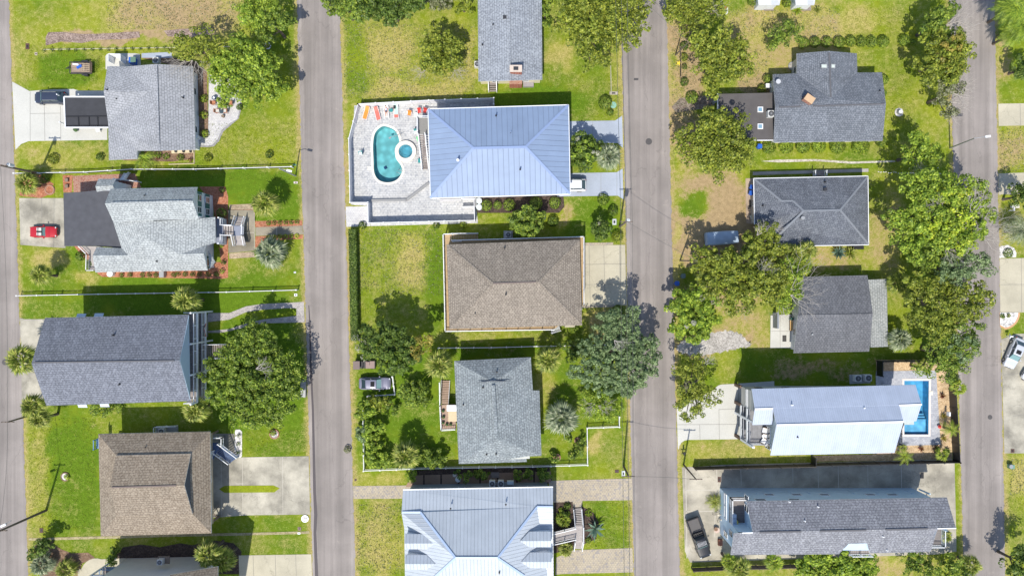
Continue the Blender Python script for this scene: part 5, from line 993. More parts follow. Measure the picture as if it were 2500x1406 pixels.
deck(O, [(xw,ym),(xm,ym),(xm,yn),(xw,yn)], 4.9, boards('brown_deck', (.17,.15,.145), (.21,.19,.18)), .3, 'roof_deck'); railing(O, [(xw+.05,ym,4.9),(xw+.05,yn-.05,4.9),(xm,yn-.05,4.9)], 1.2, WHITE, .13)
b = MB()
for zz in (2.6,): b.bar((xw-.1,ym,zz), (xw-.1,yn,zz), .1, .15)
b.build('trim', WHITE, O)
for k, zz in enumerate((2.6,)): railing(O, [(xw-.1,ym,zz),(xw-.1,yn,zz)], 1.0, WHITE, .15)
for x in (1830,1862,1915,1955,1998,2060,2118,2160,2200,2240): b = MB(); a = (P(x,0).x, P(0,1192).y, .4); b.bar(a, (a[0], yn, 3.2), .14, .2); b.build('wall_brace', BSIDE, O)
pipes(O, [(1927,1224,7.2),(1997,1236,7.5),(1964,1271,8.3),(2155,1309,8.4),(2165,1342,7.3)], WHITE, .08, .3)
for j, (x, y) in enumerate(((1787,1256),(1787,1267),(1788,1276))): b = MB(); c = P(x,y,4.92); b.box(c+Vector((.1,0,.35)), (.65,.55,.65), .05*j); b.box(c+Vector((.1,0,.7)), (.68,.58,.08), .05*j); tag(b.build('storage_bin', paint('pale_blue_plastic', (.35,.45,.58), .4)), ('topmost','middle','lowest')[j]+' pale blue white storage bin on the corner roof deck', 'bin', 'bins on the roof deck')
b = MB(); c = P(1795,1273,4.92); b.box(c+Vector((0,0,.35)), (.4,.65,.7)); tag(b.build('yellow_box', paint('yellow_plastic', (.55,.50,.12), .5)), 'yellow box beside the pale blue bins on the corner roof deck', 'box')
zc_ = 5.6; deck(O, [(P(2074,0,zc_).x,P(0,1352,zc_).y),(P(2122,0,zc_).x,P(0,1352,zc_).y),(P(2122,0,zc_).x,P(0,1325,zc_).y),(P(2074,0,zc_).x,P(0,1325,zc_).y)], zc_, TRD, .2, 'balcony_floor'); railing(O, [(P(2074,0,zc_).x,P(0,1352,zc_).y,zc_),(P(2122,0,zc_).x,P(0,1352,zc_).y,zc_)], 1.0, WHITE, .3)
zb = 5.0; xb0, xb1 = P(2268,0,zb).x-.2, P(2298,0,zb).x; yb0, yb1 = P(0,1330,zb).y, P(0,1290,zb).y
deck(O, [(xb0,yb0),(xb1,yb0),(xb1,yb1),(xb0,yb1)], zb, MC['brown_deck'], .2, 'balcony_floor'); railing(O, [(xb0,yb0,zb),(xb1,yb0,zb),(xb1,yb1,zb)], 1.0, WHITE, .15)
# ---- P, margins
for i, (x0, x1, xs) in enumerate(((1852,1915,(1864,1887)),(1943,2000,(1955,1978)))):
    S = house((x0+x1)/2, -20, ('left' if i == 0 else 'right')+' white roofed cottage cut off by the top edge above the charcoal T shaped house', 'cottage', 'cottage')
    roof(S, [[(x0-8,-60,2.8),(x0,13,2.8),((x0+x1)/2,13,3.6),((x0+x1)/2-4,-60,3.6)],[((x0+x1)/2-4,-60,3.6),((x0+x1)/2,13,3.6),(x1-12,13,2.8),(x1+2,-60,2.8)]], paint('white_flat_roof', (.55,.56,.58), .7)); walls(S, rpoly([(x0,-60),(x0,12),(x1-8,12),(x1-8,-60)], 2.8, .3), 0, 2.7, WSIDE)
    deck(S, gpoly([(xs[0],14),(xs[1],14),(xs[1],28),(xs[0],28)]), .35, TRD, .2)
# ------------------------------------------------------------------ plants
rng = np.random.RandomState(11)
GREENS = {
 'olive': ((.030,.048,.006), (.125,.155,.019), (.235,.25,.036)), 'bright': ((.045,.085,.010), (.140,.200,.022), (.27,.325,.04)), 'mid': ((.025,.05,.008), (.100,.150,.019), (.205,.25,.038)),
 'dark': ((.018,.038,.007), (.060,.098,.015), (.12,.16,.03)), 'cedar': ((.022,.042,.014), (.108,.155,.066), (.20,.255,.12)), 'yellow': ((.10,.15,.012), (.22,.29,.025), (.38,.38,.04)),
 'lichen': ((.09,.11,.035), (.22,.24,.11), (.42,.42,.30)), 'rust': ((.09,.10,.015), (.17,.15,.03), (.24,.18,.04)), 'palm': ((.09,.13,.02), (.28,.34,.05), (.50,.48,.14)),
 'silver': ((.10,.14,.07), (.28,.33,.19), (.50,.52,.36)), 'agave': ((.07,.14,.10), (.15,.24,.18), (.22,.32,.25)), 'lime': ((.12,.2,.02), (.28,.38,.04), (.42,.42,.06)), 'red': ((.12,.03,.03), (.22,.05,.04), (.16,.14,.03)), 'blossom': ((.12,.16,.05),(.35,.36,.26),(.62,.60,.52))}
def LM(k):
    g = 1.0 if k in ('lichen','silver','agave','blossom','palm','lime','red') else 1.85
    return leafmat('leaves_'+k, *[tuple(min(.8, c*g) for c in q) for q in GREENS[k]])
def leaf_mesh(cen, nor, size, aspect=.62):
    """one diamond-shaped leaf clump per centre, lying across its normal"""
    n = len(cen); r = rng.normal(size=(n, 3)); u = np.cross(nor, r); u /= np.linalg.norm(u, axis=1)[:, None]+1e-9; v = np.cross(nor, u)
    s = size[:, None]; a = cen+u*s; b_ = cen+v*s*aspect+nor*s*.12; c = cen-u*s; d = cen-v*s*aspect+nor*s*.12
    return np.stack([a, b_, c, d], 1).reshape(-1, 3)
def mesh_from_quads(name, V, mats, parent, loc):
    me = bpy.data.meshes.new(name); n = len(V)//4; V = V-np.array(loc)
    me.vertices.add(len(V)); me.vertices.foreach_set('co', V.astype(np.float32).reshape(-1)); me.loops.add(n*4); me.loops.foreach_set('vertex_index', np.arange(n*4, dtype=np.int32))
    me.polygons.add(n); me.polygons.foreach_set('loop_start', np.arange(0, n*4, 4, dtype=np.int32)); me.polygons.foreach_set('loop_total', np.full(n, 4, dtype=np.int32)); me.update(calc_edges=True)
    me.materials.append(mats); o = bpy.data.objects.new(name, me); COL.objects.link(o)
    if parent is not None: o.parent = parent
    return o
def crown_quads(circs, leaf=.2, dens=1.0, lob=.62, gap=.12, flat=.55, per=34):
    """circs: (x, y, z, r) in metres. Sub-clumps over each dome, leaves on the clumps' upper shells"""
    C = []
    for (x, y, z, r) in circs:
        k = int(r*r*math.pi/(lob*lob)*.82*dens)
        for i in range(k):
            for _ in range(6):
                th = rng.uniform(0, 2*math.pi); q = math.sqrt(rng.uniform(0, 1)); rr = q*r*(rng.uniform(.85, 1.28) if q > .75 else rng.uniform(.9, 1.08))
                if rng.rand() > gap: break
            h = math.sqrt(max(0, 1-min(1, q)**2)); zz = z+r*flat*h+rng.normal()*.5
            if rng.rand() < .25: zz -= rng.uniform(.3, 1.0)*r*.4
            C.append((x+rr*math.cos(th), y+rr*math.sin(th), max(zz, .25), lob*rng.uniform(.55, 1.25)))
    C = np.array(C); k = per; n = len(C)*k
    d = rng.normal(size=(n, 3)); d[:, 2] = np.abs(d[:, 2])*.9-.15; d /= np.linalg.norm(d, axis=1)[:, None]
    idx = np.repeat(np.arange(len(C)), k); rad = C[idx, 3]; cen = C[idx, :3]+d*(rad*rng.uniform(.55, 1.0, n))[:, None]*np.array([1, 1, .75]); cen[:, 2] = np.maximum(cen[:, 2], .08)
    nor = d*.85+np.array([0,-.08,.45])+rng.normal(size=(n, 3))*.3; nor /= np.linalg.norm(nor, axis=1)[:, None]
    return leaf_mesh(cen, nor, leaf*rng.uniform(.7, 1.35, n))
def branches(b, base, tips, r0, seed=0, n=6):
    rr = random.Random(seed); base = Vector(base)
    for t in tips:
        t = Vector(t); m = base.lerp(t, .5)+Vector((rr.uniform(-.3,.3), rr.uniform(-.3,.3), rr.uniform(-.2,.3))); b.tube([base, m, t], [r0, r0*.6, r0*.25], n)
def twigs(b, a, d, L, r, depth, rr):
    a = Vector(a); d = Vector(d).normalized(); m = a+d*L*.5+Vector((rr.uniform(-.1,.1),)*3)*L; e = a+d*L+Vector((rr.uniform(-.12,.12), rr.uniform(-.12,.12), rr.uniform(-.05,.1)))*L
    b.tube([a, m, e], [r, r*.75, r*.5], 4, cap=False)
    if depth:
        for s in ((.45, 1), (.75, -1), (1.0, .4)):
            p = a.lerp(e, s[0]); ang = s[1]*rr.uniform(.4, .8); dd = Matrix.Rotation(ang, 3, 'Z') @ d; dd.z += rr.uniform(-.15,.25); twigs(b, p, dd, L*rr.uniform(.5,.7), r*.55, depth-1, rr)
TN = [0]
def tree(label, circs, h, kind='mid', name='tree', cat='tree', leaf=.19, dens=1.0, lob=.6, trunk=None, dead=(), group=None, gap=.1, flat=.55, extra=None, per=46):
    leaf = leaf*.88
    """circs: (px, py, r_px[, dz]) as seen; h = height of the crown's middle, metres"""
    TN[0] += 1; W3 = []
    for c in circs:
        z = h+(c[3] if len(c) > 3 else 0); p = P(c[0], c[1], z); W3.append((p.x, p.y, z, c[2]/16*(1-z/H)))
    cx = sum(c[0]*c[3] for c in W3)/sum(c[3] for c in W3); cy = sum(c[1]*c[3] for c in W3)/sum(c[3] for c in W3); t = empty(name, (cx, cy, 0), label, cat, group)
    V = crown_quads(W3, leaf, dens, lob, gap, flat, per); mesh_from_quads('crown', V, LM(kind), t, (cx, cy, 0))
    if extra:
        for (kk, cs, dn) in extra:
            w2 = [(P(c[0],c[1],h).x, P(c[0],c[1],h).y, h+.4, c[2]/16*(1-h/H)) for c in cs]; mesh_from_quads('crown', crown_quads(w2, leaf, dn, lob*.8, gap, flat+.05), LM(kk), t, (cx, cy, 0))
    if h > 1.2:
        b = MB(); rt = trunk or min(.42, .12+.03*sum(c[3] for c in W3)/2); b.tube([(cx,cy,-.1),(cx+.1,cy,h*.35),(cx,cy+.1,h*.6)], [rt*1.3, rt, rt*.85], 8); b.build('trunk', BARK, t)
        b = MB(); branches(b, (cx, cy+.1, h*.55), [(c[0], c[1], c[2]+c[3]*.25) for c in W3], rt*.55, TN[0]); b.build('limb', BARK, t)
    if dead:
        b = MB(); rr = random.Random(TN[0])
        for (x, y, L, a, zz) in dead:
            p = P(x, y, zz)
            for k in (-.5, 0, .45): twigs(b, p, (math.cos(a+k), math.sin(a+k), .15), L*rr.uniform(.7,1.1), .075 if kind == 'lichen' or 'topmost of its row' in label else .05, 3, rr)
        b.build('bare_branch', DEADW, t)
    return t
def bush(x, y, r, h, label, kind='dark', name='shrub', cat='shrub', group=None, leaf=.11, dens=1.0):
    """clipped round shrub: small leaves on one dome"""
    w = P(x, y, h*.5); R_ = r/16; t = empty(name, (w.x, w.y, 0), label, cat, group); n = int(R_*R_*520*dens)
    d = rng.normal(size=(n, 3)); d[:, 2] = np.abs(d[:, 2])*1.0-.1; d /= np.linalg.norm(d, axis=1)[:, None]
    bump = 1+.05*np.sin(d[:, 0]*9+x)*np.cos(d[:, 1]*8+y); cen = np.array([w.x, w.y, h*.35])+d*np.array([R_, R_, h*.65])*(rng.uniform(.86, 1.0, n)*bump)[:, None]; cen[:, 2] = np.maximum(cen[:, 2], .05)
    nor = d+rng.normal(size=(n, 3))*.35; nor /= np.linalg.norm(nor, axis=1)[:, None]
    mesh_from_quads('foliage', leaf_mesh(cen, nor, leaf*rng.uniform(.7, 1.3, n)), LM(kind), t, (w.x, w.y, 0)); b = MB(); b.cyl((w.x, w.y, 0), .06, h*.5, 6); b.build('stem', BARK, t); return t
def fan_frond(b, L, droop, az, el, wid, nb, rr, base):
    """one fan frond: petiole, then a pleated fan of separate drooping blades"""
    d = Vector((math.cos(az)*math.cos(el), math.sin(az)*math.cos(el), math.sin(el))); s = Vector((-math.sin(az), math.cos(az), 0)); base = Vector(base); pe = L*.34; hub = base+d*pe+Vector((0,0,-droop*.12*L))
    b.poly([base+s*.03, base-s*.03, hub-s*.02, hub+s*.02])
    for k in range(nb):
        a = (k/(nb-1)-.5)*wid; dd = (d*math.cos(a)+s*math.sin(a)).normalized(); Lk = L*.62*(1-.35*abs(a)/wid*2*.6)*rr.uniform(.85,1.1); m = hub+dd*Lk*.55+Vector((0,0,-droop*.10*L)); e = hub+dd*Lk+Vector((0,0,-droop*.42*L*rr.uniform(.7,1.2)))
        n_ = dd.cross(Vector((0,0,1))); n_ = n_.normalized() if n_.length > .05 else s; w_ = .05*L/1.6+.012
        b.poly([hub, m+n_*w_, e, m-n_*w_])
def feather_frond(b, L, az, el, rr, base, nl=16):
    base = Vector(base); d = Vector((math.cos(az), math.sin(az), 0)); s = Vector((-d.y, d.x, 0)); pts = []
    sw = rr.uniform(-.35,.35)
    for i in range(nl+1):
        t = i/nl; pts.append(base+d*(L*t*math.cos(el*(1-t)))+s*(sw*L*t*t*.5)+Vector((0,0,L*(math.sin(el)*t*1.0-.85*t*t))))
    for i in range(1, nl):
        p = pts[i]; t = (pts[i+1]-pts[i-1]).normalized(); w_ = t.cross(Vector((0,0,1))).normalized(); ll = L*.30*math.sin(math.pi*min(.97, i/nl*.8+.18))
        for sg in (-1, 1):
            e = p+w_*sg*ll*.8+t*ll*.75+Vector((0,0,-ll*.25)); b.poly([p-t*.035, p+t*.05, e])
        b.poly([pts[i-1]+w_*.025, pts[i]+w_*.02, pts[i]-w_*.02, pts[i-1]-w_*.025])
PALM_PROTO = {}
def palm_mesh(key, style, R_, n, seed):
    if key in PALM_PROTO: return PALM_PROTO[key]
    rr = random.Random(seed); b = MB()
    for i in range(n):
        az = i*2.39996+rr.uniform(-.2,.2); f = i/n; el = R(78)-f*R(88)+rr.uniform(-.12,.12); L = R_*(.66+.34*math.sin(math.pi*min(1, f*.6+.25)))*rr.uniform(.85,1.1)
        if style == 'fan': fan_frond(b, L*1.0, .5+.45*f, az, el, R(105), 10, rr, (0,0,.1))
        elif style == 'feather': feather_frond(b, L*1.12, az, max(.1, el), rr, (0,0,.1))
        else:  # stiff spikes
            e2 = R(80)-f*R(75); d = Vector((math.cos(az)*math.cos(e2), math.sin(az)*math.cos(e2), math.sin(e2))); s = Vector((-math.sin(az), math.cos(az), 0)); w_ = R_*.07+.01; b.poly([s*w_*.4, d*L*.5+s*w_, d*L+Vector((0,0,-L*.12)), d*L*.5-s*w_, -s*w_*.4])
    me = bpy.data.meshes.new('fronds'); me.from_pydata([tuple(v) for v in b.v], [], b.f); me.update(); PALM_PROTO[key] = me; return me
def palm(x, y, r, h, label, kind='palm', style='fan', group=None, name='palm_tree', cat='palm', n=34, lean=(0, 0)):
    w = P(x, y, h); R_ = r/16*(1-h/H)*(1.28 if style == 'fan' else 1.15); t = empty(name, (w.x-lean[0], w.y-lean[1], 0), label, cat, group); v = rng.randint(3); me = palm_mesh((style, kind, v, n), style, 2.0, n, 5+v)
    if not me.materials: me.materials.append(LM(kind))
    o = bpy.data.objects.new('fronds', me); COL.objects.link(o); o.parent = t; o.location = (lean[0], lean[1], h); o.scale = (R_/2.0,)*3; o.rotation_euler.z = rng.uniform(0, 6.28)
    if h > .6:
        b = MB(); b.tube([(0,0,-.1),(lean[0]*.4,lean[1]*.4,h*.5),(lean[0],lean[1],h+.1)], [.24,.19,.2], 8); b.build('trunk', BARK, t, local=True)
    return t
# --- large trees
tree('bright green tree with airy crown at the top left field edge', [(625,35,38),(655,22,26),(612,55,22),(640,60,20),(600,25,16)], 3.8, 'bright', dens=1.1, leaf=.16)
tree('dark green tree between the airy bright tree and the big bright patio tree', [(686,44,25),(664,72,26),(650,95,20),(700,60,14)], 4.0, 'mid')
tree('big bright green tree overhanging the curved white paver patio', [(565,150,34),(598,135,40),(640,165,42),(615,185,46),(575,195,40),(655,205,34),(540,170,24),(680,215,20),(560,225,24),(610,235,30),(528,195,16),(595,125,22),(645,235,20)], 5.2, 'bright', dens=1.05, gap=.05)
tree('sparse olive tree with bare grey twigs leaning over the pale grey roof corner', [(452,108,28),(490,100,34),(530,118,26),(435,128,20),(470,135,22),(510,135,24)], 5.0, 'olive', dens=.8, leaf=.15, dead=((478,150,2.2,-1.2,4.5),(470,148,2.0,-2.2,4.5),(490,150,2.2,-.6,4.2),(452,150,1.6,-2.8,4.5)))
tree('dark green tree reaching over the second street at the top edge', [(810,8,30),(838,22,28),(860,5,30),(875,35,18)], 5, 'mid', dens=1.1)
tree('wide dark green tree along the top edge left of the blue grey roofed house', [(900,15,34),(945,15,40),(985,8,34),(960,45,22),(915,38,20),(1005,0,24),(1020,12,16)], 5, 'dark', dens=1.1)
tree('pale leafy shrub at the top edge beside the wide dark tree', [(1070,2,22),(1095,5,18),(1045,8,14)], 1.6, 'lichen', 'large_shrub', 'shrub')
tree('yellow green bush at the top left corner of the blue grey shingled house', [(1130,8,20),(1142,24,12),(1120,20,10)], 2.0, 'olive', 'large_shrub', 'shrub')
tree('rounded olive tree standing alone in the dry lawn left of the blue grey shingled house', [(1075,102,34),(1055,128,30),(1098,122,32),(1072,150,30),(1045,150,16),(1095,155,20),(1112,140,16)], 3.6, 'olive', dens=1.1, dead=((1040,170,1.2,-2.6,2.4),(1105,168,1.2,-.9,2.4)), gap=.05)
tree('broad olive oak with dense bubbly crown at the top edge west of the third street', [(1375,20,30),(1402,55,36),(1440,30,44),(1425,90,42),(1452,118,36),(1460,70,40),(1440,150,20),(1470,150,16),(1380,60,22),(1430,0,30)], 5.5, 'olive', leaf=.2, lob=.75, dens=1.1, gap=.03)
tree('second olive oak spreading over the third street at the top edge', [(1520,15,38),(1560,10,32),(1510,60,34),(1548,55,34),(1500,95,24),(1535,95,24),(1500,25,26)], 6.5, 'olive', leaf=.19, lob=.7, dens=1.1, gap=.03)
tree('narrow green shrub against the right wall of the blue grey shingled house', [(1330,25,12),(1332,45,12),(1331,65,9)], 1.5, 'mid', 'large_shrub', 'shrub')
tree('light olive scrub tree beside the third street at the top edge', [(1650,10,30),(1635,35,18),(1668,38,26),(1700,10,34),(1735,15,28),(1755,30,16),(1700,45,28),(1670,65,18)], 4.5, 'olive', dens=1.0, leaf=.15, dead=((1720,30,2.0,.5,5),))
tree('tall olive oak with knobbly crown right of the leaning pole', [(1705,90,28),(1745,90,28),(1740,125,40),(1780,115,36),(1800,150,34),(1755,165,38),(1725,155,28),(1815,172,22),(1745,200,26),(1745,225,18),(1790,175,24),(1700,120,18)], 6, 'olive', lob=.7, leaf=.19, dens=1.1, gap=.04)
tree('green multi stem shrub tree on the tan lawn above the charcoal T shaped house', [(1915,72,24),(1932,90,22),(1895,95,20),(1905,108,14),(1880,105,12),(1925,62,14)], 2.8, 'mid', dens=1.1, leaf=.14)
tree('large dome shaped olive oak beside the flat brown roof', [(1745,320,46),(1700,325,34),(1680,350,26),(1710,365,42),(1760,360,52),(1800,345,38),(1790,300,28),(1730,290,28),(1750,400,34),(1705,395,26),(1800,385,30),(1825,365,20),(1670,330,16)], 5.5, 'olive', lob=.75, leaf=.19, dens=1.15, gap=.02)
tree('dark green tree with pale bare twigs beside the right street, topmost of its row', [(2288,45,28),(2310,35,22),(2270,65,22),(2300,70,24)], 5.5, 'mid', dead=((2310,62,2.4,.3,5.5),(2318,70,2.2,-.2,5.5),(2305,75,2.2,.6,5)))
tree('russet olive tree in the middle of the roadside row at upper right', [(2285,110,36),(2320,105,32),(2345,120,22),(2300,150,42),(2335,150,28),(2262,160,26),(2310,180,32),(2270,185,22)], 5.5, 'olive', dens=1.1, extra=(('rust', [(2310,115,30),(2325,150,26),(2290,160,24)], .5),), gap=.04)
tree('pale lichen covered tree beside the right street, lowest of its row', [(2315,200,30),(2290,215,26),(2335,215,18),(2300,240,20),(2320,265,20),(2308,280,14)], 4.5, 'lichen', dens=.85, leaf=.15, dead=((2310,205,2.2,.4,4.6),(2320,225,2.0,.0,4.6),(2310,262,1.6,-.7,4),(2318,250,1.6,.3,4)))
tree('mid green tree left of the curved lamp post at the right street', [(2240,350,30),(2262,372,26),(2230,380,24),(2255,395,18),(2215,400,12)], 5.5, 'bright', dens=1.0, dead=((2240,385,1.4,-1.5,5.5),))
tree('huge bright yellow green tree spreading over the right street', [(2225,450,28),(2262,455,34),(2305,470,36),(2350,450,24),(2385,455,18),(2410,470,14),(2245,500,30),(2290,520,42),(2340,510,38),(2385,510,28),(2415,525,18),(2190,525,22),(2200,555,28),(2240,560,36),(2290,570,36),(2340,565,36),(2385,560,24),(2200,600,24),(2225,615,22),(2350,595,26)], 8.0, 'bright', lob=.65, dens=1.15, gap=.05, extra=(('yellow', [(2290,560,30),(2330,545,36),(2350,590,26),(2260,560,26),(2300,470,20),(2340,480,20)], .55),), dead=((2300,515,1.6,2.2,9),(2370,520,3.0,1.0,9.5),(2380,560,2.8,.4,8.5),(2390,580,2.4,-.3,8),(2310,600,1.6,-1,8)))
tree('dark olive tree squeezed below the huge bright tree', [(2275,612,32),(2300,640,32),(2255,640,26),(2320,615,20),(2240,655,20)], 6.0, 'mid', dens=1.0)
tree('grey green cedar beside the right street below the huge bright tree', [(2310,655,32),(2350,645,36),(2385,640,24),(2400,660,16),(2340,680,26),(2330,625,18),(2300,670,18)], 7.0, 'cedar', dens=1.1, leaf=.15)
tree('olive oak with two broad lobes beside the right street', [(2235,690,26),(2262,700,30),(2245,735,34),(2300,720,32),(2350,715,38),(2395,715,24),(2410,735,14),(2290,760,38),(2340,760,36),(2380,755,28),(2250,775,26),(2300,795,30),(2225,715,16),(2280,820,18)], 7.0, 'olive', lob=.62, dens=1.05, leaf=.17, dead=((2290,730,1.4,-1.4,7),(2300,745,1.2,-.9,7)))
tree('grey green oak hanging over the far corner of the pool yard', [(2300,830,30),(2340,815,34),(2375,800,18),(2330,855,36),(2365,850,22),(2285,860,26),(2310,885,26),(2345,885,18),(2290,895,16),(2245,895,14),(2315,915,18),(2262,905,12)], 6.5, 'mid', dens=1.05, leaf=.16, extra=(('cedar', [(2320,830,26),(2350,840,26),(2335,865,22)], .5),))
tree('olive oak growing over the covered boat and the charcoal roof corner', [(1845,575,26),(1870,560,20),(1862,595,24),(1830,610,24),(1890,610,24),(1860,630,22),(1825,590,14),(1900,590,12)], 5.0, 'olive', dens=.95, lob=.55, dead=((1848,575,1.4,1.0,6),(1880,560,1.4,.3,6),(1850,640,1.6,2.4,5.5)))
tree('wide olive oak behind the leaning pole right of the third street', [(1712,630,24),(1740,645,34),(1785,634,28),(1770,660,40),(1720,670,28),(1815,650,34),(1850,670,38),(1800,690,40),(1760,705,34),(1880,690,34),(1840,715,34),(1885,720,22),(1790,730,28),(1905,670,18),(1698,612,12),(1830,745,16),(1745,622,14)], 6.0, 'olive', lob=.62, dens=1.1, gap=.03, dead=((1845,670,1.6,.6,7),(1810,740,1.2,-1,5)))
tree('bright green tree whose long bare grey branches reach over the dark grey roof', [(1920,655,20),(1935,670,20),(1915,700,22),(1935,720,20),(1905,735,18),(1925,745,16),(1945,690,14)], 4.2, 'bright', dens=.95, leaf=.16, dead=((1930,708,3.4,.75,5.2),(1930,720,3.0,-.45,5.2),(1905,740,2.0,-1.2,4.6)))
tree('leafy bright green tree with white flowers beside the third street', [(1690,715,24),(1665,735,26),(1700,750,36),(1730,735,24),(1665,770,30),(1700,790,36),(1735,775,22),(1680,815,26),(1650,800,20),(1715,815,20),(1645,755,14),(1725,710,16)], 4.8, 'bright', dens=.95, leaf=.2, lob=.55, dead=((1715,735,1.6,1.2,5.5),(1730,745,1.4,.8,5.5)), extra=(('blossom', [(1690,770,44)], .06),))
tree('olive tree with small leaves overhanging the white concrete drive', [(1690,885,28),(1715,905,22),(1670,905,24),(1690,940,34),(1660,970,22),(1690,985,28),(1715,960,22),(1745,965,16),(1675,1008,18),(1705,1010,14),(1735,985,12)], 5.0, 'olive', dens=.9, leaf=.15, dead=((1715,895,1.4,1.0,5.5),(1680,965,1.4,1.6,5.2),(1690,980,1.2,-1.2,5.2)))
tree('large blue green cedar overhanging the third street', [(1490,770,22),(1480,795,28),(1520,790,26),(1545,755,14),(1550,775,14),(1500,820,30),(1535,825,30),(1455,850,26),(1490,855,34),(1535,865,36),(1575,850,26),(1590,835,18),(1425,855,18),(1400,905,18),(1425,900,26),(1465,900,32),(1505,905,34),(1550,905,34),(1585,895,22),(1480,940,26),(1520,935,26),(1560,930,22),(1440,930,20),(1525,955,18),(1595,870,16)], 6.5, 'cedar', lob=.5, leaf=.15, dens=1.1, gap=.04, dead=((1500,830,1.2,-.8,9),))
tree('low bright green spreading shrub tree below the blue green cedar', [(1435,985,22),(1465,975,24),(1495,985,22),(1455,1005,20),(1485,1010,20),(1515,1000,14),(1430,965,14)], 2.4, 'bright', dens=.95, leaf=.15, dead=((1460,990,1.5,-.3,3.2),(1455,985,1.4,-2.6,3.2)))
tree('dark green shrub mass against the fence left of the blue green cedar', [(1395,850,16),(1415,842,14),(1400,868,14),(1425,862,12),(1375,845,10)], 1.8, 'dark', 'large_shrub', 'shrub')
tree('giant round green oak between two houses beside the second street', [(625,812,26),(600,835,34),(640,835,36),(575,850,24),(560,875,26),(530,890,22),(600,880,44),(650,870,34),(690,880,28),(715,895,20),(520,920,26),(560,925,42),(620,935,48),(680,925,42),(715,930,24),(540,960,34),(590,975,40),(650,980,42),(700,965,32),(575,1005,28),(620,1015,30),(665,1015,26),(700,1000,18),(600,1030,14)], 5.2, 'mid', lob=.6, leaf=.17, dens=1.15, gap=.02, extra=(('bright', [(640,840,32),(560,940,34),(620,1000,36),(540,900,20),(690,990,22)], .45),), dead=((625,900,1.5,.2,9),))
tree('big dark green tree beside the parked silver sedan', [(915,815,22),(945,820,28),(975,820,26),(930,850,32),(965,855,36),(995,860,28),(905,862,16),(945,888,24),(980,885,22),(1010,875,18),(890,805,12),(900,840,18),(1005,840,16)], 6.0, 'dark', lob=.6, dens=1.1, gap=.04, extra=(('mid', [(930,850,26),(950,880,22)], .4), ('rust', [(1035,838,18),(1015,860,18),(1045,825,12)], .8)))
tree('shrub with pale cream blossom at the street edge beside the dark green tree', [(882,840,13),(890,858,15),(905,848,12),(875,825,8)], 1.8, 'blossom', 'flowering_shrub', 'shrub', dens=.9, leaf=.12)
tree('spiky green tree with star shaped crown between the blue roof and the centre house', [(1285,540,28),(1262,535,20),(1310,540,20),(1275,560,18),(1300,562,18),(1272,518,16),(1300,515,14)], 2.8, 'mid', leaf=.2, lob=.45, dens=1.0)
tree('dense dark magnolia with pale flowers between the two blue grey driveways', [(1420,352,26),(1440,360,24),(1408,378,24),(1432,388,26),(1450,375,14)], 3.0, 'dark', leaf=.17, lob=.5, dens=1.3, gap=0, extra=(('bright', [(1425,370,34)], .3), ('blossom', [(1425,370,34)], .05)))
tree('dark magnolia with pale flowers near the third street pole', [(1460,552,18),(1475,560,17),(1462,570,16),(1452,560,12)], 2.4, 'dark', leaf=.16, lob=.45, dens=1.3, gap=0, extra=(('blossom', [(1465,558,20)], .08),))
tree('bright round leafed tree at the bottom edge below the long blue house', [(1975,1372,26),(2005,1365,28),(2040,1360,32),(2075,1370,30),(2110,1375,24),(2000,1400,30),(2050,1400,34),(2100,1405,28),(1955,1395,16),(2130,1390,14)], 3.2, 'bright', leaf=.24, lob=.6, dens=1.1, gap=.03)
tree('green bush at the bottom edge near the right end of the long blue house', [(2225,1362,18),(2245,1370,22),(2225,1390,20),(2255,1395,18),(2275,1385,12)], 2.6, 'mid', leaf=.18)
tree('mixed green tree cut off at the bottom edge beside the right street', [(2320,1370,20),(2335,1390,22),(2310,1400,20),(2355,1400,16)], 3.0, 'mid', leaf=.18)
tree('dark tree cut off by the bottom right corner', [(2490,1350,24),(2480,1380,22),(2505,1370,26),(2475,1400,20)], 4.5, 'dark')
tree('round dark tree cut off by the right edge above the small concrete drive', [(2500,160,28),(2492,178,16)], 3, 'dark'); tree('dark glossy tree cut off by the right edge beside its shadow on the concrete', [(2488,478,20),(2500,490,26),(2495,462,16)], 4.0, 'dark', leaf=.17)
tree('dark green tree with drooping top at the bottom left garden', [(95,1328,16),(108,1340,18),(85,1345,14),(120,1332,12)], 2.4, 'dark', 'large_shrub', 'shrub')
tree('dark rounded shrub beside the tan drive at bottom left', [(277,1350,13),(284,1362,12),(272,1366,11)], 1.6, 'mid', 'large_shrub', 'shrub')
tree('leafy green shrub at the foot of the slate blue gable house', [(235,1000,16),(258,998,16),(280,996,12),(247,1008,10)], 1.4, 'mid', 'large_shrub', 'shrub', leaf=.15)
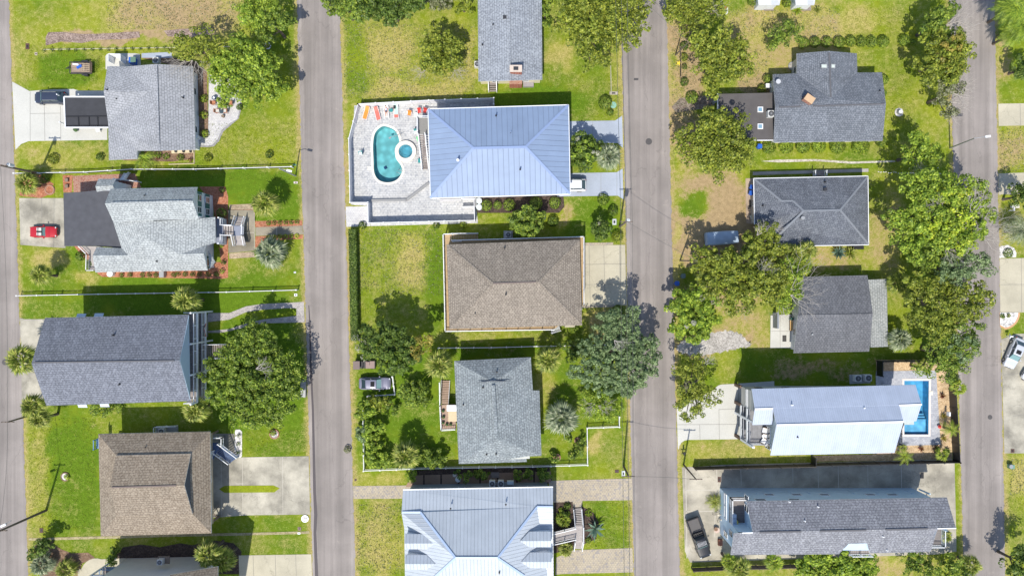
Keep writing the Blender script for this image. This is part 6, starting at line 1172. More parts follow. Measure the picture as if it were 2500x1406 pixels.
# garden of house I
for (cs, k, h, lb) in (([(1000,950,22),(1025,945,18),(1010,975,18),(1035,970,16),(985,965,12)], 'mid', 1.7, 'large dark leafy shrub right of the silver sedan bay'), ([(930,985,14),(912,975,14),(945,980,12)], 'olive', 1.5, 'yellowish shrub just below the silver sedan'),
                       ([(890,990,14),(900,1005,16),(882,1010,12)], 'bright', 1.7, 'shrub at the left garden fence below the sedan'), ([(905,1040,15),(915,1055,16),(895,1062,12),(930,1045,10)], 'bright', 1.9, 'broad leaved shrub in the middle of the left garden fence'),
                       ([(882,1052,12),(888,1066,10)], 'cedar', 1.8, 'blue green shrub pushing through the left garden fence'), ([(905,1080,14),(920,1088,12),(912,1070,10)], 'bright', 1.5, 'bright leafy shrub in the lower left garden'),
                       ([(905,1110,18),(930,1118,18),(915,1130,16),(945,1125,12)], 'bright', 1.6, 'dense shrub in the lower left garden corner'), ([(1040,1110,18),(1065,1118,20),(1050,1130,14),(1028,1098,12)], 'mid', 1.5, 'dark shrub right of the lower garden palm'),
                       ([(955,990,10),(962,1000,9)], 'mid', 1.2, 'small dark shrub in the middle of the left garden'), ([(1385,1058,12),(1418,1082,10)], 'mid', 1.0, 'dark low plants beside the inner white fence corner'), ([(1408,1105,12),(1400,1112,8)], 'mid', 1.1, 'dark plant at the bottom right garden bed'),
                       ([(1352,1115,10)], 'mid', .8, 'small dark plant in a ring at the notched roof corner'), ([(1000,1165,10),(1012,1158,8)], 'bright', 1.0, 'green shrub at the left end of the drive behind the silver blue roof'),
                       ([(1140,1158,10),(1165,1156,10),(1185,1158,10),(1120,1156,8)], 'mid', .8, 'dark low hedge plants left of the raised fan platform'), ([(1265,1160,10),(1290,1158,12),(1320,1156,12),(1338,1154,10)], 'mid', .8, 'dark low hedge plants right of the raised fan platform')):
    tree(lb, cs, h, k, 'large_shrub', 'shrub', leaf=.17, lob=.42, dens=1.1)
# palms
for a in ((68,448,30,3.2,'shaggy palm cluster at the street corner below the white vinyl fence on the left',),(100,672,28,4.5,'slender palm on the yellow patched lawn below the red convertible'),(648,498,36,4.6,'large golden fan palm on the lawn north of the walkway to the teal shuttered house'),
          (455,733,36,6.8,'tall palm against the long white fence above the slate blue gable house'),(55,878,40,7.0,'round palm overhanging the left street at the slate blue gable'),(82,992,32,5.5,'upper palm of the pair at the bottom left of the slate blue gable house'),(98,1022,28,5.0,'lower palm of the pair at the bottom left of the slate blue gable house'),
          (478,1002,36,5.5,'palm at the bottom right corner of the slate blue gable house'),(1072,890,38,4.8,'palm left of the green grey speckled roof'),(1338,878,38,5.0,'golden palm right of the green grey speckled roof top corner'),(990,1112,38,4.8,'golden palm inside the bottom left of the white garden fence'),
          (508,1352,36,6.5,'left palm of the pair above the grey house cut off at bottom left'),(545,1368,34,6.2,'right palm of the pair above the grey house cut off at bottom left')):
    palm(a[0], a[1], a[2], a[3]*.8, a[4], n=30)
palm(660, 617, 42, 2.6, 'grey green fan palm south of the walkway to the teal shuttered house', 'silver', n=30); palm(1370, 1020, 44, 3.2, 'big silver palm right of the notched green grey roof', 'silver', 'fan', n=34); palm(1485, 383, 34, 3.4, 'silver drooping palm beside the dark magnolia between the blue grey drives', 'silver', 'fan', n=26)
palm(105, 1375, 32, 1.2, 'silvery fan palm at the bottom left corner beside the street', 'silver', n=26); palm(162, 1390, 28, 1.0, 'dark green low palm beside the curved tan drive at bottom left', 'palm', n=24)
palm(1938, 618, 28, 3.5, 'upper left head of the palm group at the charcoal hip roof', 'palm', n=26); palm(1970, 612, 26, 3.4, 'upper right head of the palm group at the charcoal hip roof', 'palm', n=26); palm(1958, 648, 28, 3.0, 'lower head of the palm group at the charcoal hip roof', 'lime', n=26)
palm(2190, 692, 28, 3.0, 'dull green palm beside the paler wing of the dark grey gabled house', 'palm', n=26); palm(2195, 828, 30, 2.8, 'silvery palm beside the lower corner of the paler roof wing', 'silver', n=28)
palm(1802, 1388, 34, 3.0, 'dark fan palm at the bottom left corner of the long blue house', 'palm', n=30); palm(1778, 1370, 22, 3.2, 'yellowish palm head at the bottom left corner of the long blue house', 'lime', n=20); palm(1890, 1372, 26, 2.6, 'yellow green palm below the middle left of the long blue house', 'lime', n=22)
palm(2370, 1378, 26, 3.0, 'dark palm overhanging the right street at the bottom edge', 'palm', n=28); palm(2492, 562, 34, 3.2, 'drooping silvery palm cut off by the right edge', 'silver', 'feather', n=32); palm(2308, 1306, 18, 2.2, 'small palm behind the white balcony at the right end of the long blue house', 'palm', n=20)
palm(352, 388, 28, .9, 'lush banana like palm below the pale grey roof of the top left house', 'bright', 'feather', n=16); palm(1745, 1225, 20, .5, 'sago palm beside the corner deck of the long blue house', 'palm', 'feather', n=22)
palm(1945, 27, 16, .3, 'yellow green spiky plant between the two white cottages', 'lime', 'spike', name='yucca', cat='yucca', n=30); palm(1996, 26, 12, .3, 'dark green spiky plant right of the white cottages', 'palm', 'spike', name='yucca', cat='yucca', n=26)
palm(1375, 1268, 20, .8, 'upper bright yucca palm beside the boardwalk of the silver blue roofed house', 'lime', 'fan', n=20); palm(1380, 1340, 20, .8, 'lower yucca palm beside the boardwalk of the silver blue roofed house', 'palm', 'fan', n=20)
palm(1452, 1290, 30, .6, 'large blue grey agave right of the boardwalk steps', 'agave', 'spike', name='agave', cat='agave', n=22); palm(2046, 618, 20, .5, 'spiky grass like plant below the charcoal hip roof, left one', 'agave', 'spike', name='yucca', cat='yucca', n=40); palm(2075, 620, 18, .5, 'spiky grass like plant below the charcoal hip roof, right one', 'palm', 'spike', name='yucca', cat='yucca', n=36)
for i, (x, y, r, k, lb) in enumerate(((2262,890,20,'palm','palm in the gravel at the top of the pool yard'),(2240,895,14,'lime','yellowish palm beside the top of the blue pool'),(2338,945,22,'lime','golden palm over the black fence at the top right of the pool'),(2322,1048,20,'lime','golden palm over the black fence at the lower right of the pool'),(2205,1092,10,'palm','small plant at the lower left of the pool paving'),(2208,1112,20,'lime','golden palm over the lower black fence, left one'),(2300,1108,18,'lime','golden palm over the lower black fence, right one'))):
    palm(x, y, r, 1.8, lb, k, 'feather' if i % 2 else 'fan', n=16)
for i, (x, y, k) in enumerate(((2149,894,'dark'),(2300,966,'red'),(2303,1015,'rust'),(2303,1070,'rust'),(2285,1092,'red'),(2248,1095,'red'),(2312,1100,'dark'))):
    palm(x, y, 10, .25, ('small dark tuft in the shaded gravel above the pool paving','reddish tuft in the gravel right of the pool skimmer','russet tuft in the gravel right of the pool steps','russet tuft in the gravel near the lower right pool corner','red tuft at the lower right pool corner','small red bromeliad below the pool paving','dark tuft at the corner of the black fence')[i], k, 'spike', name='tuft_plant', cat='plant', n=26)
# --- clipped shrubs
ORD = ['leftmost', 'second', 'third', 'fourth', 'fifth', 'sixth', 'seventh', 'eighth', 'ninth', 'tenth', 'eleventh', 'twelfth', 'thirteenth', 'fourteenth', 'fifteenth', 'rightmost']
def ordn(i, n): return 'leftmost' if i == 0 else ('rightmost' if i == n-1 else ORD[i]+' from left')
L_ = [(1963,105,14),(1990,103,14),(2019,103,14),(2049,103,15),(2077,101,14),(2103,102,13),(2129,102,14),(2157,102,15)]
for i, (x, y, r) in enumerate(L_): bush(x, y, r, 1.3, ordn(i, 8)+' of the eight clipped balls above the charcoal T shaped house', 'mid', group='round shrubs above the charcoal T shaped house')
bush(2208, 98, 14, 1.2, 'clipped round shrub standing apart right of the row of eight', 'mid'); bush(2229, 104, 8, .8, 'small round shrub beside the pale rock under the russet tree', 'mid')
L_ = [(1878,359,17),(1920,358,18),(1961,357,18),(2000,356,18),(2046,356,20),(2102,355,22)]
for i, (x, y, r) in enumerate(L_): bush(x, y, r, 1.1, ordn(i, 6)+' of six clipped shrubs below the charcoal T shaped house', 'bright' if i % 2 else 'mid', group='clipped shrubs below the charcoal T shaped house')
bush(2152, 346, 14, 1.1, 'dark round shrub at the lower right corner of the charcoal T shaped house', 'mid'); bush(2155, 195, 15, 1.3, 'dark shrub half hidden by the right gable of the charcoal T shaped roof', 'mid'); bush(2156, 228, 9, 1.0, 'small shrub tucked under the right gable tip of the charcoal T shaped roof', 'mid')
L_ = [(1188,502,14),(1215,501,11),(1243,500,15),(1308,497,17),(1355,495,15)]
for i, (x, y, r) in enumerate(L_): bush(x, y, r, 1.3, ordn(i, 5)+' of the five clipped shrubs below the blue metal roof', 'mid', group='clipped shrubs below the blue metal roof')
bush(1350, 540, 14, 1.2, 'dark round shrub below the rightmost clipped shrub near the centre house', 'dark'); bush(1473, 487, 15, 1.1, 'low round shrub at the lower edge of the blue grey drive', 'mid'); bush(1497, 515, 13, 1.3, 'dense ball shrub beside the pole at the third street', 'dark'); bush(1507, 578, 15, 1.4, 'yellowish ball shrub at the top corner of the tan concrete drive', 'olive')
bush(1478, 251, 17, 1.6, 'large ball shrub beside the narrow pipe fence above the blue grey drive', 'mid'); bush(1490, 275, 9, .8, 'small shrub just below the large ball shrub', 'mid'); bush(1508, 757, 14, 1.3, 'dark ball shrub below the tan drive under the cedar', 'dark')
bush(1356, 803, 14, 1.0, 'left clipped shrub beside the entry steps of the centre house', 'mid'); bush(1402, 804, 12, 1.0, 'right clipped shrub beside the entry steps of the centre house', 'mid')
for i, (x, y, r, k) in enumerate(((1671,112,11,'dark'),(1670,140,10,'olive'),(1671,164,7,'dark'),(1671,200,11,'dark'))): bush(x, y, r, .9, ('topmost shrub under the leaning pole right of the third street','yellow green shrub below the leaning pole','tiny dark shrub between the yellow green and the oval shrubs','oval dark shrub lowest in the strip right of the third street')[i], k)
bush(1873, 192, 11, 1.1, 'shrub at the upper left corner of the charcoal T shaped house', 'mid'); bush(1860, 218, 12, 1.0, 'yellow green shrub beside the white box above the flat brown roof', 'olive'); bush(1690, 238, 16, .9, 'flat green shrub left of the flat brown roof wing', 'mid'); bush(541, 520, 13, 1.7, 'round shrub at the corner of the teal shuttered house by the entry stairs', 'dark')
for i, x in enumerate((296,317,348,364,380,424,434,452,470,487,508,528)): bush(x, 671-(i > 5)*2, 6.5, .5, ordn(i, 12)+' shrub in the red mulch below the teal shuttered house', 'dark', group='small shrubs in the red mulch strip', leaf=.09)
for i in range(16): bush(107+i*19.6, 124-i*.45+(-1)**i*.4, 4.6, .5, ('leftmost' if i == 0 else 'rightmost' if i == 15 else ORD[i]+' from left')+' seedling in the row of sixteen below the strip of brush debris', 'dark', name='seedling', cat='seedling', group='seedlings in a row', leaf=.08, dens=.8)
for i in range(12): bush(530+i*17.3 if i < 0 else 655+(i % 6)*14, 545-(i % 6)*.6 if i < 6 else 579-(i % 6)*.6, 6, .35, ('left end' if i % 6 == 0 else 'right end' if i % 6 == 5 else ORD[i % 6]+' from left')+' flower tuft in the '+('upper' if i < 6 else 'lower')+' bed edging the walkway to the second street', 'mid' if i < 6 else 'yellow', name='flower_tuft', cat='plant', group='flower tufts edging the walkway', leaf=.09)
for i, (x, y, r, k, lb) in enumerate(((497,241,10,'lime','variegated plant in the soil bed beside the white paver patio, topmost'),(497,281,10,'lime','variegated plant in the soil bed beside the white paver patio, middle one'),(500,327,10,'lime','variegated plant in the soil bed beside the white paver patio, lowest'),(508,385,10,'olive','small speckled shrub on the lawn below the white paver patio'),(657,377,10,'dark','lone dark brown shrub on the lawn left of the second street'),
                               (385,378,9,'mid','leafy plant in the bed below the pale grey roof'),(405,382,8,'mid','tall green plant in the bed below the pale grey roof near the planters'),(440,384,9,'mid','leafy plant near the red flowers below the pale grey roof'),(465,391,5,'red','small bright red flowering plant at the corner of the bed below the pale grey roof'),(385,385,5,'red','small red leaved plant beside the banana like palm'),
                               (244,383,10,'dark','small dark shrub on the dry lawn left of the pale grey roof'),(130,388,14,'olive','thin twiggy shrub on the dry lawn near the leaning pole shadow'),(108,438,10,'mid','dark shrub beside the shaggy palm cluster'),(220,690-45,12,'dark','dark fern like plant in the mulch left of the white railed porch'),(195,625,12,'dark','dark plants beside the angled porch railing'),
                               (540,600,5,'bright','small plant in the red mulch right of the lower gable'),(545,640,6,'dark','dark tuft in the red mulch right of the lower gable'),(542,662,6,'bright','green tuft at the corner of the red mulch'),(542,464,7,'dark','dark shrub in the shaded mulch at the upper right corner of the teal shuttered house'),(885,550,10,'dark','dark shrub at the lower corner of the white paver drive'),
                               (1065,551,9,'dark','dark shrub outside the lower white privacy fence'),(1130,549,9,'lime','yellow green tuft outside the lower white privacy fence'),(1690,365-25,1,'dark','')
                               )):
    if lb: bush(x, y, r, .7, lb, k, leaf=.12, dens=.75)
bush(848, 1097, 9, .8, 'straw coloured spiky shrub at the edge of the second street', 'lichen'); bush(1385, 1255-20, 9, .6, 'dark tuft in the mulch at the top of the boardwalk steps', 'dark'); bush(1370, 1245, 7, .5, 'light green plant in the mulch left of the boardwalk steps', 'lime'); bush(1437, 1252, 9, .5, 'white flowering plant in the oval mulch bed right of the boardwalk', 'bright'); bush(1436, 1318, 8, .5, 'low plant at the bottom of the oval mulch bed', 'mid'); bush(1386, 1243+10, 7, .5, 'leafy plant close to the rail of the boardwalk steps', 'bright')
for i, y in enumerate((1062,1083,1104)): bush(582, y, 5, .4, ('top','middle','bottom')[i]+' small plant in the narrow bed of white stones', 'dark', name='stone_bed_plant', cat='plant', group='plants in the white stones', leaf=.08)
bush(2462, 618, 12, .6, 'green plant in the white stone bed by the right edge drive', 'mid'); bush(2448, 772, 6, .4, 'small plant in the brick edged round bed, left one', 'mid'); bush(2462, 770, 5, .4, 'small plant in the brick edged round bed, right one', 'olive')
bush(1838, 5, 12, 1.0, 'shrub left of the left white cottage at the top edge', 'mid'); bush(1921, 8, 11, 1.0, 'shrub between the two white cottages at the top edge', 'mid')
# willow-like pine at the top right corner
for i, (x, y, r, h, lb) in enumerate(((2475,20,38,5.5,'feathery bright green pine in the top right corner, upper clump'),(2492,62,34,4.8,'feathery bright green pine in the top right corner, middle clump'),(2470,85,26,4.0,'feathery bright green pine in the top right corner, lower clump'))): palm(x, y, r, h, lb, 'bright', 'feather', name='pine_tree', cat='tree', n=46)
# hedge along the second street
t = empty('hedge', P(867, 697), 'long narrow clipped hedge along the right side of the second street', 'hedge'); n = 9500
a = rng.uniform(0, 1, n); hp = np.array([[P(865+5*q, 562+268*q).x, P(865+5*q, 562+268*q).y] for q in a]); fc = rng.randint(0, 3, n); w_ = np.where(fc == 0, rng.uniform(-.5,.5,n), np.where(fc == 1, -.52, .52)); zz = np.where(fc == 0, 1.4+rng.normal(0,.05,n), rng.uniform(.1,1.4,n))
cen = np.stack([hp[:,0]+w_+rng.normal(0,.04,n), hp[:,1], zz], 1); nor = np.stack([np.where(fc==0,0,np.sign(w_)), np.zeros(n), np.where(fc==0,1.,.25)],1)+rng.normal(size=(n,3))*.35; nor /= np.linalg.norm(nor,axis=1)[:,None]
mesh_from_quads('foliage', leaf_mesh(cen, nor, .12*rng.uniform(.7,1.3,n)), LM('dark'), t, off(t)); b = MB(); b.prism([P(860,563),P(870,563),P(875,829),P(865,829)], 0, 1.25); b.build('twig_core', paint('hedge_core', (.03,.045,.012), 1), t)
# grass clumps
def tufts(name, label, rects, n, size, kind):
    V = []; tot = sum((x1-x0)*(y1-y0) for x0,y0,x1,y1 in rects)
    for (x0,y0,x1,y1) in rects:
        k = int(n*(x1-x0)*(y1-y0)/tot); xs = rng.uniform(x0,x1,k); ys = rng.uniform(y0,y1,k); c = np.stack([(xs-1250)/16,(703-ys)/16,np.full(k,.05)],1); nor = rng.normal(size=(k,3))*.8; nor[:,2] = np.abs(nor[:,2])+.2; nor /= np.linalg.norm(nor,axis=1)[:,None]; V.append(leaf_mesh(c,nor,size*rng.uniform(.5,1.3,k),.35))
    o = mesh_from_quads(name, np.concatenate(V), LM(kind), None, (0,0,0)); tag(o, label, 'grass', kind='stuff')
tufts('dry_grass', 'straw coloured grass clumps on the dry field and verges', [(260,0,600,72),(840,60,1160,240),(1640,20,1700,300),(1780,20,2050,90),(870,560,1080,720),(870,1230,980,1400),(2440,310,2500,420),(2465,1120,2500,1210),(1800,120,1880,230)], 16000, .12, 'lichen')
tufts('lawn_grass', 'green grass clumps scattered over the lawns', [(60,110,250,200),(480,300,730,400),(330,420,730,440),(70,1020,235,1290),(1330,180,1510,290),(2060,20,2240,90),(2170,120,2230,420),(1440,1225,1540,1335),(600,1050,750,1110),(870,740,1000,790),(2450,1210,2500,1300)], 14000, .09, 'olive')
# ------------------------------------------------------------------ vehicles
TYRE = paint('tyre_rubber', (.02,.02,.02), .9); RIM = paint('alloy_rim', (.35,.36,.38), .35, .6); LAMPW = paint('headlight_lens', (.55,.58,.6), .15); LAMPR = paint('tail_lens', (.35,.02,.02), .2); CGL = glassy('car_glass', (.03,.05,.06), .05); WS = glassy('windscreen_tint', (.16,.27,.27), .08)
def carpaint(name, col, metal=.25):
    if name in MC: return MC[name]
    m, n, l, b = new_mat(name); b.inputs['Base Color'].default_value = c4(col); b.inputs['Metallic'].default_value = metal; b.inputs['Roughness'].default_value = .35; b.inputs['Coat Weight'].default_value = .6; b.inputs['Coat Roughness'].default_value = .08; MC[name] = m; return m
def loft(b, secs, mi=0, n=7, caps=True):
    """secs: (x, half width, z low, z high, crown); n points across the top"""
    rings = []
    for (x, w, z0, z1, cr) in secs:
        ring = [Vector((x, -w*.94, z0)), Vector((x, -w, z0+(z1-z0)*.45)), Vector((x, -w*.95, z1-(z1-z0)*.12))]
        for k in range(n): t = -1+2*k/(n-1); ring.append(Vector((x, w*.88*t, z1+cr*(1-t*t))))
        ring += [Vector((x, w*.95, z1-(z1-z0)*.12)), Vector((x, w, z0+(z1-z0)*.45)), Vector((x, w*.94, z0))]; rings.append(ring)
    for i in range(len(rings)-1):
        for k in range(len(rings[0])-1): b.poly([rings[i][k], rings[i][k+1], rings[i+1][k+1], rings[i+1][k]][::-1], mi)
        b.poly([rings[i][-1], rings[i][0], rings[i+1][0], rings[i+1][-1]][::-1], mi)
    if caps: b.poly(rings[0], mi); b.poly(rings[-1][::-1], mi)
def car(x, y, heading, label, col, style='sedan', L=4.7, Wd=1.85, cat='car', name='parked_car', z=0.05, sunroof=False):
    """heading: direction of the nose in degrees, counter-clockwise from the photo's right"""
    t = empty(name, P(x, y, .8)*1.0, label, cat); t.location.z = z; h = L/2; w = Wd/2; body = col
    P_ = {'sedan': dict(hood=.82, deck=.95, belt=.92, top=1.42, ca=.44, cb=-.82, wa=.14, wb=-.54), 'suv': dict(hood=.98, deck=1.05, belt=1.05, top=1.62, ca=.53, cb=-.94, wa=.31, wb=-.70),
          'convertible': dict(hood=.80, deck=.85, belt=.84, top=1.15, ca=.24, cb=-.50, wa=.10, wb=-.42), 'pickup': dict(hood=1.12, deck=1.12, belt=1.15, top=1.85, ca=.48, cb=-.13, wa=.33, wb=-.06)}[style]
    b = MB(); hd, dk, bl = P_['hood'], P_['deck'], P_['belt']
    S = [(h, w*.50, .38, hd-.30, .02), (h-.04, w*.66, .33, hd-.24, .03), (h-.12, w*.79, .28, hd-.17, .03), (h-.26, w*.89, .26, hd-.11, .04), (h-.5, w*.96, .25, hd-.05, .05), (h*.55, w, .25, hd+.02, .05), (h*P_['ca'], w, .25, bl, .05), (0, w, .25, bl, .02)]
    if style == 'pickup': S += [(h*-.14, w, .3, bl, .02), (h*-.15, w, .3, bl, .0)]
    else: S += [(h*P_['cb'], w*.99, .25, bl+.02, .03), (-h+.5, w*.97, .27, dk-.02, .04), (-h+.25, w*.91, .29, dk-.06, .04), (-h+.1, w*.82, .32, dk-.12, .03), (-h+.03, w*.7, .36, dk-.2, .03), (-h, w*.55, .4, dk-.3, .02)]
    loft(b, S); b.build('body', body, t, local=True, merge=False, smooth=False)
    if style == 'pickup':
        b = MB(); x0, x1 = -h*.15, -h+.05
        for s in (-1, 1): b.box(((x0+x1)/2, s*(w-.07), .85), (x0-x1, .14, .7))
        b.box((x1, 0, .85), (.1, Wd-.1, .65)); b.box(((x0+x1)/2, 0, .62), (x0-x1, Wd-.2, .1)); b.build('cargo_bed', body, t, local=True)
        b = MB(); b.box(((x0+x1)/2-.1, 0, .72), (x0-x1-.5, Wd-.35, .08)); b.build('bed_liner', paint('bed_grey', (.10,.095,.095), .8), t, local=True)
        b = MB(); b.tube([(x0-.25,-w*.75,.9),(x0-.25,-w*.7,1.6),(x0-.25,w*.7,1.6),(x0-.25,w*.75,.9)], .06, 8)
        for k in range(5): b.box((x0-.3, -.6+k*.3, .95), (.35,.2,.3), k*.4)
        b.build('roll_bar', BLACK, t, local=True)
    tp = P_['top']; a0, a1, w0, w1 = h*P_['ca'], h*P_['cb'], h*P_['wa'], h*P_['wb']
    if style != 'convertible':
        b = MB(); loft(b, [(a0, w*.86, bl-.04, bl, .0), (w0+.02, w*.80, bl-.04, tp-.07, .02), ((w0+w1)/2, w*.80, bl-.04, tp-.05, .03), (w1, w*.77, bl-.04, tp-.08, .02), (a1, w*.82, bl-.04, bl+.03, .0)]); b.build('window', CGL, t, local=True)
        b = MB(); loft(b, [(w0, w*.64, tp-.06, tp-.03, .03), (w0-.15, w*.68, tp-.06, tp, .03), ((w0+w1)/2, w*.69, tp-.06, tp+.02, .03), (w1+.15, w*.66, tp-.06, tp-.01, .03), (w1, w*.60, tp-.07, tp-.05, .02)])
        for s in (-1, 1):
            b.bar((a1, s*w*.80, bl+.03), (w1, s*w*.70, tp-.05), .09, .05); b.bar(((w0+w1)/2, s*w*.88, bl), ((w0+w1)/2, s*w*.78, tp-.05), .07, .05)
        b.build('roof', body, t, local=True)
        b = MB(); b.poly([(a0-.03, -w*.74, bl+.04), (a0-.03, w*.74, bl+.04), (w0+.05, w*.66, tp-.04), (w0+.05, -w*.66, tp-.04)]); b.build('windscreen', WS, t, local=True)
        if sunroof: b = MB(); b.box((w0-.55, 0, tp+.045), (.6, .75, .03)); b.build('sunroof', paint('matt_black', (.01,.01,.012), .95), t, local=True)
        if style == 'suv':
            b = MB()
            for s in (-1, 1): b.bar((w0-.2, s*w*.66, tp+.07), (w1+.2, s*w*.66, tp+.05), .04)
            b.build('roof_rack', GREYM, t, local=True)
        if style == 'pickup':
            b = MB()
            for k in range(8): b.box(((w0+w1)/2+.15, -w*.62+k*w*.177, tp+.06), (abs(w0-w1)*.55, .06, .03))
            b.build('roof_rack', RIM, t, local=True)
    else:
        b = MB(); b.box((-.18*h, 0, bl+.045), (h*.50, w*1.5, .05)); b.build('cockpit', BLACK, t, local=True)
        for s in (-1, 1):
            b = MB(); b.box((-.14*h, s*.36, bl+.12), (.42, .46, .14)); b.box((-.28*h, s*.36, bl+.22), (.14, .44, .32), 0, 0, -.2); b.build('seat', paint('cream_leather', (.55,.53,.50), .6), t, local=True)
        b = MB(); b.poly([(a0-.05, -w*.8, bl+.02), (a0-.05, w*.8, bl+.02), (w0-.05, w*.68, bl+.38), (w0-.05, -w*.68, bl+.38)]); b.build('windscreen', WS, t, local=True)
        b = MB(); b.tube([(w0-.05,-w*.7,bl),(w0-.05,-w*.68,bl+.4),(w0-.05,w*.68,bl+.4),(w0-.05,w*.7,bl)], .03, 6); b.build('windscreen_frame', BLACK, t, local=True)
        b = MB(); b.cyl((.04*h, .36, bl+.12), .17, .03, 14); b.build('steering_wheel', BLACK, t, local=True)
    for sx in (.62, -.60):
        for s in (-1, 1):
            b = MB(); c = Vector((h*sx, s*(w-.1), .33)); b.tube([c-Vector((0, .11, 0)), c+Vector((0, .11, 0))], .34, 16); wh = b.build('wheel', TYRE, t, local=True); b = MB(); b.tube([c+Vector((0, s*.10, 0)), c+Vector((0, s*.125, 0))], .22, 12); b.build('rim', RIM, wh, local=True)
    for s in (-1, 1):
        b = MB(); b.box((h-.24, s*w*.70, hd-.15), (.16, .28, .10), -s*.6); b.build('headlight', LAMPW, t, local=True); b = MB(); b.box((-h+.12, s*w*.70, dk-.2), (.10, .25, .14), s*.5); b.build('tail_light', LAMPR, t, local=True)
        b = MB(); b.box((a0-.3, s*(w+.09), bl+.03), (.16, .2, .13)); b.build('wing_mirror', body, t, local=True)
    b = MB(); b.box((h-.03, 0, .55), (.06, Wd*.5, .16)); b.build('grille', BLACK, t, local=True)
    t.rotation_euler.z = R(heading); return t
car(105, 566, 0, 'small red open top convertible with cream seats on the left concrete drive', carpaint('red_paint', (.42,.012,.02), .1), 'convertible', 4.1, 1.72)
car(122, 239, 180, 'dark blue grey estate car partly beside the black membrane carport', carpaint('navy_grey_paint', (.035,.045,.075)), 'suv', 4.7, 1.85)
car(915, 936, 0, 'silver sedan with black sunroof parked in the grassy fenced bay', carpaint('silver_paint', (.19,.19,.25), .3), 'sedan', 4.85, 1.9, sunroof=True)
car(1391, 452, 180, 'white van like car half hidden under the blue metal roof', carpaint('white_car_paint', (.62,.63,.65), .0), 'suv', 5.0, 1.95)
car(1706, 1312, -70, 'black pickup truck parked at an angle on the dark concrete drive', carpaint('black_paint', (.012,.013,.016), .2), 'pickup', 6.2, 2.05, 'pickup truck', 'pickup_truck')
car(2478, 862, -113, 'white silver sedan with black sunroof parked at an angle on the right edge drive', carpaint('silver_white_paint', (.50,.52,.56), .1), 'sedan', 4.8, 1.9, sunroof=True)
car(2533, 928, 150, 'white car mostly beyond the right edge of the picture below the silver white sedan', MC['white_car_paint'], 'sedan', 4.6, 1.85)
b = MB(); b.box(P(741,948,.3), (.75,2.6,.6)); b.box(P(741,948,.62), (.6,2.3,.06)); tag(b.build('utility_cabinet', GREYM), 'long grey utility cabinet at the kerb under the right edge of the giant oak', 'cabinet')
# utility cart at the street edge
t = empty('utility_cart', P(893, 889), 'small brown utility cart with flat cargo bed half under the dark green tree', 'utility cart')
b = MB(); b.box((-1.1,0,1.5), (1.0,1.25,.06)); b.build('canopy', paint('brown_canopy', (.16,.12,.11), .7), t, local=True); b = MB(); b.box((0,0,.5), (3.2,1.1,.3)); b.box((-.6,0,.75), (.7,1.0,.3)); b.box((1.55,0,.65), (.1,1.2,.5)); b.build('body', BLACK, t, local=True)
b = MB(); b.box((.85,0,.72), (1.4,1.1,.14)); b.box((.5,.2,.85), (.5,.5,.2)); b.build('cargo_bed', paint('rosy_bed', (.26,.19,.17), .8), t, local=True); b = MB(); b.box((-1.45,.3,.9), (.04,.6,1.1)); b.build('windscreen', WS, t, local=True)
for sx in (-1.2, 1.1):
    for s in (-.55, .55): b = MB(); b.tube([(sx, s-.1, .25), (sx, s+.1, .25)], .25, 12); b.build('wheel', TYRE, t, local=True)
b = MB()
for sx in (-1.45, -.35):
    for s in (-.58, .58): b.bar((sx, s, .6), (sx, s, 1.5), .05)
b.build('canopy_post', DARKM, t, local=True)
# covered boat
t = empty('covered_boat', P(1758, 582), 'boat under a pale blue tarpaulin on the shaded brown ground beside the olive oak', 'boat'); b = MB()
loft(b, [(2.5,.75,.25,1.05,.1),(2.35,.95,.2,1.3,.18),(1.2,1.05,.2,1.4,.25),(-1.2,1.05,.2,1.4,.22),(-2.3,1.0,.2,1.25,.12),(-2.45,.9,.25,1.0,.05)], n=9); b.build('tarpaulin', paint('blue_tarp', (.30,.38,.48), .5, var=.2, scale=1.2), t, local=True)
b = MB()
for k in (-1.5,0,1.5): b.box((k,0,.12), (.1,1.9,.24))
b.build('trailer_frame', GREYM, t, local=True); t.rotation_euler.z = R(4)
# utility trailer
t = empty('utility_trailer', P(206, 170), 'wooden decked utility trailer with mesh ramp and jumbled load on the lawn', 'trailer')
b = MB(); b.box((-.1,0,.55), (3.2,1.6,.08)); b.build('deck', boards('trailer_boards', (.26,.19,.14), (.32,.25,.19)), t, local=True)
b = MB()
for s in (-.85,.85): b.bar((-1.7,s,.9), (1.5,s,.9), .06); b.bar((-1.7,s,.55), (1.5,s,.55), .06); [b.bar((k,s,.5), (k,s,.9), .05) for k in (-1.7,-.6,.5,1.5)]
b.bar((-1.7,-.85,.9), (-1.7,.85,.9), .06); b.bar((-1.7,0,.5), (-2.6,0,.45), .08); b.bar((-1.7,.5,.5), (-2.5,0,.45), .06); b.build('frame', DARKM, t, local=True)
b = MB(); [b.bar((1.5,-.8+k*.32,.55), (2.0,-.8+k*.32,1.9), .04) for k in range(6)]; [b.bar((1.5+.5*k/4,-.8,.55+1.35*k/4), (1.5+.5*k/4,.8,.55+1.35*k/4), .04) for k in range(5)]; b.build('ramp_gate', paint('rusty_brown', (.09,.06,.045), .8), t, local=True)
for s in (-1,1): b = MB(); b.tube([(.5,s*.95,.32),(.5,s*1.12,.32)], .32, 14); b.build('wheel', TYRE, t, local=True); b = MB(); b.box((.5,s*1.02,.72), (.9,.25,.06)); b.build('mudguard', DARKM, t, local=True)
b = MB(); 
for k in range(5): b.tube([(.1,-.6+k*.3,.7),(.5,-.55+k*.28,1.0),(1.2,-.6+k*.3,.8)], .03, 5)
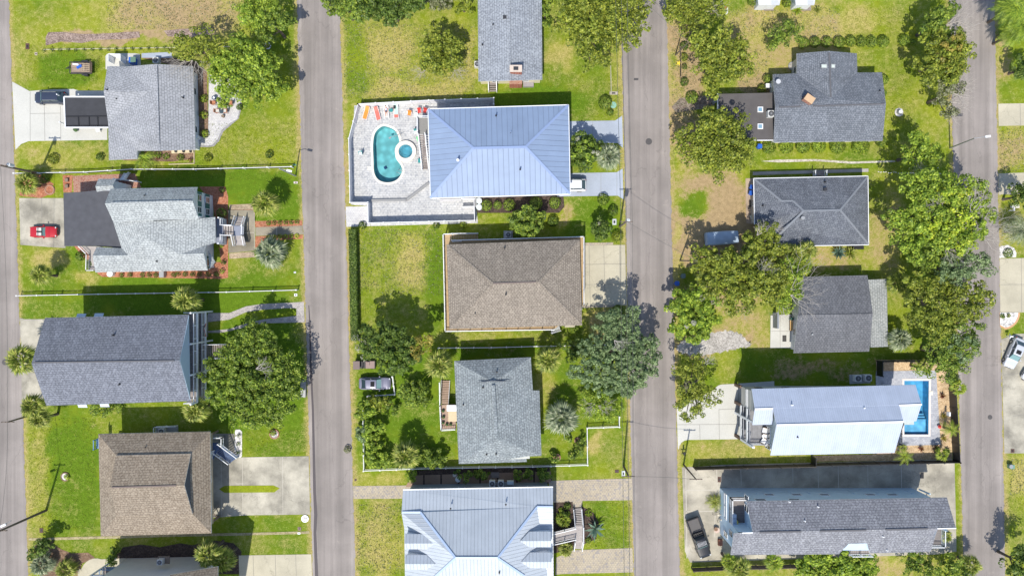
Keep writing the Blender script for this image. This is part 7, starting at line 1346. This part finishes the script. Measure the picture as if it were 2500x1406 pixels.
b.tube([(.1,-.6,.7),(.1,.6,.7)], .03, 5); b.tube([(1.2,-.6,.8),(1.2,.6,.8)], .03, 5); b.tube([(.5,-.55,1.0),(.5,.57,1.0)], .03, 5); tag(b.build('wicker_frame', paint('wicker', (.42,.34,.24), .8), None, local=False), None); fr = COL.objects[-1] if False else bpy.data.objects['wicker_frame']; fr.location = t.location; tag(fr, 'tan wicker chair frame lying on the wooden utility trailer', 'chair frame')
b = MB(); b.box((-.35,.2,.68), (.8,.35,.18), .5); b.box((-.9,.55,.66), (.9,.25,.12), -.1, 1); o = b.build('tarp_bundle', [BLUEP, WHITE]); o.location = t.location; tag(o, 'crumpled blue and white tarp bundle on the wooden utility trailer', 'tarp')
# ------------------------------------------------------------------ poles, lamps, wires
def pole(x, y, tx, ty, h, label, r=.16, arms=1, trans=False, name='utility_pole', cat='utility pole'):
    """base pixel on the ground and pixel of the (leaning) top at height h"""
    a = P(x, y); e = P(tx, ty, h); t = empty(name, a, label, cat); b = MB(); b.tube([a-Vector((0,0,.2)), e], [r, r*.65], 10); b.build('pole', POLEW, t); d = (e-a).normalized()
    for k in range(arms):
        c = a+(e-a)*(.97-.12*k); b = MB(); b.bar(c-Vector((.9,0,0)), c+Vector((.9,0,0)), .1, .12)
        for s in (-.8,-.3,.3,.8): b.cyl(c+Vector((s,0,.06)), .05, .16, 8)
        b.build('crossarm', POLEW, t)
    if trans:
        for s in (([.35]) if trans == 1 else (-.35,.35)): b = MB(); c = a+(e-a)*.82+Vector((s,.25,-.4)); b.cyl(c, .26, .85, 14); b.cyl(c+Vector((0,0,.85)), .1, .15, 8); b.build('transformer', paint('pale_grey_can', (.50,.53,.55), .5), t)
    return e
e1 = pole(113, 1245, -2, 1296, 10.5, 'dark leaning utility pole with long shadow on the lawn at lower left', .2, 1, 0)
e0 = pole(97, 424, 1, 404, 9.5, 'utility pole with pale transformer reaching over the left street near the white vinyl fence', .2, 1, 1); e2 = pole(62, 1017, 18, 1030, 8.0, 'short utility pole leaning over the left street below the palm pair', .15, 1, 0)
e3 = pole(1513, 553, 1530, 541, 9.5, 'utility pole with white transformer beside the third street at the ball shrubs', .17, 1, 1); e4 = pole(1523, 1138, 1535, 1163, 9.5, 'utility pole with crossarm beside the tan paver drive at the third street', .17, 1, 0)
e5 = pole(1649, 135, 1681, 103, 8.0, 'thin leaning pole above the clipped shrubs right of the third street', .11, 0); e6 = pole(1660, 636, 1702, 637, 8.0, 'thin pole leaning into the wide olive oak', .11, 0); e7 = pole(1669, 1134, 1700, 1170, 8.5, 'dark pole leaning over the end of the board fence on the dark concrete drive', .14, 1)
def lamp(x, y, ex, ey, hx, hy, h, label, lean=False):
    a = P(x, y); e = P(ex, ey, h); g = P(hx, hy, h+.3); t = empty('street_lamp', a, label, 'street lamp'); b = MB(); b.tube([a, e], [.12, .08], 10); b.build('pole', GREYM if lean else POLEW, t)
    b = MB(); b.tube([e-Vector((0,0,.3)), e.lerp(g, .5)+Vector((0,0,.15)), g], .045, 8); b.build('arm', GREYM, t); b = MB(); d = (g-e).normalized(); a_ = math.atan2(d.y, d.x); b.box(g+d*.15, (.75,.3,.14), a_); b.box(g+d*.15-Vector((0,0,.09)), (.5,.22,.06), a_, 1); b.build('lamp_head', [WHITE, LAMPW], t); return t
lamp(2319, 362, 2380, 338, 2409, 334, 7.6, 'curved arm street lamp standing out over the right street', True); lamp(722, 430, 682, 412, 704, 417, 6.5, 'street lamp at the second street end of the white vinyl fence', True)
b = MB(); g = P(8,1282,8.6); b.tube([P(28,1270,8.2), g], .05); b.box(g, (.8,.3,.15), .4, 1); tag(b.build('lamp_bracket', [GREYM, WHITE]), 'street lamp head on a bracket of the dark leaning pole at lower left', 'lamp head')
def wire(pts, label, r=.022, sag=.5):
    b = MB()
    for i in range(len(pts)-1):
        a, c = Vector(pts[i]), Vector(pts[i+1]); b.tube([a+(c-a)*(k/10)-Vector((0,0,sag*4*(k/10)*(1-k/10))) for k in range(11)], r, 4, cap=False)
    tag(b.build('power_line', paint('wire_grey', (.10,.10,.09), .6)), label, 'power line', 'power lines')
for s, nm in ((-.8,'left'),(0,'middle'),(.8,'right')):
    v = Vector((s,0,0)); wire([Vector(P(1508,-500,9.5))+v, e3+v, e4+v, Vector(P(1548,1900,9.5))+v], nm+' of the three overhead lines running along the third street')
wire([e5, Vector(P(1515,-60,9))], 'thin wire from the leaning pole up across the third street'); wire([e3, e6], 'thin wire crossing the third street to the wide olive oak'); wire([e4, e7], 'thin wire crossing the third street to the board fence pole'); wire([e0, e2, e1], 'overhead line along the left street joining its three poles')
# ------------------------------------------------------------------ fences and walls of the left and centre
VW = paint('vinyl_fence_white', (.68,.69,.70), .5, var=.04)
fence('white_fence', 'long white topped picket fence between the two upper left houses running to the second street', [(45,426),(215,423),(330,416),(480,416),(600,413),(716,410)], 1.0, DARKM, 'picket', gap=3.2, matp=VW)
fence('white_fence', 'long white topped picket fence above the slate blue gable house', [(52,722),(250,718),(430,715),(560,713),(728,708)], 1.0, DARKM, 'picket', gap=3.2, matp=VW)
fence('white_fence', 'white topped fence between the centre house and the green grey speckled roof', [(1072,848),(1200,847),(1310,844),(1450,842),(1475,841)], 1.1, DARKM, 'picket', gap=2.5, matp=VW)
fence('white_fence', 'white topped fence below and left of the green grey speckled roof', [(889,992),(891,1145),(1050,1139),(1250,1136),(1300,1135),(1433,1131),(1432,1042),(1510,1039),(1510,1015)], 1.0, FW, 'picket', gap=2.5, matp=VW)
fence('bay_fence', 'low white rail fence around the silver sedan bay', [(960,918),(966,961),(900,965)], .9, FW, 'rails', gap=1.6)
fence('pipe_fence', 'thin pipe rail from the oak to the ball shrub beside the third street', [(1489,145),(1491,230)], .6, paint('pipe_tan', (.45,.42,.32), .6), 'rails', gap=2.8, rail_top=False, wpost=.08)
fence('low_fence', 'weathered low rail beside the shrubs under the leaning pole', [(1659,118),(1660,190)], .4, WOOD, 'rails', gap=2.0, rail_top=False, wpost=.1)
fence('board_fence', 'dark wooden fence below the black pickup truck at the bottom', [(1688,1385),(1800,1380),(1890,1378),(2045,1372)], 1.5, paint('brown_board', (.08,.06,.05), .85))
b = MB(); b.bar(P(107,122)+Vector((0,0,.06)), P(430,117)+Vector((0,0,.06)), .1, .12); tag(b.build('timber_edging', paint('pale_timber', (.42,.40,.26), .8)), 'thin pale timber edging along the seedling row', 'edging')
b = MB(); b.bar(P(545,115)+Vector((0,0,.06)), P(625,113)+Vector((0,0,.06)), .1, .12); tag(b.build('timber_edging', MC['pale_timber']), 'short pale timber edging between the sparse olive and big bright trees', 'edging')
b = MB(); pts = [P(x,y) for x,y in ((70,1316),(180,1313),(300,1310),(420,1306),(600,1303),(755,1299))]
for i in range(len(pts)-1): b.bar(pts[i]+Vector((0,0,.01)), pts[i+1]+Vector((0,0,.01)), .38, .06)
tag(b.build('footpath', speck('worn_soil', (.24,.21,.10), (.34,.29,.16), (.40,.35,.22), 6)), kind='structure')
b = MB(); q = [P(x,y)+Vector((0,0,.1)) for x,y in ((475,366),(475,400),(413,402))]; b.bar(q[0],q[1],.12,.2); b.bar(q[1],q[2],.12,.2); tag(b.build('bed_edging', paint('tan_timber', (.45,.38,.24), .8)), 'pale timber edging round the flower bed below the pale grey roof', 'edging')
pl_ = empty('planter_box', P(447,371), 'long tan planter box with dark pots below the pale grey roof', 'planter'); b = MB(); b.prism([P(422,367),P(474,365),P(475,374),P(422,376)], 0, .45); b.build('box', paint('planter_tan', (.50,.42,.28), .8), pl_); b = MB()
for x in (430,449,466): b.cyl(P(x,370,.45), .2, .2, 10)
b.build('soil_pot', BLACK, pl_)
# ------------------------------------------------------------------ pool furniture
def lounger(x, y, a, label, mat, L=1.9, top=None):
    t = empty('sun_lounger', P(x, y, .35), label, 'sun lounger', 'sun loungers by the turquoise pool'); t.location.z = .05
    b = MB(); b.box((-.25,0,.34), (L*.72,.62,.06)); b.build('seat', mat, t, local=True); b = MB(); b.box((L*.36,0,.5), (L*.36,.62,.06), 0, 0, -.55); b.build('backrest', top or mat, t, local=True)
    b = MB()
    for s in (-.34,.34): b.bar((-L*.6,s,.32), (L*.3,s,.32), .05); b.bar((L*.2,s,.33), (L*.5,s,.68), .05)
    b.build('frame', WHITE, t, local=True)
    for sx in (-.7,.45):
        for s in (-.32,.32): b = MB(); b.bar((sx,s,0), (sx,s,.32), .05); b.build('leg', WHITE, t, local=True)
    t.rotation_euler.z = R(a); return t
SAL = paint('salmon_fabric', (.60,.13,.10), .6); MINT = paint('mint_fabric', (.40,.62,.52), .6, var=.3, scale=8)
lounger(894, 276, 74, 'orange sun lounger at the top left corner of the pool terrace', ORANGE); lounger(921, 278, 104, 'faded red sun lounger between the orange one and the sunbather', SAL)
lg = lounger(943, 272, 92, 'white sun lounger carrying a sunbather beside the teal side table', WHITE); lounger(967, 272, 92, 'mint patterned sun lounger with salmon foot end right of the teal side table', SAL, top=MINT)
b = MB(); c = P(967,271,.46); b.box(c, (.55,1.1,.05), 0); tag(b.build('beach_towel', MINT), 'mint green patterned towel spread on the fourth lounger', 'towel'); b = MB(); b.box(P(963,262,.8), (.35,.5,.08), 0, 0, 0); tag(b.build('dark_bag', BLACK), 'black bag at the head of the mint patterned lounger', 'bag')
def chair(x, y, a, label, mat, grp=None, z=.05, back=None, frame=WHITE, name='patio_chair'):
    t = empty(name, P(x, y, .4), label, 'chair', grp); t.location.z = z; b = MB(); b.box((0,0,.42), (.55,.55,.06)); b.build('seat', mat, t, local=True); b = MB(); b.box((.3,0,.7), (.07,.55,.55), 0, 0, .15); b.build('backrest', back or mat, t, local=True)
    for sx in (-.24,.24):
        for s in (-.26,.26): b = MB(); b.bar((sx,s,0), (sx,s,.42), .045); b.build('leg', frame, t, local=True)
    b = MB(); [b.box((0,s,.6), (.5,.06,.04)) for s in (-.3,.3)]; b.build('armrest', frame, t, local=True); t.rotation_euler.z = R(a); return t
chair(1000,278,80,'orange low chair beside the round white table at the pool terrace',ORANGE); chair(1024,272,95,'left red low chair at the top of the pool terrace',RED); chair(1038,272,75,'right red low chair touching the blue metal roof edge',RED)
chair(1015,323,90,'teal chair with white towel beside the pool stairs',TEAL,back=TEAL); b = MB(); b.box(P(1015,324,.52), (.42,.5,.06)); tag(b.build('towel', WHITE), 'white towel folded on the teal chair beside the pool stairs', 'towel')
chair(880,374,10,'teal chair with white towel by the left fence of the pool terrace',TEAL); b = MB(); b.box(P(880,375,.52), (.42,.45,.06)); tag(b.build('towel', WHITE), 'white towel folded on the teal chair by the left fence of the terrace', 'towel')
def table(x, y, r, label, mat, h=.45, z=.05, leg=DARKM):
    t = empty('side_table', P(x, y, h), label, 'table'); t.location.z = z; b = MB(); b.cyl((0,0,h-.04), r, .05, 20); b.build('table_top', mat, t, local=True); b = MB(); b.cyl((0,0,0), .05, h-.04, 8); b.cyl((0,0,0), r*.5, .03, 12); b.build('pedestal', leg, t, local=True); return t
table(1016,281,.35,'round white table between the orange and red low chairs',WHITE,.5); table(955,270,.28,'teal side table beside the sunbather',TEAL)
b = MB(); c = P(1021,340,.05); b.poly([c+Vector((-.3,.2,.3)),c+Vector((.1,.4,.35)),c+Vector((.25,-.3,.2)),c+Vector((.0,-.45,.1))]); b.poly([c+Vector((-.3,.2,.22)),c+Vector((.0,-.45,.02)),c+Vector((.25,-.3,.12)),c+Vector((.1,.4,.27))]); tag(b.build('pool_float', paint('green_float', (.05,.45,.12), .4)), 'small bright green float leaning by the pool stairs', 'float')
b = MB(); b.cyl(P(889,254,.05), .14, 1.1, 10, r2=.06); tag(b.build('closed_parasol', BLACK), 'black rolled parasol standing at the top left of the pool terrace', 'parasol')
b = MB(); b.box(P(1025,393,.3), (.5,.6,.45)); tag(b.build('cushion_box', TEAL), 'small teal box left of the long pool stairs', 'box')
# sunbather
def person_lying(loc, rz, label):
    t = empty('person', loc, label, 'person'); SK = paint('skin', (.48,.27,.18), .6, var=.06); V = []; E = []; Rr = []
    def add(p, r, par=None): V.append(p); Rr.append(r); i = len(V)-1; (E.append((par, i)) if par is not None else None); return i
    pel = add((0,0,.12), .13); sp = add((.24,0,.14), .115, pel); ch = add((.45,0,.20), .14, sp); nk = add((.60,0,.27), .055, ch); hd = add((.70,0,.32), .095, nk); hh = add((.80,0,.345), .09, hd)
    for s in (-1, 1):
        sh = add((.50,s*.17,.21), .065, ch); el_ = add((.26,s*.27,.16), .045, sh); wr = add((.06,s*.25,.13), .032, el_); pm = add((-.02,s*.24,.13), .036, wr)
        for k in range(4): f = add((-.07,s*(.205+.022*k),.13), .011, pm); add((-.115+.008*abs(k-1.5),s*(.20+.022*k),.118), .008, f)
        th = add((-.02,s*.19,.13), .012, pm); add((-.06,s*.165,.125), .009, th)
        hp = add((-.06,s*.10,.12), .095, pel); kn = add((-.46,s*.12,.14), .06, hp); an = add((-.86,s*.10,.10), .038, kn); ft = add((-.90,s*.11,.20), .033, an)
    me = bpy.data.meshes.new('body'); me.from_pydata(V, E, []); me.materials.append(SK); o = bpy.data.objects.new('body', me); COL.objects.link(o); m = o.modifiers.new('skin', 'SKIN'); m.use_smooth_shade = True
    for i, sv in enumerate(me.skin_vertices[0].data): sv.radius = (Rr[i], Rr[i]); sv.use_root = (i == 0)
    o.modifiers.new('sub', 'SUBSURF').levels = 1; dg = bpy.context.evaluated_depsgraph_get(); m2 = bpy.data.meshes.new_from_object(o.evaluated_get(dg)); m2.name = 'body'; bpy.data.objects.remove(o); m2.materials.clear(); m2.materials.append(SK)
    o = bpy.data.objects.new('body', m2); COL.objects.link(o); o.parent = t
    b = MB(); loft(b, [(.46,.15,.16,.30,.04),(.25,.135,.10,.25,.03),(.12,.13,.08,.23,.03)], n=7); b.build('top', paint('lilac_top', (.45,.45,.62), .7), t, local=True)
    b = MB(); loft(b, [(.10,.145,.06,.24,.03),(-.02,.15,.05,.235,.03),(-.14,.10,.05,.22,.02)], n=7); b.build('swim_bottom', paint('navy_swim', (.02,.02,.05), .6), t, local=True)
    b = MB(); b.tube([(.76,0,.31),(.82,0,.35),(.87,0,.33),(.90,0,.30)], [.10,.105,.08,.03], 10); b.build('hair', paint('brown_hair', (.10,.06,.04), .8), t, local=True)
    b = MB()
    for s in (-.035,.035): b.cyl((.735,s,.425), .018, .01, 8)
    b.tube([(.70,0,.415),(.715,0,.432)], .012, 6); b.build('sunglasses', BLACK, t, local=True); t.rotation_euler.z = rz; return t
person_lying(P(943,273,.4)+Vector((0,0,.0)), R(92), 'person in lilac top and dark swim bottoms lying back on the white sun lounger')
# patio of the top left house
WD = paint('teak', (.40,.17,.09), .6)
for (x,y,a,l) in ((522,252,180,'brown wooden chair left of the patio tree opening'),(564,252,0,'brown wooden chair right of the small patio bush'),(531,272,180,'left wooden armchair of the pair at the round patio pot'),(551,272,0,'right wooden armchair of the pair at the round patio pot')): chair(x,y,a,l,paint('pale_cushion', (.50,.48,.44), .8) if y > 260 else WD,frame=WD,back=WD)
table(522,239,.3,'round dark blue table with white dish on the white paver patio',paint('navy_top', (.03,.06,.12), .5),.6); b = MB(); b.cyl(P(522,239,.66), .16, .05, 14); tag(b.build('dish', WHITE), 'white dish on the round dark blue patio table', 'dish'); b = MB(); b.cyl(P(546,285,.05), .22, .4, 16); tag(b.build('fire_bowl', WOOD), 'round brown pot in front of the pair of wooden armchairs', 'pot')
tree('small green bush in the middle of the white paver patio', [(545,250,12),(552,256,9),(538,256,8)], .8, 'bright', 'patio_bush', 'shrub', leaf=.12, lob=.35); bush(584,262,8,.6,'dark potted plant at the right edge of the white paver patio','dark')
table(541,273,.3,'small glass table between the two wooden armchairs',GLASS,.45); b = MB(); b.box(P(483,336,.5), (.45,.5,1.0)); tag(b.build('utility_box', WHITE), 'white box at the lower right wall of the pale grey roofed house', 'box')
b = MB(); b.box(P(325,150,.55), (.75,.9,1.1)); b.box(P(325,146,1.15), (.8,.8,.1), 0, 1); tag(b.build('wheelie_bin', [BLUEP, paint('green_lid', (.10,.18,.13), .5)]), 'blue bin with green lid beside the white utility screen', 'bin')
for (x, y, lb) in ((185,318,'dark potted plant below the black membrane carport'),): b = MB(); b.cyl(P(x,y,0), .22, .35, 12); b.cyl(P(x,y,.35), .3, .15, 10, r2=.1); tag(b.build('potted_plant', [paint('plant_green', (.05,.10,.03), .8)]), lb, 'potted plant')
chair(240,318,90,'white chair with dark neighbour below the black membrane carport',WHITE)
# ------------------------------------------------------------------ bins, mailboxes, covers, pots, stones
def bin_(x, y, label, mat, a=0.0, z=0.0):
    t = empty('wheelie_bin', P(x, y, .5), label, 'bin'); t.location.z = z; b = MB(); b.cyl((0,0,.06), .30, .95, 4, r2=.40); b.build('body', mat, t, local=True); b = MB(); b.box((0,0,1.04), (.62,.68,.07)); b.bar((.33,-.25,1.0),(.33,.25,1.0),.05); b.build('lid', mat, t, local=True)
    for s in (-.26,.26): b = MB(); b.tube([(.28,s-.03,.12),(.28,s+.03,.12)], .12, 10); b.build('wheel', TYRE, t, local=True)
    t.rotation_euler.z = a; return t
bin_(1834,458,'upper blue bin at the left wall of the charcoal hip roofed house',BLUEP,0,.03); bin_(1832,472,'lower blue bin at the left wall of the charcoal hip roofed house',BLUEP,.2,.03); bin_(1651,692,'blue bin at the kerb beside the third street',BLUEP); bin_(1666,674,'dark grey green bin up the verge from the blue bin',paint('grey_green_bin',(.13,.18,.17),.5)); bin_(1852,359,'bright blue bin beside the lower left corner of the flat brown roof',BLUEP)
b = MB(); b.cyl(P(1170,492), .45, .8, 20); b.cyl(P(1170,492,.8), .4, .05, 20); tag(b.build('water_barrel', paint('pale_barrel', (.50,.54,.56), .4)), 'upper pale round barrel beside the clipped shrubs', 'barrel'); b = MB(); b.cyl(P(1170,507), .45, .8, 20); b.cyl(P(1170,507,.8), .4, .05, 20); tag(b.build('water_barrel', MC['pale_barrel']), 'lower pale round barrel beside the clipped shrubs', 'barrel')
b = MB(); c = P(1837,530,.03); t = chair(1836,529,-60,'cream plastic chair on the tan walk left of the charcoal hip roofed house',paint('cream_plastic',(.55,.54,.42),.5)); b = MB(); b.box(P(1833,497,.12), (.5,1.0,.18)); tag(b.build('doormat', BLACK), 'black rectangular mat on the tan walk left of the charcoal hip roofed house', 'mat')
def mailbox(x, y, label, mat=WHITE, a=0.0):
    t = empty('mailbox', P(x, y), label, 'mailbox'); b = MB(); b.bar((0,0,0),(0,0,1.05),.1); b.build('post', mat, t, local=True); b = MB(); b.box((0,.1,1.15),(.22,.5,.2)); b.tube([(0,-.15,1.22),(0,.35,1.22)], .11, 8); b.build('box', mat, t, local=True); b = MB(); b.box((0,0,.75),(.7,.1,.1)); b.build('crossbar', mat, t, local=True); t.rotation_euler.z = a; return t
mailbox(2457,820,'white post mailbox beside the round brick edged bed at the right street',WHITE,R(90)); mailbox(2462,515,'white mailbox on the right verge beside the pale bench'); mailbox(1666,1104,'dark mailbox at the third street beside the white concrete drive',BLACK)
t = empty('garden_bench', P(2474,505), 'pale stone bench on the right verge below the shaded concrete', 'bench'); b = MB(); b.box((0,0,.42),(1.2,.45,.08)); b.build('seat', COPE, t, local=True); b = MB(); [b.box((s,0,.2),(.12,.4,.4)) for s in (-.45,.45)]; b.build('leg', COPE, t, local=True)
def cover(x, y, w, h, mat, label, cat='meter cover', z=.06): b = MB(); b.box(P(x,y,z/2), (w,h,z)); b.box(P(x,y,z), (w*.45,h*.45,.03), 0, 1); tag(b.build('ground_cover_box', [mat, BLACK]), label, cat)
RUST = paint('rusty_iron', (.09,.045,.035), .8)
for a in ((67,114,.55,.9,RUST,'rusty rectangular grate in the lawn near the top left street'),(88,132,.4,.45,paint('pale_patch',(.42,.36,.28),.9),'small pale cover below the rusty grate at top left'),(101,1294,.55,.7,RUST,'rusty rectangular grate in the lawn at lower left'),(722,720,.45,.4,WHITE,'white meter cover with dark centre below the long picket fence near the second street'),(720,665,.3,.25,WHITE,'small white meter cover above the long picket fence near the second street'),
          (722,446,.6,.3,paint('pinkish_white',(.60,.52,.50),.8),'pinkish white slab near the lamp at the second street'),(731,1290,.5,.5,paint('brown_lid',(.22,.15,.13),.9),'brownish meter cover beside the white one at the lower second street'),(730,1301,.4,.3,WHITE,'white meter cover on the worn footpath at the lower second street'),(1500,542,.6,.9,paint('light_grey_box',(.45,.48,.50),.6),'pale grey utility lid between the magnolia and the ball shrub'),
          (1522,1156,.5,.9,paint('light_grey_box2',(.50,.54,.55),.6),'pale grey cabinet at the foot of the crossarm pole'),(1506,1150,.6,.45,RUST,'small brown lid in the lawn above the tan paver drive'),(2472,1100,.55,.55,RUST,'dark drain grate in the right edge concrete drive'),(2251,1160,.5,.9,BLACK,'dark rectangular grate in the concrete right of the long blue house'),(1756,1170,.5,.8,RUST,'rusty rectangular grate in the dark concrete drive'),
          (1498,228,1.2,.45,paint('tan_slab',(.38,.34,.30),.9),'tan slab at the street end of the pipe rail'),(719,403,.5,.25,paint('green_box',(.08,.22,.14),.6),'small green box at the second street end of the picket fence'),(2290,640-230,.1,.1,WHITE,'tiny white peg in the lawn above the pale edging stones'),(868,1171,.3,.3,RUST,'tiny brown cover in the lawn above the left paver drive')): cover(*a)
b = MB(); b.cyl(P(1497,257), .5, .04, 18); tag(b.build('well_cover', paint('faded_aqua', (.20,.38,.30), .8)), 'faded aqua round lid beside the large ball shrub', 'lid')
b = MB(); c = P(2194,275); 
for k in range(10): a = k*.628; b.box(c+Vector((math.cos(a)*.42,math.sin(a)*.42,.06)), (.4,.34,.12), a)
b.box(c+Vector((0,0,.06)), (1.0,1.0,.1)); tag(b.build('stone_pad', MC['white_stones']), 'white stone square on the lawn right of the charcoal T shaped house', 'stone pad')
b = MB(); b.cyl(c+Vector((0,0,.12)), .32, .4, 16); b.cyl(c+Vector((0,0,.52)), .24, .06, 16, mi=1); tag(b.build('round_planter', [GREYM, WHITE]), 'white round pot standing on the white stone square', 'pot')
def ring(x, y, r, mat, inner, label, name='ringed_bed', h=.14): t = empty(name, P(x,y), label, 'planting ring'); holed('rim', circ(x,y,r), [circ(x,y,r*.78)], mat, .0, None, t, h); b = MB(); b.cyl(P(x,y,0), r*.78/16, h*.6, 20); b.build('bed', inner, t); return t
ring(654,113,8,WHITE,SOIL,'white ringed bed at the foot of the dark green tree in the top left field'); ring(670,1059,12,BRICK,ROCK,'round white stone bed with brick rim on the lawn below the giant oak'); ring(745,1265,9,WHITE,ROCK,'round white stone bed at the corner of the double concrete drive'); ring(160,1163,11,SOIL,ROCK,'round stone bed with yellow flowers on the lower left lawn')
bush(666,1056,8,.5,'yellow green plant in the brick rimmed stone bed below the giant oak','lime'); bush(163,1164,7,.4,'yellow flowers in the round stone bed on the lower left lawn','yellow'); ring(1410,1075,8,BRICK,SOIL,'dark planted ring near the inner white fence corner'); ring(1360,1116,9,BRICK,SOIL,'dark planted ring beside the notched corner of the green grey roof')
ring(1934,162,10,GREYM,GRAV,'round grey rimmed well beside the upper left wall of the charcoal T shaped house'); ring(122,464,12,paint('pink_rim',(.35,.2,.14),.9),MUL,'round red mulch bed beside the shaggy palm')
for (x, y, s) in ((1657,155,.4),): b = MB(); c = P(x,y,.35); [b.poly([c, c+Vector((math.cos(a)*.45,math.sin(a)*.45,0)), c+Vector((math.cos(a+.63)*.18,math.sin(a+.63)*.18,0.04)), c+Vector((0,0,.1))]) for a in [k*1.2566 for k in range(5)]]; [b.poly([c, c+Vector((0,0,.1)), c+Vector((math.cos(a-.63)*.18,math.sin(a-.63)*.18,0.04)), c+Vector((math.cos(a)*.45,math.sin(a)*.45,0))]) for a in [k*1.2566 for k in range(5)]]; tag(b.build('star_ornament', paint('yellow_star', (.70,.55,.05), .5)), 'yellow star shaped ornament beside the low rail right of the third street', 'ornament')
b = MB(); b.box(P(1875,211,.4), (.9,.6,.8)); tag(b.build('utility_box', WHITE), 'white box between the two shrubs above the flat brown roof', 'box')
b = MB(); b.cyl(P(1742,251,0), .25, .9, 10); tag(b.build('grey_canister', GREYM), 'grey canister at the left wall of the flat brown roof wing', 'canister')
b = MB(); b.box(P(1773,27,.25), (.35,.9,.5)); b.box(P(1772,20,.55), (.3,.3,.25), 0, 1); tag(b.build('lawn_figure', [WHITE, RED]), 'small white lawn ornament with red top at the upper edge', 'ornament')
b = MB(); [b.box(P(162,y,.35), (.45,.5,.06)) for y in (440,455)]; [b.bar(P(x,y,0),P(x,y,.4),.05) for x in (158.5,165.5) for y in (436.5,443.5,451.5,458.5)]; tag(b.build('step_frame', WOOD), 'two small dark wooden frames in the mulch beside the brick patio', 'frames')
st_ = empty('white_stairs', P(313,433), 'white railed stairs on the brick patio north of the teal shuttered house', 'stairs'); stair(st_, P(313,443)+Vector((0,0,1.6)), P(312,424)+Vector((0,0,.2)), .75, WHITE, n=8, rail=False); 
railing(st_, [P(322,424)+Vector((0,0,.4)), P(320,440)+Vector((0,0,1.4))], .6, WHITE, .3)
fence('patio_screen', 'white angled screen panels right of the small stair roof', [(345,446),(290,440),(285,462)], 1.3, VW)
bk = empty('bicycle_pair', P(1757,1254), 'jumble of two light coloured bicycles beside the long blue house wall', 'bicycles')
for i, (dx, dy, a) in enumerate(((-.35,.1,.1),(.1,-.5,.9))):
    b = MB(); u = Vector((math.cos(a), math.sin(a), 0)); c = Vector((dx,dy,0))
    for s in (-.5,.5):
        w_ = c+u*s+Vector((0,0,.33)); b.tube([w_+u*math.cos(k*math.pi/7)*.32+Vector((0,0,math.sin(k*math.pi/7)*.32)) for k in range(15)], .025, 5, 1, cap=False)
    b.tube([c-u*.5+Vector((0,0,.33)), c-u*.1+Vector((0,0,.85)), c+u*.35+Vector((0,0,.85)), c+u*.5+Vector((0,0,.33))], .03, 5); b.tube([c-u*.5+Vector((0,0,.33)), c+Vector((0,0,.3)), c+u*.35+Vector((0,0,.85))], .03, 5); v = Vector((-u.y,u.x,0)); b.tube([c+u*.4+v*.3+Vector((0,0,1.0)), c+u*.4-v*.3+Vector((0,0,1.0))], .025, 5); b.box(c-u*.12+Vector((0,0,.9)), (.28,.18,.07), a)
    o = b.build('bicycle', [paint('cream_bike', (.52,.47,.38), .5), TYRE]); o.location = bk.location; tag(o, ('pale bicycle nearest the left beside the sago palm by the long blue house','pale bicycle leaning towards the wall of the long blue house')[i], 'bicycle')
bpy.data.objects.remove(bk)
b = MB(); b.cyl(P(1748,1291,0), .38, .5, 14, r2=.42); b.cyl(P(1748,1291,.5), .3, .04, 14, mi=1); tag(b.build('round_pot', [paint('pinkish_rim', (.50,.38,.32), .8), SOIL]), 'round pinkish pot below the bicycles beside the long blue house', 'pot')
for (x, y, lb) in ((1758,1323,'brown wooden crate below the left wall of the long blue house'),(1757,1172-2,'')):
    if lb: b = MB(); b.box(P(x,y,.3), (.6,.9,.6)); tag(b.build('crate', paint('crate_brown', (.20,.08,.05), .8)), lb, 'crate')
b = MB(); b.box(P(2468,1138,.35), (.7,.6,.7)); b.cyl(P(2468,1138,.7), .3, .12, 12, mi=1); tag(b.build('utility_box', [paint('green_cabinet', (.12,.25,.18), .6), GREYM]), 'small green cabinet with grey top on the right verge lower down', 'cabinet')
for i, (x, y) in enumerate(((1082,1003),(1083,1018),(1082,1032),(1091,1036),(1100,1036))): b = MB(); b.cyl(P(x,y,1.2), .17, .3, 12, r2=.22); b.cyl(P(x,y,1.5), .24, .2, 8, mi=1, r2=.08); tag(b.build('potted_plant', [paint('terracotta', (.35,.15,.09), .8), paint('plant_green', (.05,.10,.03), .8)]), ('topmost','second','third','fourth','last')[i]+' potted plant along the rosy deck edge of the green grey roofed house', 'potted plant', 'potted plants on the rosy deck')
for (x,y,s,lb) in ((1110,1159,.3,'round pale stepping stone under the fence left of the round white drum'),(965,998,.25,'small white stone in the left garden')): b = MB(); b.cyl(P(x,y,0), s, .08, 12); tag(b.build('stepping_stone', COPE), lb, 'stone')
b = MB(); c = P(2510,770); 
bt = empty('plant_stand', P(2290,1040), 'red and white flowering pot beside the black fence right of the pool', 'pot'); b = MB(); b.cyl((0,0,0), .2, .4, 10); b.build('pot', WHITE, bt, local=True); b = MB(); b.cyl((0,0,.4), .28, .15, 8, r2=.1); b.build('flowers', RED, bt, local=True)
b = MB(); b.box(P(2316,1010,1.0), (.25,.6,.6)); tag(b.build('fence_sign', WHITE), 'blank white plate on the black board fence beside the right street', 'plate')
for o in bpy.data.objects:
    if o.name == 'brush_debris': tag(o, 'long strip of grey brown brush debris above the seedling row', 'debris')
    if o.name == 'brush_debris.001': tag(o, 'short strip of grey brown brush debris beside the sparse olive tree', 'debris')
